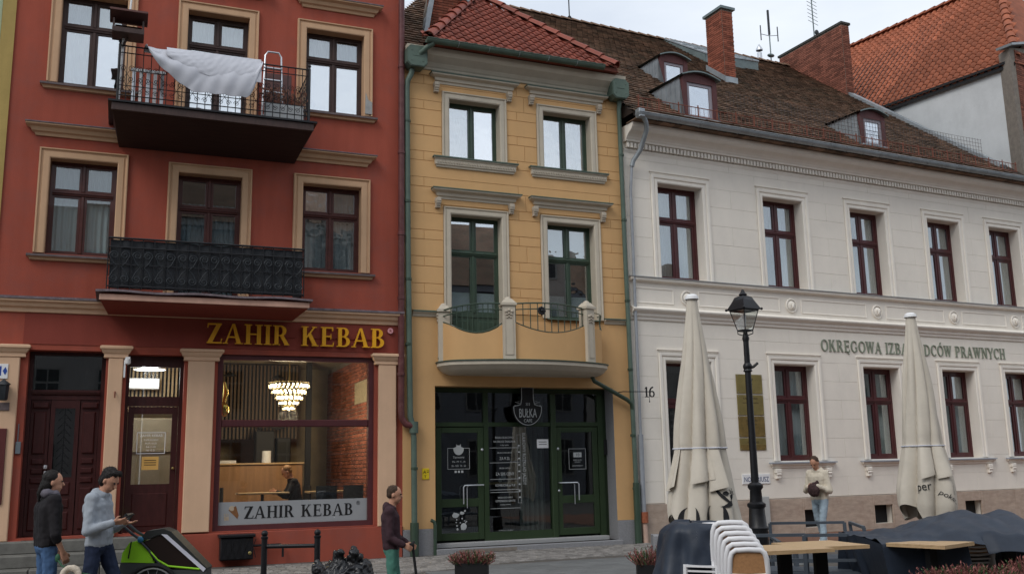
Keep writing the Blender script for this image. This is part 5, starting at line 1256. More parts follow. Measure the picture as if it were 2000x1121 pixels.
# string courses and panel band
shelf = [(0, 0), (.02, 0), (.04, .03), (.06, .045), (.12, .06), (.13, .09), (.13, .12)]
q = part('sill_course', MB().moulding(.04, UC, shelf, 5.56, False), whit, C)
part('flashing', MB().box(.035, UC, -.15, .01, 5.681, 5.70), M('lead', (.26, .27, .28), .5, .2, 5), q)
part('panel_band', MB().box(.04, UC, -.03, .01, 5.02, 5.56), whi, C)
pn = MB()
pa = [.12, 1.25, 1.83, 4.32, 4.88, 7.12, 7.70, 9.90, 10.48, 12.3, 12.9, UC]
for a, b in ((.12, 1.2), (1.88, 4.27), (4.93, 7.07), (7.75, 9.85), (10.53, 12.28), (12.92, UC)):
    pn.surround(a, b, 5.12, 5.47, [(-.03, -.03), (-.02, -.045), (-.005, -.045), (0, -.03)], True)
part('panel_mouldings', pn, whit, C, kind='stuff')
part('low_cornice', MB().moulding(.04, UC, [(0, 0), (.03, .01), (.04, .06), (.07, .09), (.08, .14), (.14, .19), (.16, .22), (.16, .245), (.05, .30), (.03, .30)], 4.74, False), whit, C)
me = MB(); 
def tor(mb, c, Rr, r, n=20):
    mb.tube([(c[0] + Rr * math.cos(2 * PI * k / n), c[1], c[2] + Rr * math.sin(2 * PI * k / n)) for k in range(n + 1)], r, 6)
tor(me, (0, 0, 0), .155, .022); me.ball((0, .0, 0), .12, .045, .12, 14, 8)
for s in (-1, 1): me.ball((s * .035, -.045, .03), .03, .02, .05, 8, 5)
me.ball((0, -.05, -.02), .035, .03, .06, 8, 5)
me = me.mesh('medallion', stoned if False else whit)
for a, b in up_: inst('medallion', me, C, ((a + b) / 2 + (.02), -.045, 5.29))
# dentil cornice
part('frieze_moulding', MB().moulding(.04, UC, [(0, 0), (.02, 0), (.03, .03), (.04, .04), (.05, .08)], 8.56, False), whit, C)
dm_ = MB(); n = int((UC - .1) / .098)
for k in range(n): dm_.box(.08 + k * .098, .08 + k * .098 + .058, -.11, -.0, 8.66, 8.775)
part('dentils', dm_, whit, C, kind='stuff')
part('cornice', MB().moulding(.04, UC, [(.05, 0), (.13, .01), (.14, .05), (.16, .07), (.18, .10), (.24, .15), (.34, .20), (.40, .26), (.42, .32), (.42, .36)], 8.785, False), whit, C)
me_ = MB().cbox(-.085, .085, -.60, -.30, 9.15, 9.17, .004)
ev = MB()
for k in range(int(UC / .18)): shift_u = .1 + k * .18; ev.cbox(shift_u - .085, shift_u + .085, -.60 + random.uniform(-.01, .01), -.2, 9.155, 9.18, .004)
part('eave_tiles', ev, tileC, C, kind='stuff')
gutter(C, .02, UC, -.66, 9.27, .10, zinc, brk=.55)
pd = part('downpipe', MB().tube([(.16, -.66, 9.22), (.26, -.62, 9.10), (.32, -.55, 8.95), (.30, -.30, 8.55), (.20, -.14, 8.33), (.17, -.12, 8.2)], .055, 12), zinc, C)
part('hopper', MB().cbox(.02, .18, -.74, -.58, 9.16, 9.36, .02), zinc, pd)
part('lower_pipe', MB().tube([(.17, -.12, 8.25), (.12, -.10, 7.6), (.10, -.10, 2.2)], .034, 10), greyp, pd)
part('wide_pipe', MB().tube([(.10, -.10, 2.25), (.09, -.10, .62)], .058, 12), greyp, pd)
part('clay_foot', MB().tube([(.09, -.12, .64), (.09, -.12, .42)], .085, 12), M('rust_collar', (.32, .10, .05), .8, .3, 20), pd)
part('stone_foot', MB().tube([(.09, -.12, .42), (.10, -.13, .0)], .06, 12), M('pinkish_pipe', (.52, .36, .29), .8, .1, 10), pd)
# ---- roof
kC = .78; aC_ = math.atan(kC); RY, RZ = 7.85, 9.35 + 8.35 * .78
def zC(u, y): return 9.35 + (y + .5) * kC
def uend(y): return 12.95 - .03 * y
rm = MB()
rm.add([(.02, -.5, 9.33), (12.95, -.5, 9.33), (12.72, RY, RZ - .02), (.02, RY, RZ - .02)], [(0, 1, 2, 3)])
rm.add([(12.93, -.5, 9.33), (14.6, -.5, 9.33), (14.6, .6, 9.34 + .8), (12.93, .6, 9.34 + .8)], [(0, 1, 2, 3)])
rm.add([(.02, 16, 9.33), (12.95, 16, 9.33), (12.72, RY, RZ - .02), (.02, RY, RZ - .02)], [(3, 2, 1, 0)])
rm.add([(.02, -.5, 9.33), (.02, RY, RZ - .02), (.02, 16, 9.33)], [(0, 1, 2)]).add([(12.95, -.5, 9.33), (12.72, RY, RZ - .02), (12.95, 16, 9.33)], [(2, 1, 0)])
rm.add([(.02, -.5, 9.25), (14.6, -.5, 9.25), (14.6, -.5, 9.33), (.02, -.5, 9.33)], [(0, 1, 2, 3)])
roofC = part('main_roof', rm, M('roof_boards', (.03, .02, .015), .9), C)
dorm = [(2.93, 3.83, 2.42, 11.57, 12.42), (1.62, 2.62, -.22, 9.6, 10.62), (7.35, 8.25, -.12, 9.72, 10.60)]
def keepC(u, y):
    for a, b, yf, zb, zt in dorm:
        if a - .02 < u < b + .02 and yf - .05 < y < yf + 1.15: return False
    return u < uend(y)
part('roof_tiles', flat_tiles(MB(), .1, 12.9, -.52, RY - .05, zC, aC_, .19, .205, keepC), tileC, roofC, kind='stuff')
ridge_run(roofC, (.05, RY, RZ + .02), (12.7, RY, RZ + .02), tileC, 34, .10)
# verge flashing along the firewall
part('verge_flashing', MB().obox(((uend(1) + uend(7.8)) / 2, 3.9, zC(0, 3.9) + .07), (.14, 0, 0), (-.06, 3.95, 3.95 * kC), (0, -.04, .05)), zinc, roofC)
def dormer(i, a, b, yf, zb, zt, glow):
    if 'dormer_wood' not in MATS: M('dormer_wood', (.10, .035, .035), .6, .2, 8, stretch=(3, 3, .6))
    wd = MATS['dormer_wood']; um = (a + b) / 2
    # arched head
    hd = MB(); n = 12; top = []
    for k in range(n + 1):
        t = k / n; u = a - .06 + (b - a + .12) * t; top.append((u, zt - .04 + .13 * math.sin(PI * t)))
    hd.poly([(a, zt - .17), (b, zt - .17)] + [(u, z) for u, z in reversed(top[1:-1])], yf + .005, yf + .09); d = part('dormer', hd, wd, C)
    for p_ in (a, b - .13): part('side_post', MB().box(p_, p_ + .13, yf, yf + .10, zb - .1, zt - .06), wd, d)
    f = MB(); f.box(a + .13, a + .21, yf + .03, yf + .09, zb, zt - .17); f.box(b - .21, b - .13, yf + .03, yf + .09, zb, zt - .17); f.box(a + .21, b - .21, yf + .03, yf + .09, zb, zb + .06); f.box(a + .21, b - .21, yf + .03, yf + .09, zt - .24, zt - .17)
    part('window_frame', f, M('light_frame', (.30, .27, .30), .5) if 'light_frame' not in MATS else MATS['light_frame'], d)
    part('pane', MB().box(a + .21, b - .21, yf + .05, yf + .056, zb + .06, zt - .24), glh, d)
    # back where the roof meets
    def ymeet(z): return (z - 9.35) / kC - .5 + .03
    vs = []; m = MB()
    for u, z in top:
        vs.append((u, yf - .10, z + .015)); vs.append((u, ymeet(z + .05) + .15, z + .08))
    m.add(vs, [(2 * k, 2 * k + 1, 2 * k + 3, 2 * k + 2) for k in range(n)], True)
    m.add([(x, y, z - .03) for x, y, z in vs], [(2 * k + 2, 2 * k + 3, 2 * k + 1, 2 * k) for k in range(n)], True)
    m.add([q for k in range(n + 1) for q in (vs[2 * k], (vs[2 * k][0], vs[2 * k][1], vs[2 * k][2] - .03))], [(2 * k + 1, 2 * k + 3, 2 * k + 2, 2 * k) for k in range(n)])
    part('cap', m, zincd, d)
    for u, s in ((a, -1), (b, 1)):
        c = MB(); z0_, z1_ = zb - .1, zt - .03
        c.add([(u + s * .005, yf + .10, z0_), (u + s * .005, yf + .10, z1_), (u + s * .005, ymeet(z1_), z1_), (u + s * .005, ymeet(z0_), z0_),
               (u - s * .02, yf + .10, z0_), (u - s * .02, yf + .10, z1_), (u - s * .02, ymeet(z1_), z1_), (u - s * .02, ymeet(z0_), z0_)], [(0, 1, 2, 3), (7, 6, 5, 4), (0, 4, 5, 1), (1, 5, 6, 2), (2, 6, 7, 3)])
        for k in range(1, 7):
            y_ = yf + .1 + k * (ymeet(z1_) - yf - .1) / 7
            c.box(u + min(0, s * .02), u + max(0, s * .02), y_, y_ + .015, max(zC(0, y_) - .02, z0_), z1_ - .01)
        part('cheek', c, zinc, d)
    part('sill', MB().cbox(a - .02, b + .02, yf - .06, yf + .1, zb - .06, zb - .02, .006), zinc, d)
for i, q in enumerate(dorm): dormer(i, *q, 0)
# sheet-metal shed dormer behind the chimney
sh_ = MB(); p0 = (7.0, 7.95, RZ + .20); p1 = (10.2, 7.95, RZ + .12); p2 = (9.7, 6.15, 14.95); p3 = (7.15, 5.75, 14.62)
sh_.add([p0, p1, p2, p3] + [(x, y, z - .05) for x, y, z in (p0, p1, p2, p3)], [(3, 2, 1, 0), (4, 5, 6, 7), (0, 1, 5, 4), (1, 2, 6, 5), (2, 3, 7, 6), (3, 0, 4, 7)])
sd_ = part('metal_shed_dormer', sh_, zinc, C)
part('cheek', MB().add([(7.02, 7.9, 15.95), (7.17, 5.8, 14.58), (7.17, 5.8, 14.1), (7.04, 7.9, 15.95), (7.19, 5.8, 14.58), (7.19, 5.8, 14.1)], [(0, 1, 2), (5, 4, 3)]), zincd, sd_)
part('front', MB().add([(7.17, 5.8, 14.1), (9.68, 6.2, 14.4), (9.68, 6.18, 14.9), (7.17, 5.78, 14.58)], [(0, 1, 2, 3)]), zincd, sd_)
v = [Vector(p) for p in (p0, p1, p2, p3)]
for k in range(1, 8):
    t = k / 8; a = v[0].lerp(v[1], t); b = v[3].lerp(v[2], t); part('seam', MB().bar(a + Vector((0, 0, .012)), b + Vector((0, 0, .012)), .02, .03), zinc, sd_)
for k in range(1, 4): 
    t = k / 4; a = v[0].lerp(v[3], t); b = v[1].lerp(v[2], t); part('cross_seam', MB().bar(a + Vector((0, 0, .006)), b + Vector((0, 0, .006)), .012, .012), zincd, sd_)
# chimney
def brick_box(parent, name, u0, u1, y0, y1, z0, z1, mat, cap=.06, capm=None):
    b = part(name, MB().box(u0, u1, y0, y1, z0, z1), mortar, parent); m = MB(); H = z1 - z0
    brickwork(m, (u0, y0, z0), (1, 0, 0), (0, 0, 1), (0, -1, 0), u1 - u0, H); brickwork(m, (u0, y1, z0), (0, -1, 0), (0, 0, 1), (-1, 0, 0), y1 - y0, H)
    part('brickwork', m, mat, b, kind='stuff')
    part('cap', MB().box(u0 - cap, u1 + cap, y0 - cap, y1 + cap, z1, z1 + .08), capm or zincd, b); return b
bc = brick_box(C, 'chimney', 6.22, 6.62, 3.75, 4.5, 12.3, 15.02, brick, .07)
part('chimney_flashing', MB().box(6.19, 6.65, 3.71, 3.75, 12.6, 12.86).obox((6.19, 4.15, 13.12), (.012, 0, 0), (0, .42, .33), (0, 0, .09)), zinc, bc)
fwl = brick_box(C, 'firewall', 12.62, 12.95, 5.2, 8.3, 12.8, 16.42, brickd, .05, M('firewall_cap', (.05, .05, .045), .9, .3, 5))
# snow fence, net, roof things ---------------------------------------
sf = thing('snow_fence', 'rusty red iron snow fence along the eave of the white house', 'fence', 'C', (.1, -.5, 9.4))
m = MB()
for z in (9.50, 9.72): m.tube([(.15, -.46, z), (12.9, -.46, z)], .011, 5)
part('rails', m, rust, sf)
me = MB().bar((0, 0, -.12), (0, 0, .16), .03, .012).mesh('bracket', rust)
for k in range(24): inst('bracket', me, sf, (.2 + k * .55, -.46, 9.62))
m = MB()
for k in range(105): m.tube([(.2 + k * .121, -.46, 9.50), (.2 + k * .121, -.46, 9.72)], .006, 4)
part('bars', m, rust, sf, kind='stuff')
nw = M('net_cord', (.10, .08, .075), .8, .2, 10)
m = MB()
for k in range(81): m.bar((2.75 + k * .11, -.40 + .02 * math.sin(k * .3), 9.55), (2.75 + k * .11, -.40 + .02 * math.sin(k * .3), 10.28 + .02 * math.sin(k * .5)), .006, .006, (0, 1, 0))
for k in range(8): m.bar((2.75, -.40, 9.55 + k * .104), (11.6, -.40, 9.55 + k * .104), .006, .006)
lone('safety_net', m, nw, 'fine wire safety net standing above the gutter of the white house', 'net', 'C', (6, -.4, 9.5), kind='stuff')
# aerials
t = thing('tv_aerial', 'tall thin aerial with dipoles behind the ridge, right of the chimney', 'aerial', 'C', (9.6, 9.2, 15))
def aer(u, y_, z0, z1, style, t):
    part('mast', MB().tube([(u, y_, z0), (u, y_, z1)], .025, 6), zincd, t)
    if style == 0:
        for s, dz in ((-1, 0), (1, .1)):
            part('dipole', MB().tube([(u + s * .42, y_, z1 - 1.2 + dz), (u + s * .42, y_, z1 - .6 + dz)], .022, 6), ironb, t)
            part('arm', MB().tube([(u, y_, z1 - .95), (u + s * .42, y_, z1 - .95 + dz)], .012, 6), zinc, t)
        part('joint', MB().ball((u, y_, z0 + 1.35), .16, .1, .07), zincd, t)
        part('top_element', MB().tube([(u, y_, z1 - .9), (u, y_, z1 + .1)], .045, 8), ironb, t)
    else:
        for k in range(7): part('element', MB().tube([(u - .35, y_ - .1, z1 - .1 - k * .16), (u + .35, y_ + .1, z1 - .1 - k * .16)], .010, 5), zincd, t)
        part('side_arm', MB().tube([(u, y_, z1 - 1.6), (u + .5, y_, z1 - 1.45)], .02, 6), zincd, t); part('receiver', MB().ball((u + .15, y_, z1 - 1.45), .1, .06, .12), ironb, t)
aer(12.85, 9.0, 15.5, 18.6, 0, t)
t = thing('tv_aerial', 'dark comb aerial on a mast behind the brick firewall', 'aerial', 'C', (14, 8, 15))
aer(15.15, 9.0, 16.0, 19.7, 1, t)
t = thing('lightning_rod', 'single thin black rod on the ridge behind the ochre house', 'rod', 'C', (3.8, 7.9, 15.8))
part('rod', MB().tube([(3.35, RY, RZ), (3.33, RY, RZ + 2.2)], .022, 6), blk, t); part('foot', MB().lathe([(0, .14), (.05, .12), (.09, 0), (.1, -.02)], (3.35, RY, RZ + .06)), blk, t)
t = thing('flue_pipe', 'short silver flue pipe with a cap behind the ridge', 'flue', 'C', (11.7, 8.6, 15.6))
part('pipe', MB().tube([(12.3, 9.0, 15.0), (12.3, 9.0, 16.85)], .09, 10), alu, t); part('cap', MB().lathe([(0, .22), (.03, .18), (.13, .0), (.13, -.05), (.05, -.05)], (12.3, 9.0, 17.0), 12), alu, t)
# ---- lettering and plates
t = thing('wall_lettering', 'green-grey letters OKRĘGOWA IZBA RADCÓW PRAWNYCH on the white house', 'lettering', 'C', (5.5, -.02, 4.22))
import itertools
x = 5.47
for word, w_ in (('OKRĘGOWA', 2.02), ('IZBA', .78), ('RADCÓW', 1.50), ('PRAWNYCH', 1.95)):
    for c, b in serif_word(word, .285, w_, .02, -.016, .14, .085, .08): part('letter', shift(b, x, 0, 4.235), signg, t)
    x += w_ + .13 - (.02 if word == 'IZBA' else 0)
pls = [(2.82, 3.57, 3.17, 3.61, 'brass plate, top one of the four beside the lamp post', brass), (2.82, 3.57, 2.68, 3.14, 'brass plate, second from the top beside the lamp post', brass),
       (2.82, 3.57, 2.19, 2.655, 'dull dark brass plate, third from the top beside the lamp post', M('dark_brass', (.22, .15, .05), .5, .3, 8, metal=.6)), (2.82, 3.57, 1.89, 2.165, 'low brass plate at the bottom beside the lamp post', brass)]
for k, (a, b, c, d, lab, mt) in enumerate(pls):
    t = thing('brass_plate', lab, 'plate', 'C', (3.2, -.03, c), 'brass plates on the white house')
    part('plate', MB().cbox(a, b, -.034, -.014, c, d, .004), mt, t)
    for (u, z) in ((a + .03, c + .03), (b - .03, c + .03), (a + .03, d - .03), (b - .03, d - .03)): part('screw', MB().ball((u, -.036, z), .009, .006, .009, 6, 4), zinc, t)
    for s, z, sz in ([('OIRP', d - .16, .10), ('TORUŃ', d - .24, .05)] if k == 0 else [('KANCELARIA', d - .10, .07), ('RADCY PRAWNEGO', d - .2, .05), ('I PIĘTRO', d - .28, .045)] if k == 1 else [('NOTARIUSZ', d - .12, .06), ('KANCELARIA', d - .2, .05)]):
        inst('lettering', text_mesh(s, sz, .001, M('engraving', (.08, .06, .03), .6) if 'engraving' not in MATS else MATS['engraving'], 1, 'CENTER'), t, ((a + b) / 2, -.036, z))
part('lower_strip', MB().box(2.83, 3.56, -.0375, -.0345, 1.90, 2.01), MATS['dark_brass'], t)
t = thing('notary_plate', 'white plate with blue letters NOTARIUSZ behind the lamp post', 'plate', 'C', (3.2, -.03, 1.15))
part('plate', MB().cbox(2.82, 3.62, -.034, -.014, 1.14, 1.36, .004), white, t)
inst('lettering', text_mesh('NOTARIUSZ', .155, .001, M('dark_blue_print', (.02, .05, .16), .6), .83, 'CENTER'), t, (3.22, -.036, 1.19))
lone('meter_box', MB().cbox(3.05, 3.45, -.16, -.062, .10, .86, .01), M('grey_cabinet', (.42, .43, .42), .7, .1, 4), 'grey meter cabinet on the stone base behind the lamp post', 'cabinet', 'C', (3.25, -.1, .1))
# ================================================================== ORANGE-ROOFED HOUSE
D = thing('orange_roofed_house', 'tall house with grey side wall and steep orange pantiled roof behind the white house', 'building', 'C', (0, 0, 0))
bd = Vector((-.115, .993)); nr = Vector((.993, .115)); c0 = Vector((13.88, 0))
def dpt(al, out, z): p = c0 + bd * al + nr * out; return (p.x, p.y, z)
zE = 13.2; L_ = 13
vs = [dpt(0, 0, -.3), dpt(L_, 0, -.3), dpt(L_, 0, zE + .12), dpt(0, 0, zE), dpt(0, .3, -.3), dpt(L_, .3, -.3), dpt(L_, .3, zE + .12), dpt(0, .3, zE)]
m = MB().add(vs, [(0, 1, 2, 3), (7, 6, 5, 4), (0, 3, 7, 4), (3, 2, 6, 7)])
part('side_wall', m, grey, D)
part('front_wall', MB().box(13.9, 20, .01, .3, -.3, 13.5), brickd, D)
kD = 1.1; ang = math.atan(kD)
# roof outline in (along, out) coordinates; out is the horizontal run
def runout(u, y): v = Vector((u, y)) - c0; return v.dot(bd), v.dot(nr)
peak = runout(17.75, 4.2); pk2 = runout(17.42, 3.05)
peak_out = 4.35
def inside(al, o):
    # front hip: from the corner pier to the ridge end
    if o > peak_out: return False
    lim = -.1 + max(0, (o - .1)) * .60
    return al > lim - .1
N3 = Vector((-nr.x * math.sin(ang), -nr.y * math.sin(ang), math.cos(ang))); UP3 = Vector((nr.x * math.cos(ang), nr.y * math.cos(ang), math.sin(ang))); AL3 = Vector((bd.x, bd.y, 0))
m = MB(); q = [dpt(-.15, -.1, zE - .14), dpt(13, -.1, zE - .02), dpt(13, peak_out, zE + peak_out * kD - .02), dpt(2.45, peak_out, zE + peak_out * kD - .02)]
m.add(q + [(a, b, c - .1) for a, b, c in q], [(3, 2, 1, 0), (4, 5, 6, 7), (0, 1, 5, 4), (3, 0, 4, 7)])
rD = part('pantile_roof', m, blk, D)
# hipped front face and rear slope so that the roof is closed
m = MB(); e0_ = dpt(-.15, -.1, zE - .14); e1_ = dpt(-.9, 9, zE - .1); ap = dpt(2.45, peak_out, zE + peak_out * kD - .02); ap2 = dpt(13, peak_out, zE + peak_out * kD); e2_ = dpt(13, 9, zE - .1)
m.add([e0_, e1_, ap], [(0, 1, 2)]).add([e1_, e2_, ap2, ap], [(0, 1, 2, 3)]); part('front_hip_slope', m, tileD, rD)
tw, tl = .24, .30
tmD = tile_mesh(tw, tl * 1.15, tileD, .045, 'pantile', .03)
# local frame: x = along (towards the street negative), y = up the slope
X3 = -AL3; rot = Matrix((X3, UP3, X3.cross(UP3))).transposed()
if rot.determinant() < 0: rot = Matrix((X3, UP3, -X3.cross(UP3))).transposed()
eu = rot.to_euler(); cand = []
r_ = 0; s_ = 0.0
while s_ * math.cos(ang) < peak_out:
    o = s_ * math.cos(ang) - .1; al = 0
    while al < 9.5:
        if inside(al, o): cand.append((al, o))
        al += tw * .96
    s_ += tl; r_ += 1
cand.sort(key=lambda q: q[0] * .7 + q[1] * .3)
rest = MB(); mv = [tuple(v.co) for v in tmD.vertices]; mf = [tuple(p.vertices) for p in tmD.polygons]
for i, (al, o) in enumerate(cand):
    p = Vector(dpt(al, o, zE + o * kD - .12 + random.uniform(-.004, .004) + .12 + al * .0))
    if i < 300: inst('pantile', tmD, rD, p, eu)
    else: rest.add([p + rot @ Vector(v) for v in mv], mf)
part('far_pantiles', rest, tileD, rD, kind='stuff')
ridge_run(rD, dpt(2.45, peak_out, zE + peak_out * kD + .03), dpt(10.5, peak_out, zE + peak_out * kD + .03), tileD, 20, .14)
ridge_run(rD, dpt(-.1, .1, zE + .05), dpt(2.45, peak_out, zE + peak_out * kD + .03), tileD, 14, .13, 'hip_tile')
part('eave_board', MB().bar(dpt(-.1, -.12, zE - .06), dpt(9.5, -.12, zE + .03), .06, .08), blk, D)
pb_ = part('corner_pier', MB().add([dpt(-.12, -.28, 9), dpt(-.12, 1.2, 9), dpt(.35, 1.2, 9), dpt(.35, -.02, 9), dpt(-.12, -.28, 13.5), dpt(-.12, 1.2, 13.75), dpt(.35, 1.2, 13.75), dpt(.35, -.02, 13.5)], [(0, 1, 5, 4), (1, 2, 6, 5), (2, 3, 7, 6), (3, 0, 4, 7), (4, 5, 6, 7)]), mortar, D)
bk = MB(); f = Vector(dpt(-.12, -.02, 9)); brickwork(bk, f, (nr.x, nr.y, 0), (0, 0, 1), (-bd.x, -bd.y, 0), 1.1, 4.5); part('brickwork', bk, brickd, pb_, kind='stuff')
part('coping', MB().bar(dpt(-.05, -.4, 13.52), dpt(-.05, 1.2, 13.95), .5, .07), zinc, pb_)
# ================================================================== GROUND
def structure(name, mb, mat, label=None, parent=None):
    o = bpy.data.objects.new(name, mb.mesh(name, mat)); COL.objects.link(o); o['kind'] = 'structure'
    if parent: o.parent = parent
    return o
structure('ground', MB().add([(-150, -150, -.012), (150, -150, -.012), (150, 150, -.012), (-150, 150, -.012)], [(0, 1, 2, 3)]), asph)
pav = structure('pavement', MB().add([(-14, 5, -.004), (24, 5, -.004), (24, 30, -.004), (-14, 30, -.004)], [(0, 1, 2, 3)]), sand)
def bound(x): return 17.5 + (.42 * x if x > 0 else 1.0 * x)
fa = frame('A'); cob = []
y = -.10
rr = random.Random(11)
while y > -6.5:
    u = -8.5 + rr.uniform(0, .1); hh = .105 + rr.uniform(-.012, .012)
    while u < 9:
        w_ = rr.uniform(.10, .165); p = fa @ Vector((u + w_ / 2, y - hh / 2, 0))
        fb = frame('C').inverted() @ p; fB = frame('B').inverted() @ p
        if p.y > bound(p.x) and not (fb.x > .6 and fb.y > -1.8 and fb.x < 2) and p.x < 3.2 and fb.y < 0 and fB.y < .1:
            cob.append((p.x, p.y, w_, hh))
        u += w_ + .012
    y -= hh + .012
def cobble(w_, h_, sd, mb=None, at=(0, 0)):
    r2 = random.Random(sd); mb = mb if mb is not None else MB(); z = .012 + r2.uniform(-.004, .006); c = .016
    a = R(22.07); ca, sa = math.cos(a), math.sin(a)
    o = [(-w_ / 2, -h_ / 2), (w_ / 2, -h_ / 2), (w_ / 2, h_ / 2), (-w_ / 2, h_ / 2)]; o = [(x + r2.uniform(-.007, .007), y_ + r2.uniform(-.006, .006)) for x, y_ in o]
    tp = [(x * (1 - c / w_ * 2), y_ * (1 - c / h_ * 2)) for x, y_ in o]
    rt = lambda q, z_: (at[0] + q[0] * ca - q[1] * sa, at[1] + q[0] * sa + q[1] * ca, z_)
    return mb.add([rt(q, -.02) for q in o] + [rt(q, z - .01) for q in o] + [rt(q, z + r2.uniform(-.002, .002)) for q in tp],
                  [(0, 1, 5, 4), (1, 2, 6, 5), (2, 3, 7, 6), (3, 0, 4, 7), (4, 5, 9, 8), (5, 6, 10, 9), (6, 7, 11, 10), (7, 4, 8, 11), (8, 9, 10, 11)])
vis = [q for q in cob if 1.6 * 1889 / q[1] > 1121 - 925 + 200 or True]
def inview(q):
    yy = 925 - q[0] * 1.2 + 1.6 * 1889 / q[1] * 1.0
    return q[1] > 14.5
near = sorted([q for q in cob if inview(q) and q[0] > -5.2], key=lambda q: q[1])
big = set(id(q) for q in near[:300]); shapes = [cobble(.125, .105, k).mesh('cobble_stone', cobm) for k in range(10)]
rest = MB()
for i, q in enumerate(cob):
    if id(q) in big:
        o = inst('cobble_stone', shapes[i % 10], pav, (q[0], q[1], 0)); o.scale = (q[2] / .125, 1, 1)
    else: cobble(q[2], q[3], i, rest, (q[0], q[1]))
part('far_cobbles', rest, cobm, pav, kind='stuff')
# flagstones towards the street
row = 0; y = -1.0
slabs_ = []
while y > -11:
    u = -9 + (row % 2) * .35
    while u < 9:
        p = fa @ Vector((u, y, 0))
        if p.y < bound(p.x) - .35 and p.y > 12.5 and -5 < p.x < 4.5: slabs_.append(p)
        u += .71
    y -= .46; row += 1
fm_ = [MB().cbox(-.35, .35, 0, .02, -.225, .225, .006) for k in range(1)][0]
fm_.v = [(x, z, -y_ + .012) for x, y_, z in fm_.v]; fm_.f = [tuple(reversed(f)) for f in fm_.f]
fmm = fm_.mesh('flagstone', flag)
for p in slabs_: inst('flagstone', fmm, pav, (p.x, p.y, random.uniform(-.002, .001)), (random.uniform(-.004, .004), random.uniform(-.004, .004), R(22.07)))
structure('terrace', MB().add([tuple(frame('C') @ Vector(q)) for q in ((2.7, -.1, .003), (15, -.1, .003), (15, -12, .003), (.8, -12, .003))], [(0, 3, 2, 1)]), terr)
# ================================================================== HOUSES ACROSS THE STREET (behind the camera, seen in the panes)
def opp(u0, u1, h_, ridge, col, lab, cols, y0=-9.5, yaw=0):
    t = thing('opposite_house', lab, 'building', None, ((u0 + u1) / 2, y0, 0), None, yaw); w_ = (u1 - u0) / 2
    part('wall', MB().box(-w_, w_, -10, 0, -.3, h_), M('opposite_plaster', col, .9, .08, 1, streak=.08), t)
    m = MB().add([(-w_ - .1, .4, h_ - .1), (w_ + .1, .4, h_ - .1), (w_ + .1, -5, ridge), (-w_ - .1, -5, ridge), (-w_ - .1, -10.4, h_ - .1), (w_ + .1, -10.4, h_ - .1)], [(1, 0, 3, 2), (2, 3, 4, 5), (0, 4, 3), (1, 2, 5), (0, 1, 5, 4)])
    part('roof', m, tileC, t)
    part('cornice', MB().box(-w_, w_, 0, .3, h_ - .45, h_ - .12), MATS['opposite_plaster'], t); of = M('opposite_frame', (.16, .15, .14), .7)
    n = cols; wm = MB().box(-.55, .55, .0, .05, 0, 1.9).mesh('window', of); pm = MB().box(-.46, -.03, .05, .06, .08, 1.2).box(.03, .46, .05, .06, .08, 1.2).box(-.46, -.03, .05, .06, 1.3, 1.82).box(.03, .46, .05, .06, 1.3, 1.82).mesh('pane', blk)
    z = 1.2
    while z < h_ - 2.3:
        for k in range(n):
            u = -w_ + (k + .5) * 2 * w_ / n; w = inst('window', wm, t, (u, 0, z)); inst('pane', pm, w)
        z += 3.3
RA = R(24); RD = Vector((math.cos(RA), math.sin(RA)))
def row(s0, s1, h_, ridge, col, lab, cols):
    c = Vector((0, -11)) + RD * (s0 + s1) / 2
    opp(c.x - (s1 - s0) / 2 + .1, c.x + (s1 - s0) / 2 - .1, h_, ridge, col, lab, cols, c.y, RA)
row(-24, -8, 10.5, 14, (.30, .27, .22), 'beige house across the street, leftmost of the row behind the viewer', 6)
row(-8, 5, 11.5, 15, (.22, .20, .19), 'grey house across the street straight behind the viewer', 5)
row(5, 18, 13.6, 17.5, (.20, .17, .15), 'tall brown house across the street, opposite the kebab shop', 5)
row(18, 28, 10.9, 15.0, (.13, .13, .14), 'dark grey gabled house across the street, opposite the cafe', 4)
row(28, 44, 11.5, 14.5, (.24, .22, .20), 'brownish house across the street, opposite the white house', 6)
row(44, 64, 10.5, 13.5, (.30, .28, .25), 'pale house across the street at the far right end of the row', 7)
# ================================================================== LAMP POST
t = thing('street_lamp', 'black cast iron street lamp with a four-sided lantern in front of the white house', 'street lamp', None, (3.80, 15.7, 0))
part('base', MB().lathe([(0, 0), (.20, 0), (.20, .10), (.16, .14), (.15, .55), (.17, .60), (.14, .64), (.12, .90), (.145, .93), (.145, .97), (.10, 1.0), (.09, 1.18), (.12, 1.22), (.12, 1.26), (.075, 1.30)], (0, 0, 0), 20), iron, t)
fl = MB()
for k in range(14): a = 2 * PI * k / 14; fl.tube([(.147 * math.cos(a), .147 * math.sin(a), .16), (.142 * math.cos(a), .142 * math.sin(a), .55)], .012, 5)
part('fluting', fl, iron, t, kind='stuff')
part('shaft', MB().lathe([(.062, 1.3), (.055, 2.2), (.050, 3.0), (.045, 3.62)], (0, 0, 0), 14), iron, t)
part('collar', MB().lathe([(.05, 3.05), (.075, 3.07), (.06, 3.10), (.075, 3.13), (.075, 3.16), (.05, 3.2)], (0, 0, 0), 14).tube([(0, 0, 3.10), (.10, 0, 3.14), (.17, 0, 3.20)], .022, 8), iron, t)
part('neck', MB().lathe([(.045, 3.55), (.06, 3.6), (.045, 3.65), (.03, 3.72)], (0, 0, 0), 14), iron, t)
ro = Matrix.Rotation(R(32), 3, 'Z')
def sq(r, z): return [ro @ Vector((x * r, y_ * r, z)) for x, y_ in ((-1, -1), (1, -1), (1, 1), (-1, 1))]
lt = MB(); b0, b1 = sq(.085, 3.73), sq(.160, 4.06)
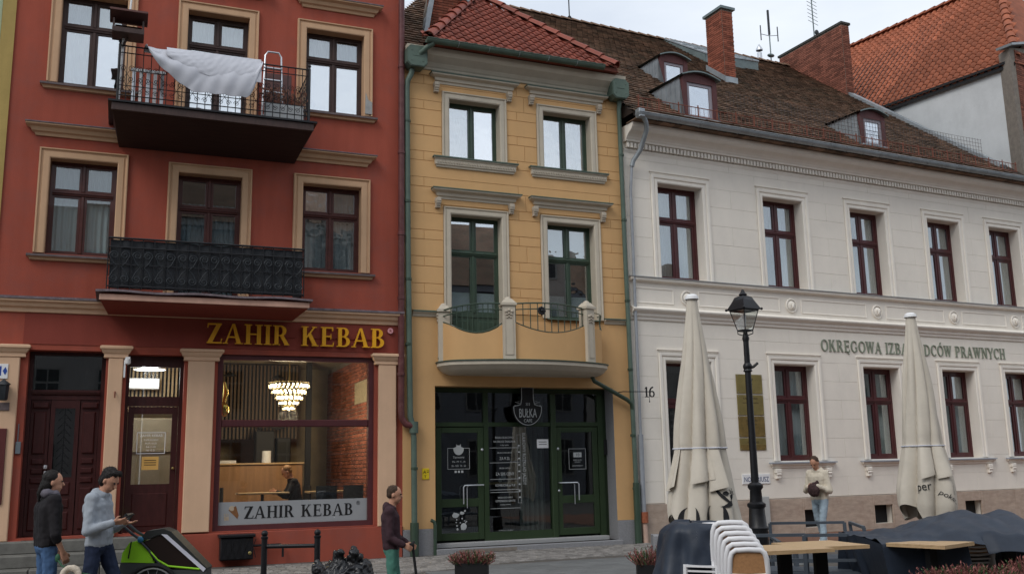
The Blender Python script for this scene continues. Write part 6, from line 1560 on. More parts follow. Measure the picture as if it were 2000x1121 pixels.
for k in range(4):
    lt.bar(b0[k], b1[k], .014, .014); lt.bar(b0[k], b0[(k + 1) % 4], .02, .025); lt.bar(b1[k], b1[(k + 1) % 4], .022, .02)
    lt.tube([b0[k], b0[k] + Vector((0, 0, -.05)), Vector((0, 0, 3.64))], .009, 5)
lan = part('lantern_frame', lt, iron, t)
for k in range(4):
    a, b, c, d = b0[k], b0[(k + 1) % 4], b1[(k + 1) % 4], b1[k]; n = (b - a).cross(d - a).normalized() * .002
    part('pane', MB().add([a, b, c, d, a + n, b + n, c + n, d + n], [(3, 2, 1, 0), (4, 5, 6, 7)]), MATS['lamp_glass'] if 'lamp_glass' in MATS else glass('lamp_glass', .06, (.96, .97, .96), .05), lan)
hd = MB(); rr_ = [sq(.195, 4.07), sq(.185, 4.10), sq(.125, 4.22), sq(.10, 4.28), sq(.045, 4.31)]
for q in rr_: pass
hd.add(sum(rr_, []), [(4 * i + k, 4 * i + (k + 1) % 4, 4 * i + 4 + (k + 1) % 4, 4 * i + 4 + k) for i in range(4) for k in range(4)] + [(3, 2, 1, 0)])
for c in sq(.20, 4.08): hd.ball(c, .022)
hd.lathe([(.05, 4.30), (.07, 4.33), (.05, 4.35), (.03, 4.38), (.02, 4.41), (0, 4.42)], (0, 0, 0), 12)
part('lantern_roof', hd, iron, t)
part('bulb', MB().lathe([(0, 3.78), (.02, 3.8), (.03, 3.98), (.015, 4.02), (0, 4.03)], (0, 0, 0), 10), plasw, lan)
# ================================================================== CLOSED PARASOLS
def parasol(loc, top, prof, seed, lab, rot, prints, n=8, marks=()):
    t = thing('parasol', lab, 'parasol', None, loc, 'closed parasols', 0)
    r0 = random.Random(seed)
    def rad(z):
        for (za, ra), (zb, rb) in zip(prof[:-1], prof[1:]):
            if zb <= z <= za: f = (za - z) / (za - zb); return ra + (rb - ra) * f
        return prof[-1][1]
    ph = r0.uniform(0, 6)
    def P(th, z, o=0):
        f = min(1, (top - z) / 1.0); low = max(0, (1.75 - z) / 1.0)
        k = .16 * f * (abs(math.cos((th + .35 * math.sin(z * .9 + ph)) * n / 2)) ** .6 * 2 - 1.25) + .06 * f * math.sin(th * n * 1.0 + ph + z * 1.1)
        k += low * .12 * math.sin(th * 3 + ph * 2 + z * 2)
        r = rad(z) * .93 * (1 + k) + o; r *= 1 + .06 * low * noise.noise(Vector((math.cos(th) * 2, math.sin(th) * 2, z * 3 + seed)))
        return (r * math.cos(th), r * math.sin(th) * .9, z)
    def hem(th): return prof[-1][0] + .20 * math.sin(th * 2 + ph) * .6 + .10 * math.sin(th * n / 2 + ph)
    m = MB(); m.grid(lambda s, q: P(s * 2 * PI, top - .02 - (top - .02 - hem(s * 2 * PI)) * q), 150, 60, True)
    cnp = part('canopy', m, canvas, t)
    m = MB(); m.grid(lambda s, q: (lambda p: (p[0] * .93, p[1] * .93, p[2]))(P(s * 2 * PI, 1.7 - (1.7 - hem(s * 2 * PI)) * q)), 80, 16, True); part('lining', m, canvas, cnp)
    # valance flaps
    for k in range(4):
        a0 = r0.uniform(0, 2 * PI) if k else -PI / 2 - .5; w_ = r0.uniform(.5, .8); z1 = 1.78 + r0.uniform(-.05, .05); z0_ = z1 - r0.uniform(.42, .55)
        m = MB().grid(lambda s, q: P(a0 + w_ * s, z1 - (z1 - z0_ - .06 * s) * q, .012 + .05 * q), 14, 8, True, (0, 0, .003)); part('flap', m, canvas, cnp)
    part('strap', MB().tube([P(2 * PI * k / 60, 1.80, .008) for k in range(61)], .012, 6), linen, cnp)
    part('cap', MB().lathe([(0, .05), (.05, .045), (.085, .02), (.095, -.02), (.08, -.03)], (0, 0, top), 14), white, t)
    part('pole', MB().tube([(0, 0, 0), (0, 0, top - .1)], .03, 12), alu, t)
    part('foot', MB().box(-.35, .35, -.35, .35, .01, .07).tube([(0, 0, .07), (0, 0, .4)], .045), ironb, t)
    for s, sz, th0, z, tilt in prints:
        me = text_mesh(s, sz, 0, ink); co = np.empty(len(me.vertices) * 3); me.vertices.foreach_get('co', co); co = co.reshape(-1, 3)
        for i in range(len(co)):
            x, zz = co[i, 0], co[i, 2]; c_, s_ = math.cos(tilt), math.sin(tilt); x2, z2 = x * c_ - zz * s_, x * s_ + zz * c_
            co[i] = P(th0 + x2 / .42, z + z2, .012)
        me.vertices.foreach_set('co', co.ravel()); me.update(); me.name = 'print'; inst('print', me, cnp)
    for thd, z, hh_, ww, cut, rd in marks:      # bold crescent strokes printed on the cloth
        m = MB(); N = 16; vs = []; c_, s_ = math.cos(R(rd)), math.sin(R(rd))
        for i in range(N + 1):
            a = PI * (i / N - .5); sg = -1 if cut > 0 else 1
            for q in (1.0, 1 - abs(cut) / (ww * .5) * math.cos(a) * .8):
                x, zz = sg * ww * .5 * math.cos(a) * q, hh_ * math.sin(a); vs.append(P(R(thd) + (x * c_ - zz * s_) / .42, z + x * s_ + zz * c_, .012))
        m.add(vs, [(2 * i, 2 * i + 1, 2 * i + 3, 2 * i + 2) for i in range(N)]); part('print', m, ink, cnp)
    return t
parasol((2.37, 12.6, 0), 3.76, [(3.76, .07), (3.5, .10), (3.1, .16), (2.6, .23), (2.1, .29), (1.82, .31), (1.78, .30), (1.5, .36), (1.1, .43), (.82, .46)], 1, 'left closed cream parasol in front of the door of the white house', 0,
        [('ok', .11, R(-42), 1.24, -.2)], marks=[(-128, .93, .15, .19, .06, 0), (-116, .93, .15, .15, -.06, 0), (-82, .95, .15, .17, .06, 0), (-71, .94, .16, .16, -.07, 0), (-60, 1.24, .17, .15, .05, 40), (-52, 1.18, .17, .16, -.08, -60), (-57, 1.24, .03, .12, .10, 0)])
parasol((6.02, 14.5, 0), 3.74, [(3.74, .07), (3.5, .10), (3.0, .17), (2.5, .23), (2.0, .27), (1.85, .27), (1.6, .32), (1.2, .39), (.95, .40), (.78, .36)], 4, 'right closed cream parasol in front of the lettering on the white house', 1,
        [('per', .17, R(-132), 1.16, .1), ('poker', .10, R(-86), 1.12, -.6), ('R', .18, R(-52), 1.10, 0), ('(', .18, R(-36), 1.0, 0)], 7)
# ================================================================== CHAIRS
def plastic_chair(loc, rz, lab, group):
    t = thing('stacking_chair', lab, 'chair', None, loc, group, rz)   # its back faces local -y
    fr = MB(); w_, zt, zb = .172, .80, .44
    arc = [(-w_, .0, zb), (-w_ - .004, -.03, .60), (-w_ + .004, -.055, .72), (-w_ + .022, -.06, .775), (-w_ + .06, -.062, .80), (0, -.066, .805), (w_ - .06, -.062, .80), (w_ - .022, -.06, .775), (w_ - .004, -.055, .72), (w_ + .004, -.03, .60), (w_, .0, zb)]
    fr.tube(arc, .025, 10, True); fr.tube([(-w_, -.035, .575), (0, -.04, .565), (w_, -.035, .575)], .014, 8)
    part('back_frame', fr, plasw, t)
    part('back_panel', MB().grid(lambda s, q: (-.155 + .31 * s, -.036 - .022 * q - .006 * math.sin(PI * s), .585 + .20 * q), 8, 4, True, (0, .008, 0)), rattan, t)
    part('seat', MB().grid(lambda s, q: (-.17 + .34 * s, .0 + .40 * q, .445 - .012 * math.sin(PI * s) * math.sin(PI * q)), 8, 8, True, (0, 0, -.018)), plasw, t)
    for sx in (-1, 1):
        part('leg', MB().tube([(sx * .172, .0, .47), (sx * .182, -.045, .0)], .018, 8, rr=[.022, .014]), plasw, t); part('leg', MB().tube([(sx * .16, .38, .45), (sx * .175, .41, .0)], .018, 8, rr=[.022, .014]), plasw, t)
    return t
protoc = None; words = ['lowest chair of the white stack, its tan woven back nearest the viewer', 'second chair from the bottom of the white chair stack', 'third chair from the bottom of the white chair stack', 'third chair from the top of the white chair stack', 'second chair from the top of the white chair stack', 'topmost chair of the white stack beside the wooden tables']
FX, FY = 2.17, 9.45
for k in range(6):
    rz = R(-6); p = (FX - .018 * k, FY + .058 * k, .047 * k)
    if protoc is None: protoc = c = plastic_chair(p, rz, words[0], 'white chairs stacked beside the tables')
    else: c = copy_tree(protoc); c.location = p; c['label'] = words[k]
w2 = ['bottom chair of the stack half covered by the left navy tarpaulin', 'second lowest chair of the stack under the left navy tarpaulin', 'middle chair of the stack under the left navy tarpaulin', 'fourth chair of the stack under the left navy tarpaulin', 'uppermost chair of the stack under the left navy tarpaulin']
for k in range(5):
    c = copy_tree(protoc); c.location = (2.0 - .006 * k, 10.18 - .02 * k, .047 * k); c.rotation_euler = (0, 0, R(150)); c['label'] = w2[k]; c['group'] = 'white chairs stacked under the left tarpaulin'
w3 = ['lowest pale chair stacked under the right tarpaulin', 'middle pale chair stacked under the right tarpaulin', 'uppermost pale chair stacked under the right tarpaulin']
for k in range(3):
    c = copy_tree(protoc); c.location = (5.03, 11.0 - .03 * k, .045 * k); c.rotation_euler = (0, 0, R(10)); c['label'] = w3[k]; c['group'] = 'chairs stacked under the right tarpaulin'
# ================================================================== TARPAULINS
def tarp1():
    cx, cy = 1.75, 10.25; top = 1.02
    def fn(s, q):
        th = 2 * PI * s - PI / 2; r = (.03 + .29 * min(1, q / .22) ** .8 + .17 * max(0, (q - .22) / .78) ** .9)
        sx = 1.02 + .12 * math.cos(th); hem = .02 + .45 * max(0, math.cos(th + .45)) ** 2 * (1 if math.cos(th) > 0 else 0)
        z = top - .02 * q - (top - hem - .02) * max(0, (q - .16) / .84) ** 1.05
        z += .05 * noise.noise(Vector((math.cos(th) * 1.7, math.sin(th) * 1.7, 5))) * (1 - q)
        fold = 1 + .13 * abs(math.sin(th * 2.5 + 1 + q * 1.2)) * q + .05 * math.sin(th * 11 + 2) * q + .16 * noise.noise(Vector((math.cos(th) * 2.5, math.sin(th) * 2.5, q * 4)))
        ox = .10 * (1 - q) * .5
        m5 = ((th + .5) % (2 * PI / 5)) - PI / 5; fold *= (1 - .75 * q) + .75 * q * .9 / math.cos(m5) ; fold -= .16 * abs(noise.noise(Vector((math.cos(th) * 1.6, math.sin(th) * 1.6, q * 1.5 + 9)))) * q
        return (cx + ox + r * sx * fold * math.cos(th), cy + r * .95 * fold * math.sin(th), z)
    return MB().grid(fn, 110, 40, True, (0, 0, -.004))
lone('tarpaulin', tarp1(), tarp, 'navy tarpaulin draped over a chair stack at the foot of the left parasol', 'tarpaulin')
def tarp2():
    def fn(s, q):
        x = 3.74 + 2.9 * s; y_ = 10.15 + 1.5 * q
        y_ += .10 * (1 - s) + .06 * math.sin(s * 9) * (1 - q)
        z = .80 + .03 * noise.noise(Vector((x * 3, y_ * 3, 2)))
        def cone(cx_, cy_, h_, rx, ry): return h_ * max(0, 1 - math.hypot((x - cx_) / rx, (y_ - cy_) / ry)) ** .9
        hump = max(cone(4.88, 10.95, .27, .85, .75), cone(5.35, 11.0, .25, .75, .7), cone(5.95, 10.9, .22, .8, .7), cone(4.2, 11.05, .09, .4, .4))
        hump -= .07 * math.exp(-((x - 5.62 + .5 * (y_ - 10.9)) / .10) ** 2)
        z += hump + .02 * abs(noise.noise(Vector((x * 2.2 + y_ * 1.5, y_ * 5 - x * 2, 7)))) - .035 * abs(noise.noise(Vector((x * 4 - y_ * 2, y_ * 3 + x, 1)))) + .008 * math.sin(x * 21 + y_ * 9)
        edge = min(1, max(0, (.10 - q) / .10)); z -= edge * (.14 if s > .36 else .05)
        e2 = min(1, max(0, (q - .9) / .1)); z -= e2 * .5
        return (x, y_, z)
    m = MB().grid(fn, 120, 50, True, (0, 0, -.005))
    # hanging left end
    def side(s, q):
        a = fn(.0, 1 - s) if s < .55 else fn((s - .55) / .45 * .30, 0)
        k = q; fold = .04 * math.sin(s * 30) * k
        return (a[0] + .18 * k * (1 if s < .55 else .6) + fold, a[1] - .03 * k + fold + (.0 if s < .55 else .05 * k), a[2] - (a[2] - .12) * k)
    m.grid(side, 60, 14, True, (.004, 0, 0)); return m
lone('tarpaulin', tarp2(), tarp, 'large navy tarpaulin heaped over the tables and chairs under the right parasol', 'tarpaulin')
# ================================================================== TABLES
def ptable(x, y_, rz, w_, d_, lab, h_=.77):
    t = thing('terrace_table', lab, 'table', None, (x, y_, 0), 'wooden terrace tables with black legs', rz)
    tp = part('table_top', MB().box(-w_ / 2, w_ / 2, -d_ / 2, d_ / 2, h_ - .035, h_ - .012), oak, t)
    n = 5; me = MB().cbox(-w_ / 2, w_ / 2, 0, 1, 0, 1, .01)
    pm = MB(); s = d_ / n
    pm.box(-w_ / 2 - .002, w_ / 2 + .002, .0015, s - .0015, 0, .012); pm = pm.mesh('table_board', oak)
    for k in range(n): inst('table_board', pm, tp, (0, -d_ / 2 + k * s, h_ - .0115))
    part('pedestal', MB().cbox(-.07, .07, -.03, .03, .02, h_ - .036, .006), blk, t); part('foot', MB().box(-.28, .28, -.04, .04, .0, .02).box(-.04, .04, -.28, .28, .0205, .03), blk, t)
    part('cross_brace', MB().box(-.25, .25, -.025, .025, h_ - .06, h_ - .036), blk, t)
ptable(2.66, 9.98, R(16), .72, .66, 'pale wooden table beside the stack of white chairs, nearer of the pair')
ptable(3.12, 10.32, R(16), .70, .70, 'pale wooden table set corner to corner with the one by the white chair stack')
ptable(4.22, 10.22, R(40), .62, .62, 'pale wooden table poking out from under the right navy tarpaulin')
ptable(5.35, 10.9, R(5), 1.1, .7, 'table hidden under the heaped right end of the navy tarpaulin')
# ================================================================== BENCHES
def bench(x, y_, rz, w_, lab):
    t = thing('metal_bench', lab, 'bench', None, (x, y_, 0), 'grey metal terrace benches', rz)
    f = MB(); s = .028
    for sx in (-1, 1):
        X = sx * w_ / 2
        part('leg', MB().bar((X, -.33, 0), (X, -.33, .58), .04, .04), benchm, t); part('leg', MB().bar((X, .33, 0), (X, .40, .78), .04, .04), benchm, t)
        f.bar((X, -.33, .58), (X, .38, .60), .045, .03); f.bar((X, -.33, .34), (X, .33, .34), .03, .03)
    f.bar((-w_ / 2, .40, .78), (w_ / 2, .40, .78), .035, .035); f.bar((-w_ / 2, .37, .50), (w_ / 2, .37, .50), .03, .03); f.bar((-w_ / 2, -.33, .34), (w_ / 2, -.33, .34), .03, .04); f.bar((-w_ / 2, .33, .34), (w_ / 2, .33, .34), .03, .04)
    part('frame', f, benchm, t)
    me = MB().box(-w_ / 2, w_ / 2, -.03, .03, .355, .37).mesh('seat_slat', benchm)
    for k in range(7): inst('seat_slat', me, t, (0, -.27 + k * .09, 0))
    me = MB().bar((0, .385, .50), (0, .40, .78), .018, .012).mesh('back_bar', benchm)
bench(3.95, 11.7, R(172), 1.25, 'grey metal bench just behind the wooden tables')
bench(3.95, 13.3, R(-6), 1.0, 'grey metal bench standing between the lamp post and the nearer bench')
bench(4.85, 13.0, R(80), 1.1, 'grey metal bench beside the navy tarpaulin, turned sideways')
bench(2.95, 11.9, R(175), .8, 'short grey metal bench to the left of the other benches')
# ================================================================== PLANTERS WITH HEATHER
def planter(x, y_, w_, d_, h_, lab, n=500, hh=.2, spread=.1, mat=None, wide=1.0):
    t = thing('planter', lab, 'planter', None, (x, y_, 0), None, R(random.uniform(-8, 8)))
    b = MB(); b.box(-w_ / 2, w_ / 2, -d_ / 2, -d_ / 2 + .02, 0, h_); b.box(-w_ / 2, w_ / 2, d_ / 2 - .02, d_ / 2, 0, h_); b.box(-w_ / 2, -w_ / 2 + .02, -d_ / 2 + .02, d_ / 2 - .02, 0, h_); b.box(w_ / 2 - .02, w_ / 2, -d_ / 2 + .02, d_ / 2 - .02, 0, h_)
    part('box', b, blk, t); part('soil', MB().box(-w_ / 2 + .02, w_ / 2 - .02, -d_ / 2 + .02, d_ / 2 - .02, .02, h_ - .03), M('soil', (.03, .02, .015), .95, .3, 20) if 'soil' not in MATS else MATS['soil'], t)
    p = MB(); q = MB()
    for k in range(n):
        a = Vector((random.uniform(-w_, w_) * .47, random.uniform(-d_, d_) * .47, h_ - .04)); rr = (a.xy.length / (w_ * .7))
        e = a + Vector((a.x * .45 * wide + random.uniform(-spread, spread) * .6, a.y * .4 + random.uniform(-spread, spread) * .6, hh * random.uniform(.45, 1.1) * (1.1 - .45 * rr)))
        m = p if k % 4 else q; m.bar(a, e, .005, .003)
        d = (e - a)
        for j in range(5):
            c = a + d * (.35 + .65 * j / 4); o = Vector((random.uniform(-1, 1), random.uniform(-1, 1), random.uniform(.1, 1))).normalized() * .022
            s = o.cross(Vector((0, 0, 1))).normalized() * .007; m.add([c - s, c + s, c + o + Vector((0, 0, .006))], [(0, 1, 2)])
    part('plants', p, heath, t, kind='stuff'); part('green_shoots', q, leafm, t, kind='stuff'); return t
planter(-.615, 13.5, .44, .40, .37, 'black square planter with reddish heather in front of the cafe steps', 520, .17, .1)
planter(1.50, 10.95, .40, .40, .55, 'black planter with drying heather left of the draped chair stack', 260, .2, .1)
planter(3.05, 8.6, .62, .22, .45, 'long dark planter with pink heather in front of the wooden tables', 420, .17, .12)
planter(3.80, 8.5, .60, .24, .54, 'long dark planter with pink heather in front of the right tarpaulin', 650, .20, .10)
planter(4.62, 9.0, .42, .24, .48, 'dark planter with heather at the bottom right corner of the picture', 380, .26, .10)
t = thing('stone_pedestal', 'rough grey stone block behind the draped chairs by the white house', 'stone block', None, (2.46, 17.0, 0))
part('block', MB().cbox(-.16, .16, -.16, .16, 0, .44, .02).box(-.2, .2, -.2, .2, 0, .12), gran, t)
# ================================================================== RAIL, BIN BAG
t = thing('bike_rail', 'black metal rail with two ball-topped posts in front of the kebab shop', 'railing', None, (-2.86, 12.6, 0))
for x in (-.335, .335):
    part('post', MB().tube([(x, 0, 0), (x, 0, .80)], .038, 12).lathe([(.038, .78), (.046, .79), (.046, .81), (.030, .82)], (x, 0, 0), 12), iron, t); part('ball_top', MB().ball((x, 0, .85), .042, n=14, m=10), iron, t)
part('cross_bar', MB().tube([(-.30, 0, .69), (.30, 0, .69)], .026, 10), iron, t)
def rnd_bag(c, r, sd, hgt):
    b = [('e', (0, 0, hgt * .42), r, r * .8, hgt * .42)]; rs = random.Random(sd)
    for k in range(7): a = rs.uniform(0, 6.3); b.append(('e', (math.cos(a) * r * .55, math.sin(a) * r * .45, hgt * rs.uniform(.2, .6)), r * .45, r * .4, hgt * .3))
    for k in range(9): a = rs.uniform(0, 6.3); p = (math.cos(a) * .12, math.sin(a) * .10, hgt * .8); b.append((p, (p[0] * rs.uniform(.8, 1.8), p[1] * 1.5, hgt * rs.uniform(.86, 1.0)), .06, .035))
    return blob('bin_bag', b, .013, bagm, 0, .030, 8, True)
def blob_thing(name, me, label, cat, loc, rz=0, group=None):
    o = bpy.data.objects.new(name, me); COL.objects.link(o); o.location = loc; o.rotation_euler = (0, 0, rz); return tag(o, label, cat, group)
blob_thing('bin_bag', rnd_bag(None, .33, 3, .66), 'full black bin bag with a crumpled top lying by the right rail post', 'bin bag', (-2.10, 12.25, 0), 0, 'black bin bags')
blob_thing('bin_bag', rnd_bag(None, .22, 8, .50), 'smaller black bin bag pressed against the left side of the full one', 'bin bag', (-2.36, 12.4, 0), 1.2, 'black bin bags')
# ================================================================== PEOPLE
def hand(balls, w, d, nrm, k, curl=.5):
    """palm and five fingers; d = direction of the fingers, nrm = palm normal"""
    w = Vector(w); d = Vector(d).normalized(); n = (Vector(nrm) - d * Vector(nrm).dot(d)).normalized(); s = d.cross(n)
    for j in (-.028, 0, .028): balls.append((w + s * j * .6 * k, w + d * .085 * k + s * j * k, .018 * k, .014 * k))
    for j, L_ in ((-.033, .062), (-.011, .075), (.011, .080), (.033, .070)):
        a = w + d * .088 * k + s * j * k; b = a + (d + n * curl * .6) * L_ * .5 * k; c = b + (d * (1 - curl) + n * curl) * L_ * .5 * k
        balls.append((a, b, .0095 * k, .009 * k)); balls.append((b, c, .009 * k, .0075 * k))
    a = w + d * .025 * k + s * .03 * k; b = a + (s * .6 + d * .6 + n * .4) * .045 * k; balls.append((a, b, .013 * k, .011 * k)); balls.append((b, b + (d * .9 + n * .4) * .03 * k, .011 * k, .009 * k))
def person(label, loc, rz, k, P, top, legs_m, hair_m, hair='short', sleeve='long', hood=False, shoe=None, group=None, extra=None, f=None):
    """P: joints in the person's own frame (x forward, y left, z up, metres for a 1.75 m body)"""
    t = thing('person', label, 'person', f, loc, group, rz)
    V = {a: Vector(b) * k for a, b in P.items() if isinstance(b, tuple)}
    hc = V['head']; fd = Vector(P.get('look', (1, 0, 0))).normalized(); side = Vector((0, 0, 1)).cross(fd).normalized(); upv = fd.cross(side)
    rot = Matrix((fd, side, upv)).transposed()
    B_ = []
    def h(x, y, z): return hc + rot @ (Vector((x, y, z)) * k)
    B_ += [('e', h(0, 0, .025), .098 * k, .078 * k, .105 * k, rot), ('e', h(.025, 0, -.035), .07 * k, .062 * k, .085 * k, rot), (h(.055, 0, -.085), h(.03, 0, -.095), .030 * k, .035 * k),
           (h(.088, 0, .02), h(.112, 0, -.02), .009 * k, .015 * k), (h(.088, -.02, -.055), h(.088, .02, -.055), .011 * k, .011 * k), (h(.082, -.03, .035), h(.082, .03, .035), .014 * k, .014 * k),
           ('e', h(-.005, .08, -.005), .018 * k, .012 * k, .032 * k, rot), ('e', h(-.005, -.08, -.005), .018 * k, .012 * k, .032 * k, rot)]
    B_ += [(h(-.02, 0, -.07), V['neck'], .052 * k, .056 * k), (V['neck'], V['chest'], .06 * k, .10 * k)]
    sh = {'l': V['chest'] + Vector((0, .165, .115)) * k, 'r': V['chest'] + Vector((0, -.165, .115)) * k}
    for q in 'lr':
        if 'sh' + q in V: sh[q] = V['sh' + q]
    hp = {'l': V['hip'] + Vector((0, .09, -.02)) * k, 'r': V['hip'] + Vector((0, -.09, -.02)) * k}
    tors = [(V['chest'] + Vector((0, y, .02)) * k, V['hip'] + Vector((0, y * .8, .06)) * k, .115 * k, .11 * k) for y in (-.075, 0, .075)]
    B_ += tors + [(sh['l'], sh['r'], .06 * k, .06 * k)]
    for q in 'lr':
        B_ += [(sh[q], V['elb' + q], .05 * k, .040 * k), (V['elb' + q], V['wri' + q], .040 * k, .026 * k)]
        B_ += [(hp[q], V['kne' + q], .082 * k, .055 * k), (V['kne' + q], V['ank' + q], .054 * k, .036 * k), (V['ank' + q], V['ank' + q] + Vector((.13, 0, -.045)) * k, .036 * k, .03 * k)]
        hd_ = P.get('hd' + q) or (V['wri' + q] - V['elb' + q]); hand(B_, V['wri' + q], hd_, P.get('hn' + q, (0, 1 if q == 'r' else -1, 0)), k, P.get('curl' + q, .5))
    body = inst('body', blob('body', B_, .0085, skin, 2), t)
    e = MB()
    for y in (-.031, .031): e.ball(h(.094, y, .018), .010 * k, .013 * k, .009 * k, 8, 6)
    part('eyes', e, blk, t)
    part('mouth', MB().ball(h(.099, 0, -.052), .004 * k, .022 * k, .005 * k, 8, 5, rot), M('lips', (.30, .10, .08), .6) if 'lips' not in MATS else MATS['lips'], t)
    # top garment
    g = .016 * k
    T = [(a, b, r0 + g * 1.3, r1 + g * 1.2) for a, b, r0, r1 in tors] + [(sh['l'], sh['r'], .06 * k + g, .06 * k + g), (V['neck'] - Vector((0, 0, .03)) * k, V['chest'], .07 * k, .11 * k)]
    T += [(V['hip'] + Vector((0, y, .07)) * k, V['hip'] + Vector((0, y, -.02)) * k, .125 * k, .122 * k) for y in (-.07, 0, .07)]
    for q in 'lr':
        a, b, c = sh[q], V['elb' + q], V['wri' + q]
        T.append((a, b, .05 * k + g * 1.2, .042 * k + g * 1.1))
        T.append((b, c.lerp(b, .08 if sleeve == 'long' else .72), .042 * k + g, .030 * k + g * (1 if sleeve == 'long' else 1.3)))
    if hood:
        bk = V['neck'] - fd * .075 * k * 0 + Vector((-.07, 0, -.01)) * k
        T += [(bk + Vector((0, -.06, .0)) * k, bk + Vector((0, .06, .0)) * k, .045 * k, .045 * k), (bk + Vector((-.01, 0, -.05)) * k, bk + Vector((.0, 0, .02)) * k, .05 * k, .055 * k)]
        T += [(V['neck'] + Vector((.03, y, -.02)) * k, V['neck'] + Vector((-.05, y * 1.2, .02)) * k, .034 * k, .04 * k) for y in (-.06, .06)]
    inst('top', blob('top', T, .012, top, 2, .012 * k, 9), t)
    Lg = [(V['hip'] + Vector((0, y, .04)) * k, V['hip'] + Vector((0, y, -.06)) * k, .118 * k, .115 * k) for y in (-.06, 0, .06)]
    for q in 'lr': Lg += [(hp[q], V['kne' + q], .098 * k, .072 * k), (V['kne' + q], V['ank' + q] + Vector((0, 0, .0)) * k, .072 * k, .056 * k)]
    inst('trousers', blob('trousers', Lg, .012, legs_m, 1, .014 * k, 9), t)
    for q in 'lr':
        a = V['ank' + q] + Vector((-.04, 0, -.04)) * k
        inst('shoe', blob('shoe', [(a, a + Vector((.19, 0, -.01)) * k, .042 * k, .036 * k), (a, a + Vector((.0, 0, .04)) * k, .045 * k, .045 * k)], .012, shoe or blk, 2), t)
    Hh = [('e', h(-.028, 0, .055), .098 * k, .090 * k, .094 * k, rot), ('e', h(-.048, 0, -.01), .072 * k, .086 * k, .095 * k, rot)]
    if hair == 'pony':
        Hh += [(h(-.10, 0, .0), h(-.13, 0, -.12), .035 * k, .03 * k), (h(-.13, 0, -.12), h(-.13, 0, -.20), .03 * k, .012 * k)]
    if hair == 'curly': Hh += [('e', h(.042, y, .115), .042 * k, .04 * k, .034 * k, rot) for y in (-.03, .03)] + [('e', h(-.03, 0, .09), .085 * k, .075 * k, .06 * k, rot)]
    if hair == 'short': Hh = [('e', h(-.022, 0, .052), .096 * k, .084 * k, .088 * k, rot), ('e', h(-.045, 0, .005), .068 * k, .080 * k, .062 * k, rot)]
    # keep hair off the face by cutting with a plane after remeshing
    hm = blob('hair', Hh, .009, hair_m, 1, .004 * k if hair != 'curly' else .010, 30)
    inst('hair', hm, t); hs = MB(); rs = random.Random(5); n = len(hm.vertices)
    for _ in range(420 if hair != 'short' else 260):
        v = hm.vertices[rs.randrange(n)]; nn = v.normal; d = (nn * .5 - fd * .5 + Vector((rs.uniform(-.5, .5), rs.uniform(-.5, .5), -.4 + rs.uniform(-.3, .7)))).normalized()
        s = d.cross(nn).normalized() * .0022; p = v.co - nn * .002; hs.add([p - s, p + s, p + d * rs.uniform(.012, .028 if hair != 'short' else .016) + nn * .004], [(0, 1, 2)])
    part('loose_hair', hs, hair_m, t, kind='stuff')
    return t
std = dict(hip=(0, 0, .93), chest=(0, 0, 1.27), neck=(.0, 0, 1.45), head=(.03, 0, 1.60), knel=(.02, .10, .50), kner=(.02, -.10, .50), ankl=(0, .10, .09), ankr=(0, -.10, .09))
# the man with the phone
P = dict(std, chest=(-.03, 0, 1.26), neck=(.015, 0, 1.44), head=(.085, 0, 1.575), look=(1, -.22, -.62), elbl=(.02, .24, 1.03), elbr=(-.02, -.25, 1.04), wril=(.24, .10, 1.10), wrir=(.22, -.14, 1.12), hdl=(1, -.1, .05), hdr=(1, .25, .1), hnl=(0, 0, 1), hnr=(.1, .6, .5), curll=.35, curlr=.55,
         knel=(.16, .10, .50), ankl=(.24, .10, .09), kner=(-.04, -.10, .50), ankr=(-.24, -.11, .12))
man = person('man in a pale grey hooded sweatshirt and navy trousers looking down at his phone', (-4.62, 11.0, 0), R(-3), .985, P, hoodg, denimd, hairb, 'curly', 'long', True, ironb)
lone('phone', MB().obox((0, 0, 0), (.07, 0, .03), (0, .035, 0), (-.002, 0, .005)), blk, 'dark phone held in the hand of the man in the pale grey sweatshirt', 'phone', None, (-4.62 + .335, 10.90, 1.155))
# the woman with the dog
P = dict(std, chest=(.0, 0, 1.25), neck=(.01, 0, 1.43), head=(.03, 0, 1.565), look=(.93, -.37, -.05), elbr=(.0, -.25, 1.0), wrir=(.10, -.24, .80), elbl=(.03, .26, 1.0), wril=(.16, .22, .82), hdr=(.4, 0, -.9), hnr=(0, 1, 0), curlr=.9)
wom = person('woman in a black top and blue jeans seen from behind, holding a dog leash', (-5.22, 11.05, 0), R(44), .985, P, blkj, denim, hairb, 'pony', 'half', False, blk)
sc_ = blob('scarf', [((.04, -.07, 1.42), (.04, .07, 1.42), .045, .045), ((-.05, -.06, 1.43), (-.05, .06, 1.43), .05, .05), ((.05, -.06, 1.40), (-.05, -.07, 1.43), .045, .045), ((.05, .06, 1.40), (-.05, .07, 1.43), .045, .045)], .012, M('grey_scarf', (.12, .11, .13), .95, .2, 20, .4, 60), 2, .008, 12)
inst('scarf', sc_, wom)
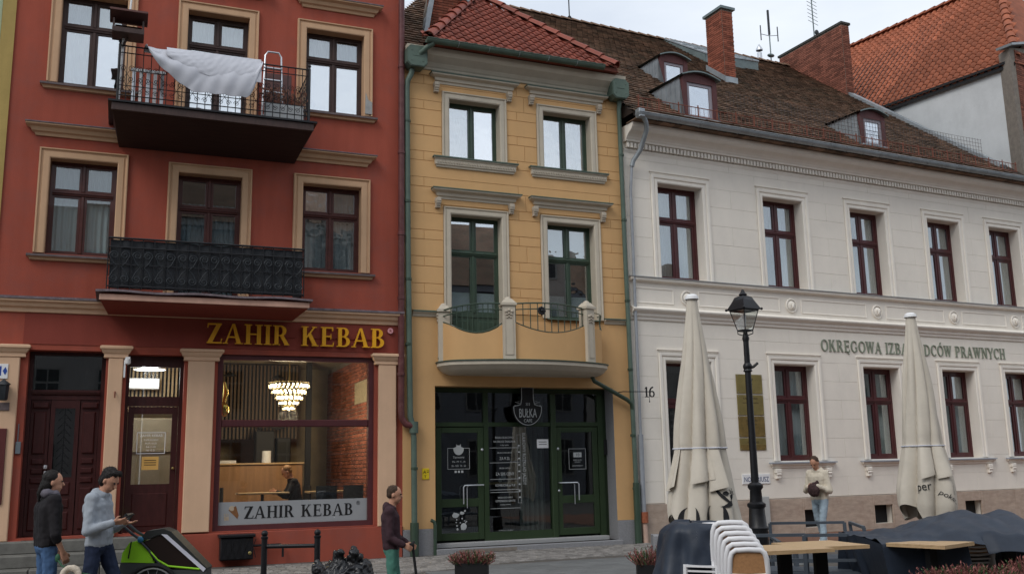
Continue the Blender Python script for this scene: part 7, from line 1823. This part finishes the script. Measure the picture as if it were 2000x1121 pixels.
# the dog
t = thing('dog', 'cream dog with a curled tail standing between the woman and the man', 'dog', None, (-4.52, 10.75, 0), None, R(2))
bd_ = [('e', (.22, 0, .42), .19, .12, .14), ('e', (0, 0, .43), .22, .105, .115), ('e', (-.18, 0, .44), .14, .105, .12), ((.32, 0, .44), (.45, 0, .42), .085, .07), ('e', (.50, 0, .40), .085, .07, .07), ((.54, 0, .38), (.63, 0, .33), .045, .028),
       ((.47, .045, .46), (.45, .055, .50), .025, .010), ((.47, -.045, .46), (.45, -.055, .50), .025, .010)]
for s in (-1, 1):
    bd_ += [((.28, s * .07, .36), (.27, s * .075, .19), .045, .028), ((.27, s * .075, .19), (.28, s * .075, .035), .026, .022), ((.28, s * .075, .025), (.32, s * .075, .02), .026, .022),
            ((-.22, s * .07, .40), (-.17, s * .08, .26), .07, .04), ((-.17, s * .08, .26), (-.29, s * .08, .16), .035, .024), ((-.29, s * .08, .16), (-.27, s * .08, .03), .024, .022), ((-.27, s * .08, .022), (-.23, s * .08, .02), .026, .022)]
inst('body', blob('body', bd_, .012, fur, 2, .01, 14), t)
tl_ = [Vector((-.27 + .0, 0, .50))]; cxx, czz = -.27, .56
seg = [Vector((cxx + .085 * math.cos(R(a)), .0, czz + .085 * math.sin(R(a)))) for a in range(250, -60, -25)]
inst('tail', blob('tail', [((-.27, 0, .47), seg[0], .035, .042)] + [(seg[i], seg[i + 1], .042 - .001 * i, .042 - .001 * i) for i in range(len(seg) - 1)], .012, M('tail_fur', (.60, .52, .42), .95, .15, 30, .8, 120), 1, .008, 20), t)
e = MB(); e.ball((.645, 0, .335), .014); e.ball((.565, .035, .42), .010); e.ball((.565, -.035, .42), .010); part('nose_and_eyes', e, blk, t)
part('collar', MB().tube([(.37, .085 * math.cos(a * .4), .435 + .085 * math.sin(a * .4)) for a in range(17)], .012, 6), limeg, t)
lone('leash', MB().tube([(-5.01, 10.86, .74), (-4.94, 10.84, .66), (-4.80, 10.82, .60), (-4.5, 10.8, .54), (-4.15, 10.76, .52)], .010, 6).ball((-5.0, 10.86, .74), .028, .02, .045), M('green_strap', (.03, .10, .05), .6), 'dark green dog leash running from the woman\'s hand to the dog', 'leash')
# child trailer / stroller ----------------------------------------
t = thing('stroller', 'lime green and black child trailer pushed as a stroller by the man', 'stroller', None, (-4.0, 11.6, 0), None, R(7))
def Q(px, py): return (-4.55 + (px - 250) * .00613 + 4.0, 1.6 - (py - 928) / 163)
dk = M('stroller_black', (.02, .022, .022), .55, .15, 10, .2, 120); gf = M('stroller_grey', (.055, .06, .06), .7, .1, 10, .2, 120)
hy = .17
side_low = [Q(252, 1086), Q(250, 1100), Q(262, 1132), Q(300, 1150), Q(380, 1148), Q(407, 1118), Q(406, 1104), Q(390, 1102), Q(345, 1101), Q(310, 1089)]
part('lower_body', MB().poly(list(reversed(side_low)), -hy, hy), gf, t)
gp = [Q(252, 1085), Q(254, 1068), Q(266, 1050), Q(284, 1046), Q(296, 1058), Q(312, 1088)]
part('rear_panel', MB().poly(list(reversed(gp)), -hy + .01, hy - .01), limeg, t)
wp = [Q(290, 1050), Q(318, 1038), Q(332, 1040), Q(398, 1101), Q(345, 1099), Q(316, 1084)]
part('side_window', MB().poly(list(reversed(wp)), -hy + .02, hy - .02), M('smoked_film', (.02, .012, .010), .15, .1, 5), t)
rp = [Q(284, 1044), Q(296, 1030), Q(325, 1026), Q(340, 1032), Q(408, 1100), Q(405, 1108), Q(332, 1041), Q(318, 1037), Q(296, 1046)]
part('roof_edge', MB().poly(list(reversed(rp)), -hy + .005, hy - .005), dk, t)
yf = -hy - .006
def strip(name, pts, r, mat, y_=yf): part(name, MB().tube([(a, y_, b) for a, b in pts], r, 6), mat, t)
strip('green_piping', [Q(290, 1052), Q(300, 1062), Q(318, 1082), Q(338, 1094), Q(395, 1101)], .012, limeg)
part('reflective_stripe', MB().poly([Q(402, 1106), Q(406, 1101), Q(333, 1037), Q(323, 1036)], -hy - .010, -hy + .02), M('reflector', (.62, .62, .70), .3), t)
strip('frame_tube', [Q(284, 1046), Q(300, 1062), Q(322, 1090)], .014, ironb)
strip('frame_tube', [Q(262, 1132), Q(330, 1128), Q(407, 1118)], .014, alu)
hb = MB(); hx = [Q(256, 1000), Q(249, 1010), Q(252, 1020), Q(268, 1034), Q(286, 1045)]
hb.tube([(hx[4][0], -hy, hx[4][1])] + [(a, -hy + .04, b) for a, b in reversed(hx[:4])] + [(a, hy - .04, b) for a, b in hx[:4]] + [(hx[4][0], hy, hx[4][1])], .017, 8); part('push_handle', hb, ironb, t)
part('hinge', MB().ball((hx[4][0], -hy - .01, hx[4][1]), .035, .02, .035), M('hinge_blue', (.02, .12, .22), .4), t)
part('strap', MB().bar((Q(270, 1048)[0], -hy - .012, Q(270, 1048)[1]), (Q(266, 1078)[0], -hy - .012, Q(266, 1078)[1]), .012, .008), blk, t)
for y_ in (-hy - .05, hy + .05):
    c = (Q(312, 1121)[0], y_, .315)
    w = part('wheel', MB().tube([(c[0] + .285 * math.cos(a * PI / 16), y_, c[2] + .285 * math.sin(a * PI / 16)) for a in range(33)], .026, 8), blk, t)
    part('rim', MB().tube([(c[0] + .252 * math.cos(a * PI / 16), y_, c[2] + .252 * math.sin(a * PI / 16)) for a in range(33)], .012, 6), alu, w)
    sp_ = MB()
    for a in range(14): sp_.tube([c, (c[0] + .25 * math.cos(a * PI / 7), y_, c[2] + .25 * math.sin(a * PI / 7))], .003, 4)
    part('spokes', sp_, alu, w, kind='stuff'); part('hub', MB().ball(c, .035, .04, .035), ironb, w)
fx = Q(398, 1121)[0]
part('front_wheel', MB().tube([(fx + .085 * math.cos(a * PI / 10), 0, .095 + .085 * math.sin(a * PI / 10)) for a in range(21)], .02, 8), blk, t)
part('front_fork', MB().tube([(fx, .05, .095), (fx - .02, .05, .35)], .014, 6), ironb, t)
# the boy with the scooter
P = dict(std, chest=(-.02, 0, 1.26), neck=(.0, 0, 1.44), head=(.04, 0, 1.60), look=(1, -.08, -.08), elbr=(-.01, -.22, 1.02), wrir=(.18, -.20, .93), elbl=(.04, .22, 1.03), wril=(.22, .06, .93), hdr=(.8, .1, -.45), hnr=(0, 1, -.3), curlr=.8, hdl=(.8, 0, -.4), curll=.8,
         knel=(.05, .085, .50), ankl=(.02, .09, .09), kner=(.03, -.085, .50), ankr=(.0, -.09, .09))
boy = person('boy in a plum hooded jacket and green trousers holding a scooter', (-1.45, 11.5, 0), R(4), .825, P, hoodp, teal, hairt, 'short', 'long', True, blk)
t = thing('kick_scooter', 'black and red kick scooter held by the boy', 'scooter', None, (-1.22, 11.42, 0))
part('stem', MB().tube([(.02, 0, .78), (.10, 0, .12)], .016, 8), blk, t); part('lower_stem', MB().tube([(.085, 0, .26), (.105, 0, .09)], .022, 8), M('scooter_red', (.40, .02, .03), .4), t)
part('handlebar', MB().tube([(.02, -.17, .78), (.02, .17, .78)], .014, 8), blk, t); part('deck', MB().cbox(-.42, .06, -.055, .055, .065, .09, .01), blk, t)
for x in (.12, -.46): part('wheel', MB().tube([(x + .045 * math.cos(a * PI / 8), 0, .055 + .045 * math.sin(a * PI / 8)) for a in range(17)], .012, 8), plasw, t)
# the young man by the white wall
P = dict(std, chest=(.02, 0, 1.26), neck=(.04, 0, 1.44), head=(.10, 0, 1.58), look=(1, .05, -.75), elbl=(.05, .25, 1.04), elbr=(.05, -.25, 1.04), wril=(.27, .08, 1.14), wrir=(.27, -.08, 1.12), hdl=(.7, -.5, .1), hdr=(.7, .5, .1), curll=.6, curlr=.6,
         knel=(.12, .10, .50), ankl=(.22, .12, .09), kner=(-.06, -.10, .50), ankr=(-.26, -.10, .12))
yng = person('young man in a cream hooded sweatshirt and light jeans walking along the white wall', (6.0, 19.6, 0), R(226), 1.0, P, hoodc, deniml, hairt, 'short', 'long', True, white)
lone('phone', MB().obox((0, 0, 0), (.03, .05, .02), (.03, -.02, 0), (0, 0, .006)), blk, 'dark phone in the hands of the young man in cream', 'phone', None, (5.78, 19.38, 1.17))
blob_thing('dark_bag', blob('dark_bag', [('e', (0, 0, 0), .12, .09, .13), ((-.05, 0, .08), (.08, .02, .14), .05, .04)], .012, M('bag_brown', (.05, .028, .028), .9, .4, 20, .5, 60), 1, .02, 14), 'small dark bag hanging at the chest of the young man in cream', 'bag', (5.83, 19.36, 1.06))
# the diner behind the shop window
P = dict(hip=(0, 0, .50), chest=(.05, 0, .84), neck=(.10, 0, 1.02), head=(.18, 0, 1.15), look=(1, 0, -.6), elbl=(.20, .22, .68), elbr=(.20, -.22, .68), wril=(.38, .10, .78), wrir=(.38, -.10, .78), hdl=(1, -.3, 0), hdr=(1, .3, 0),
         knel=(.42, .12, .50), kner=(.42, -.12, .50), ankl=(.40, .12, .09), ankr=(.40, -.12, .09))
din = person('seated diner in a dark jacket bent over the table behind the shop window', (-1.78, 1.45, .46), R(178), 1.0, P, blkj, denimd, M('fair_hair', (.22, .12, .06), .7, .2, 60), 'short', 'long', False, blk, f='A')
bpy.data.scenes.remove(TMP)
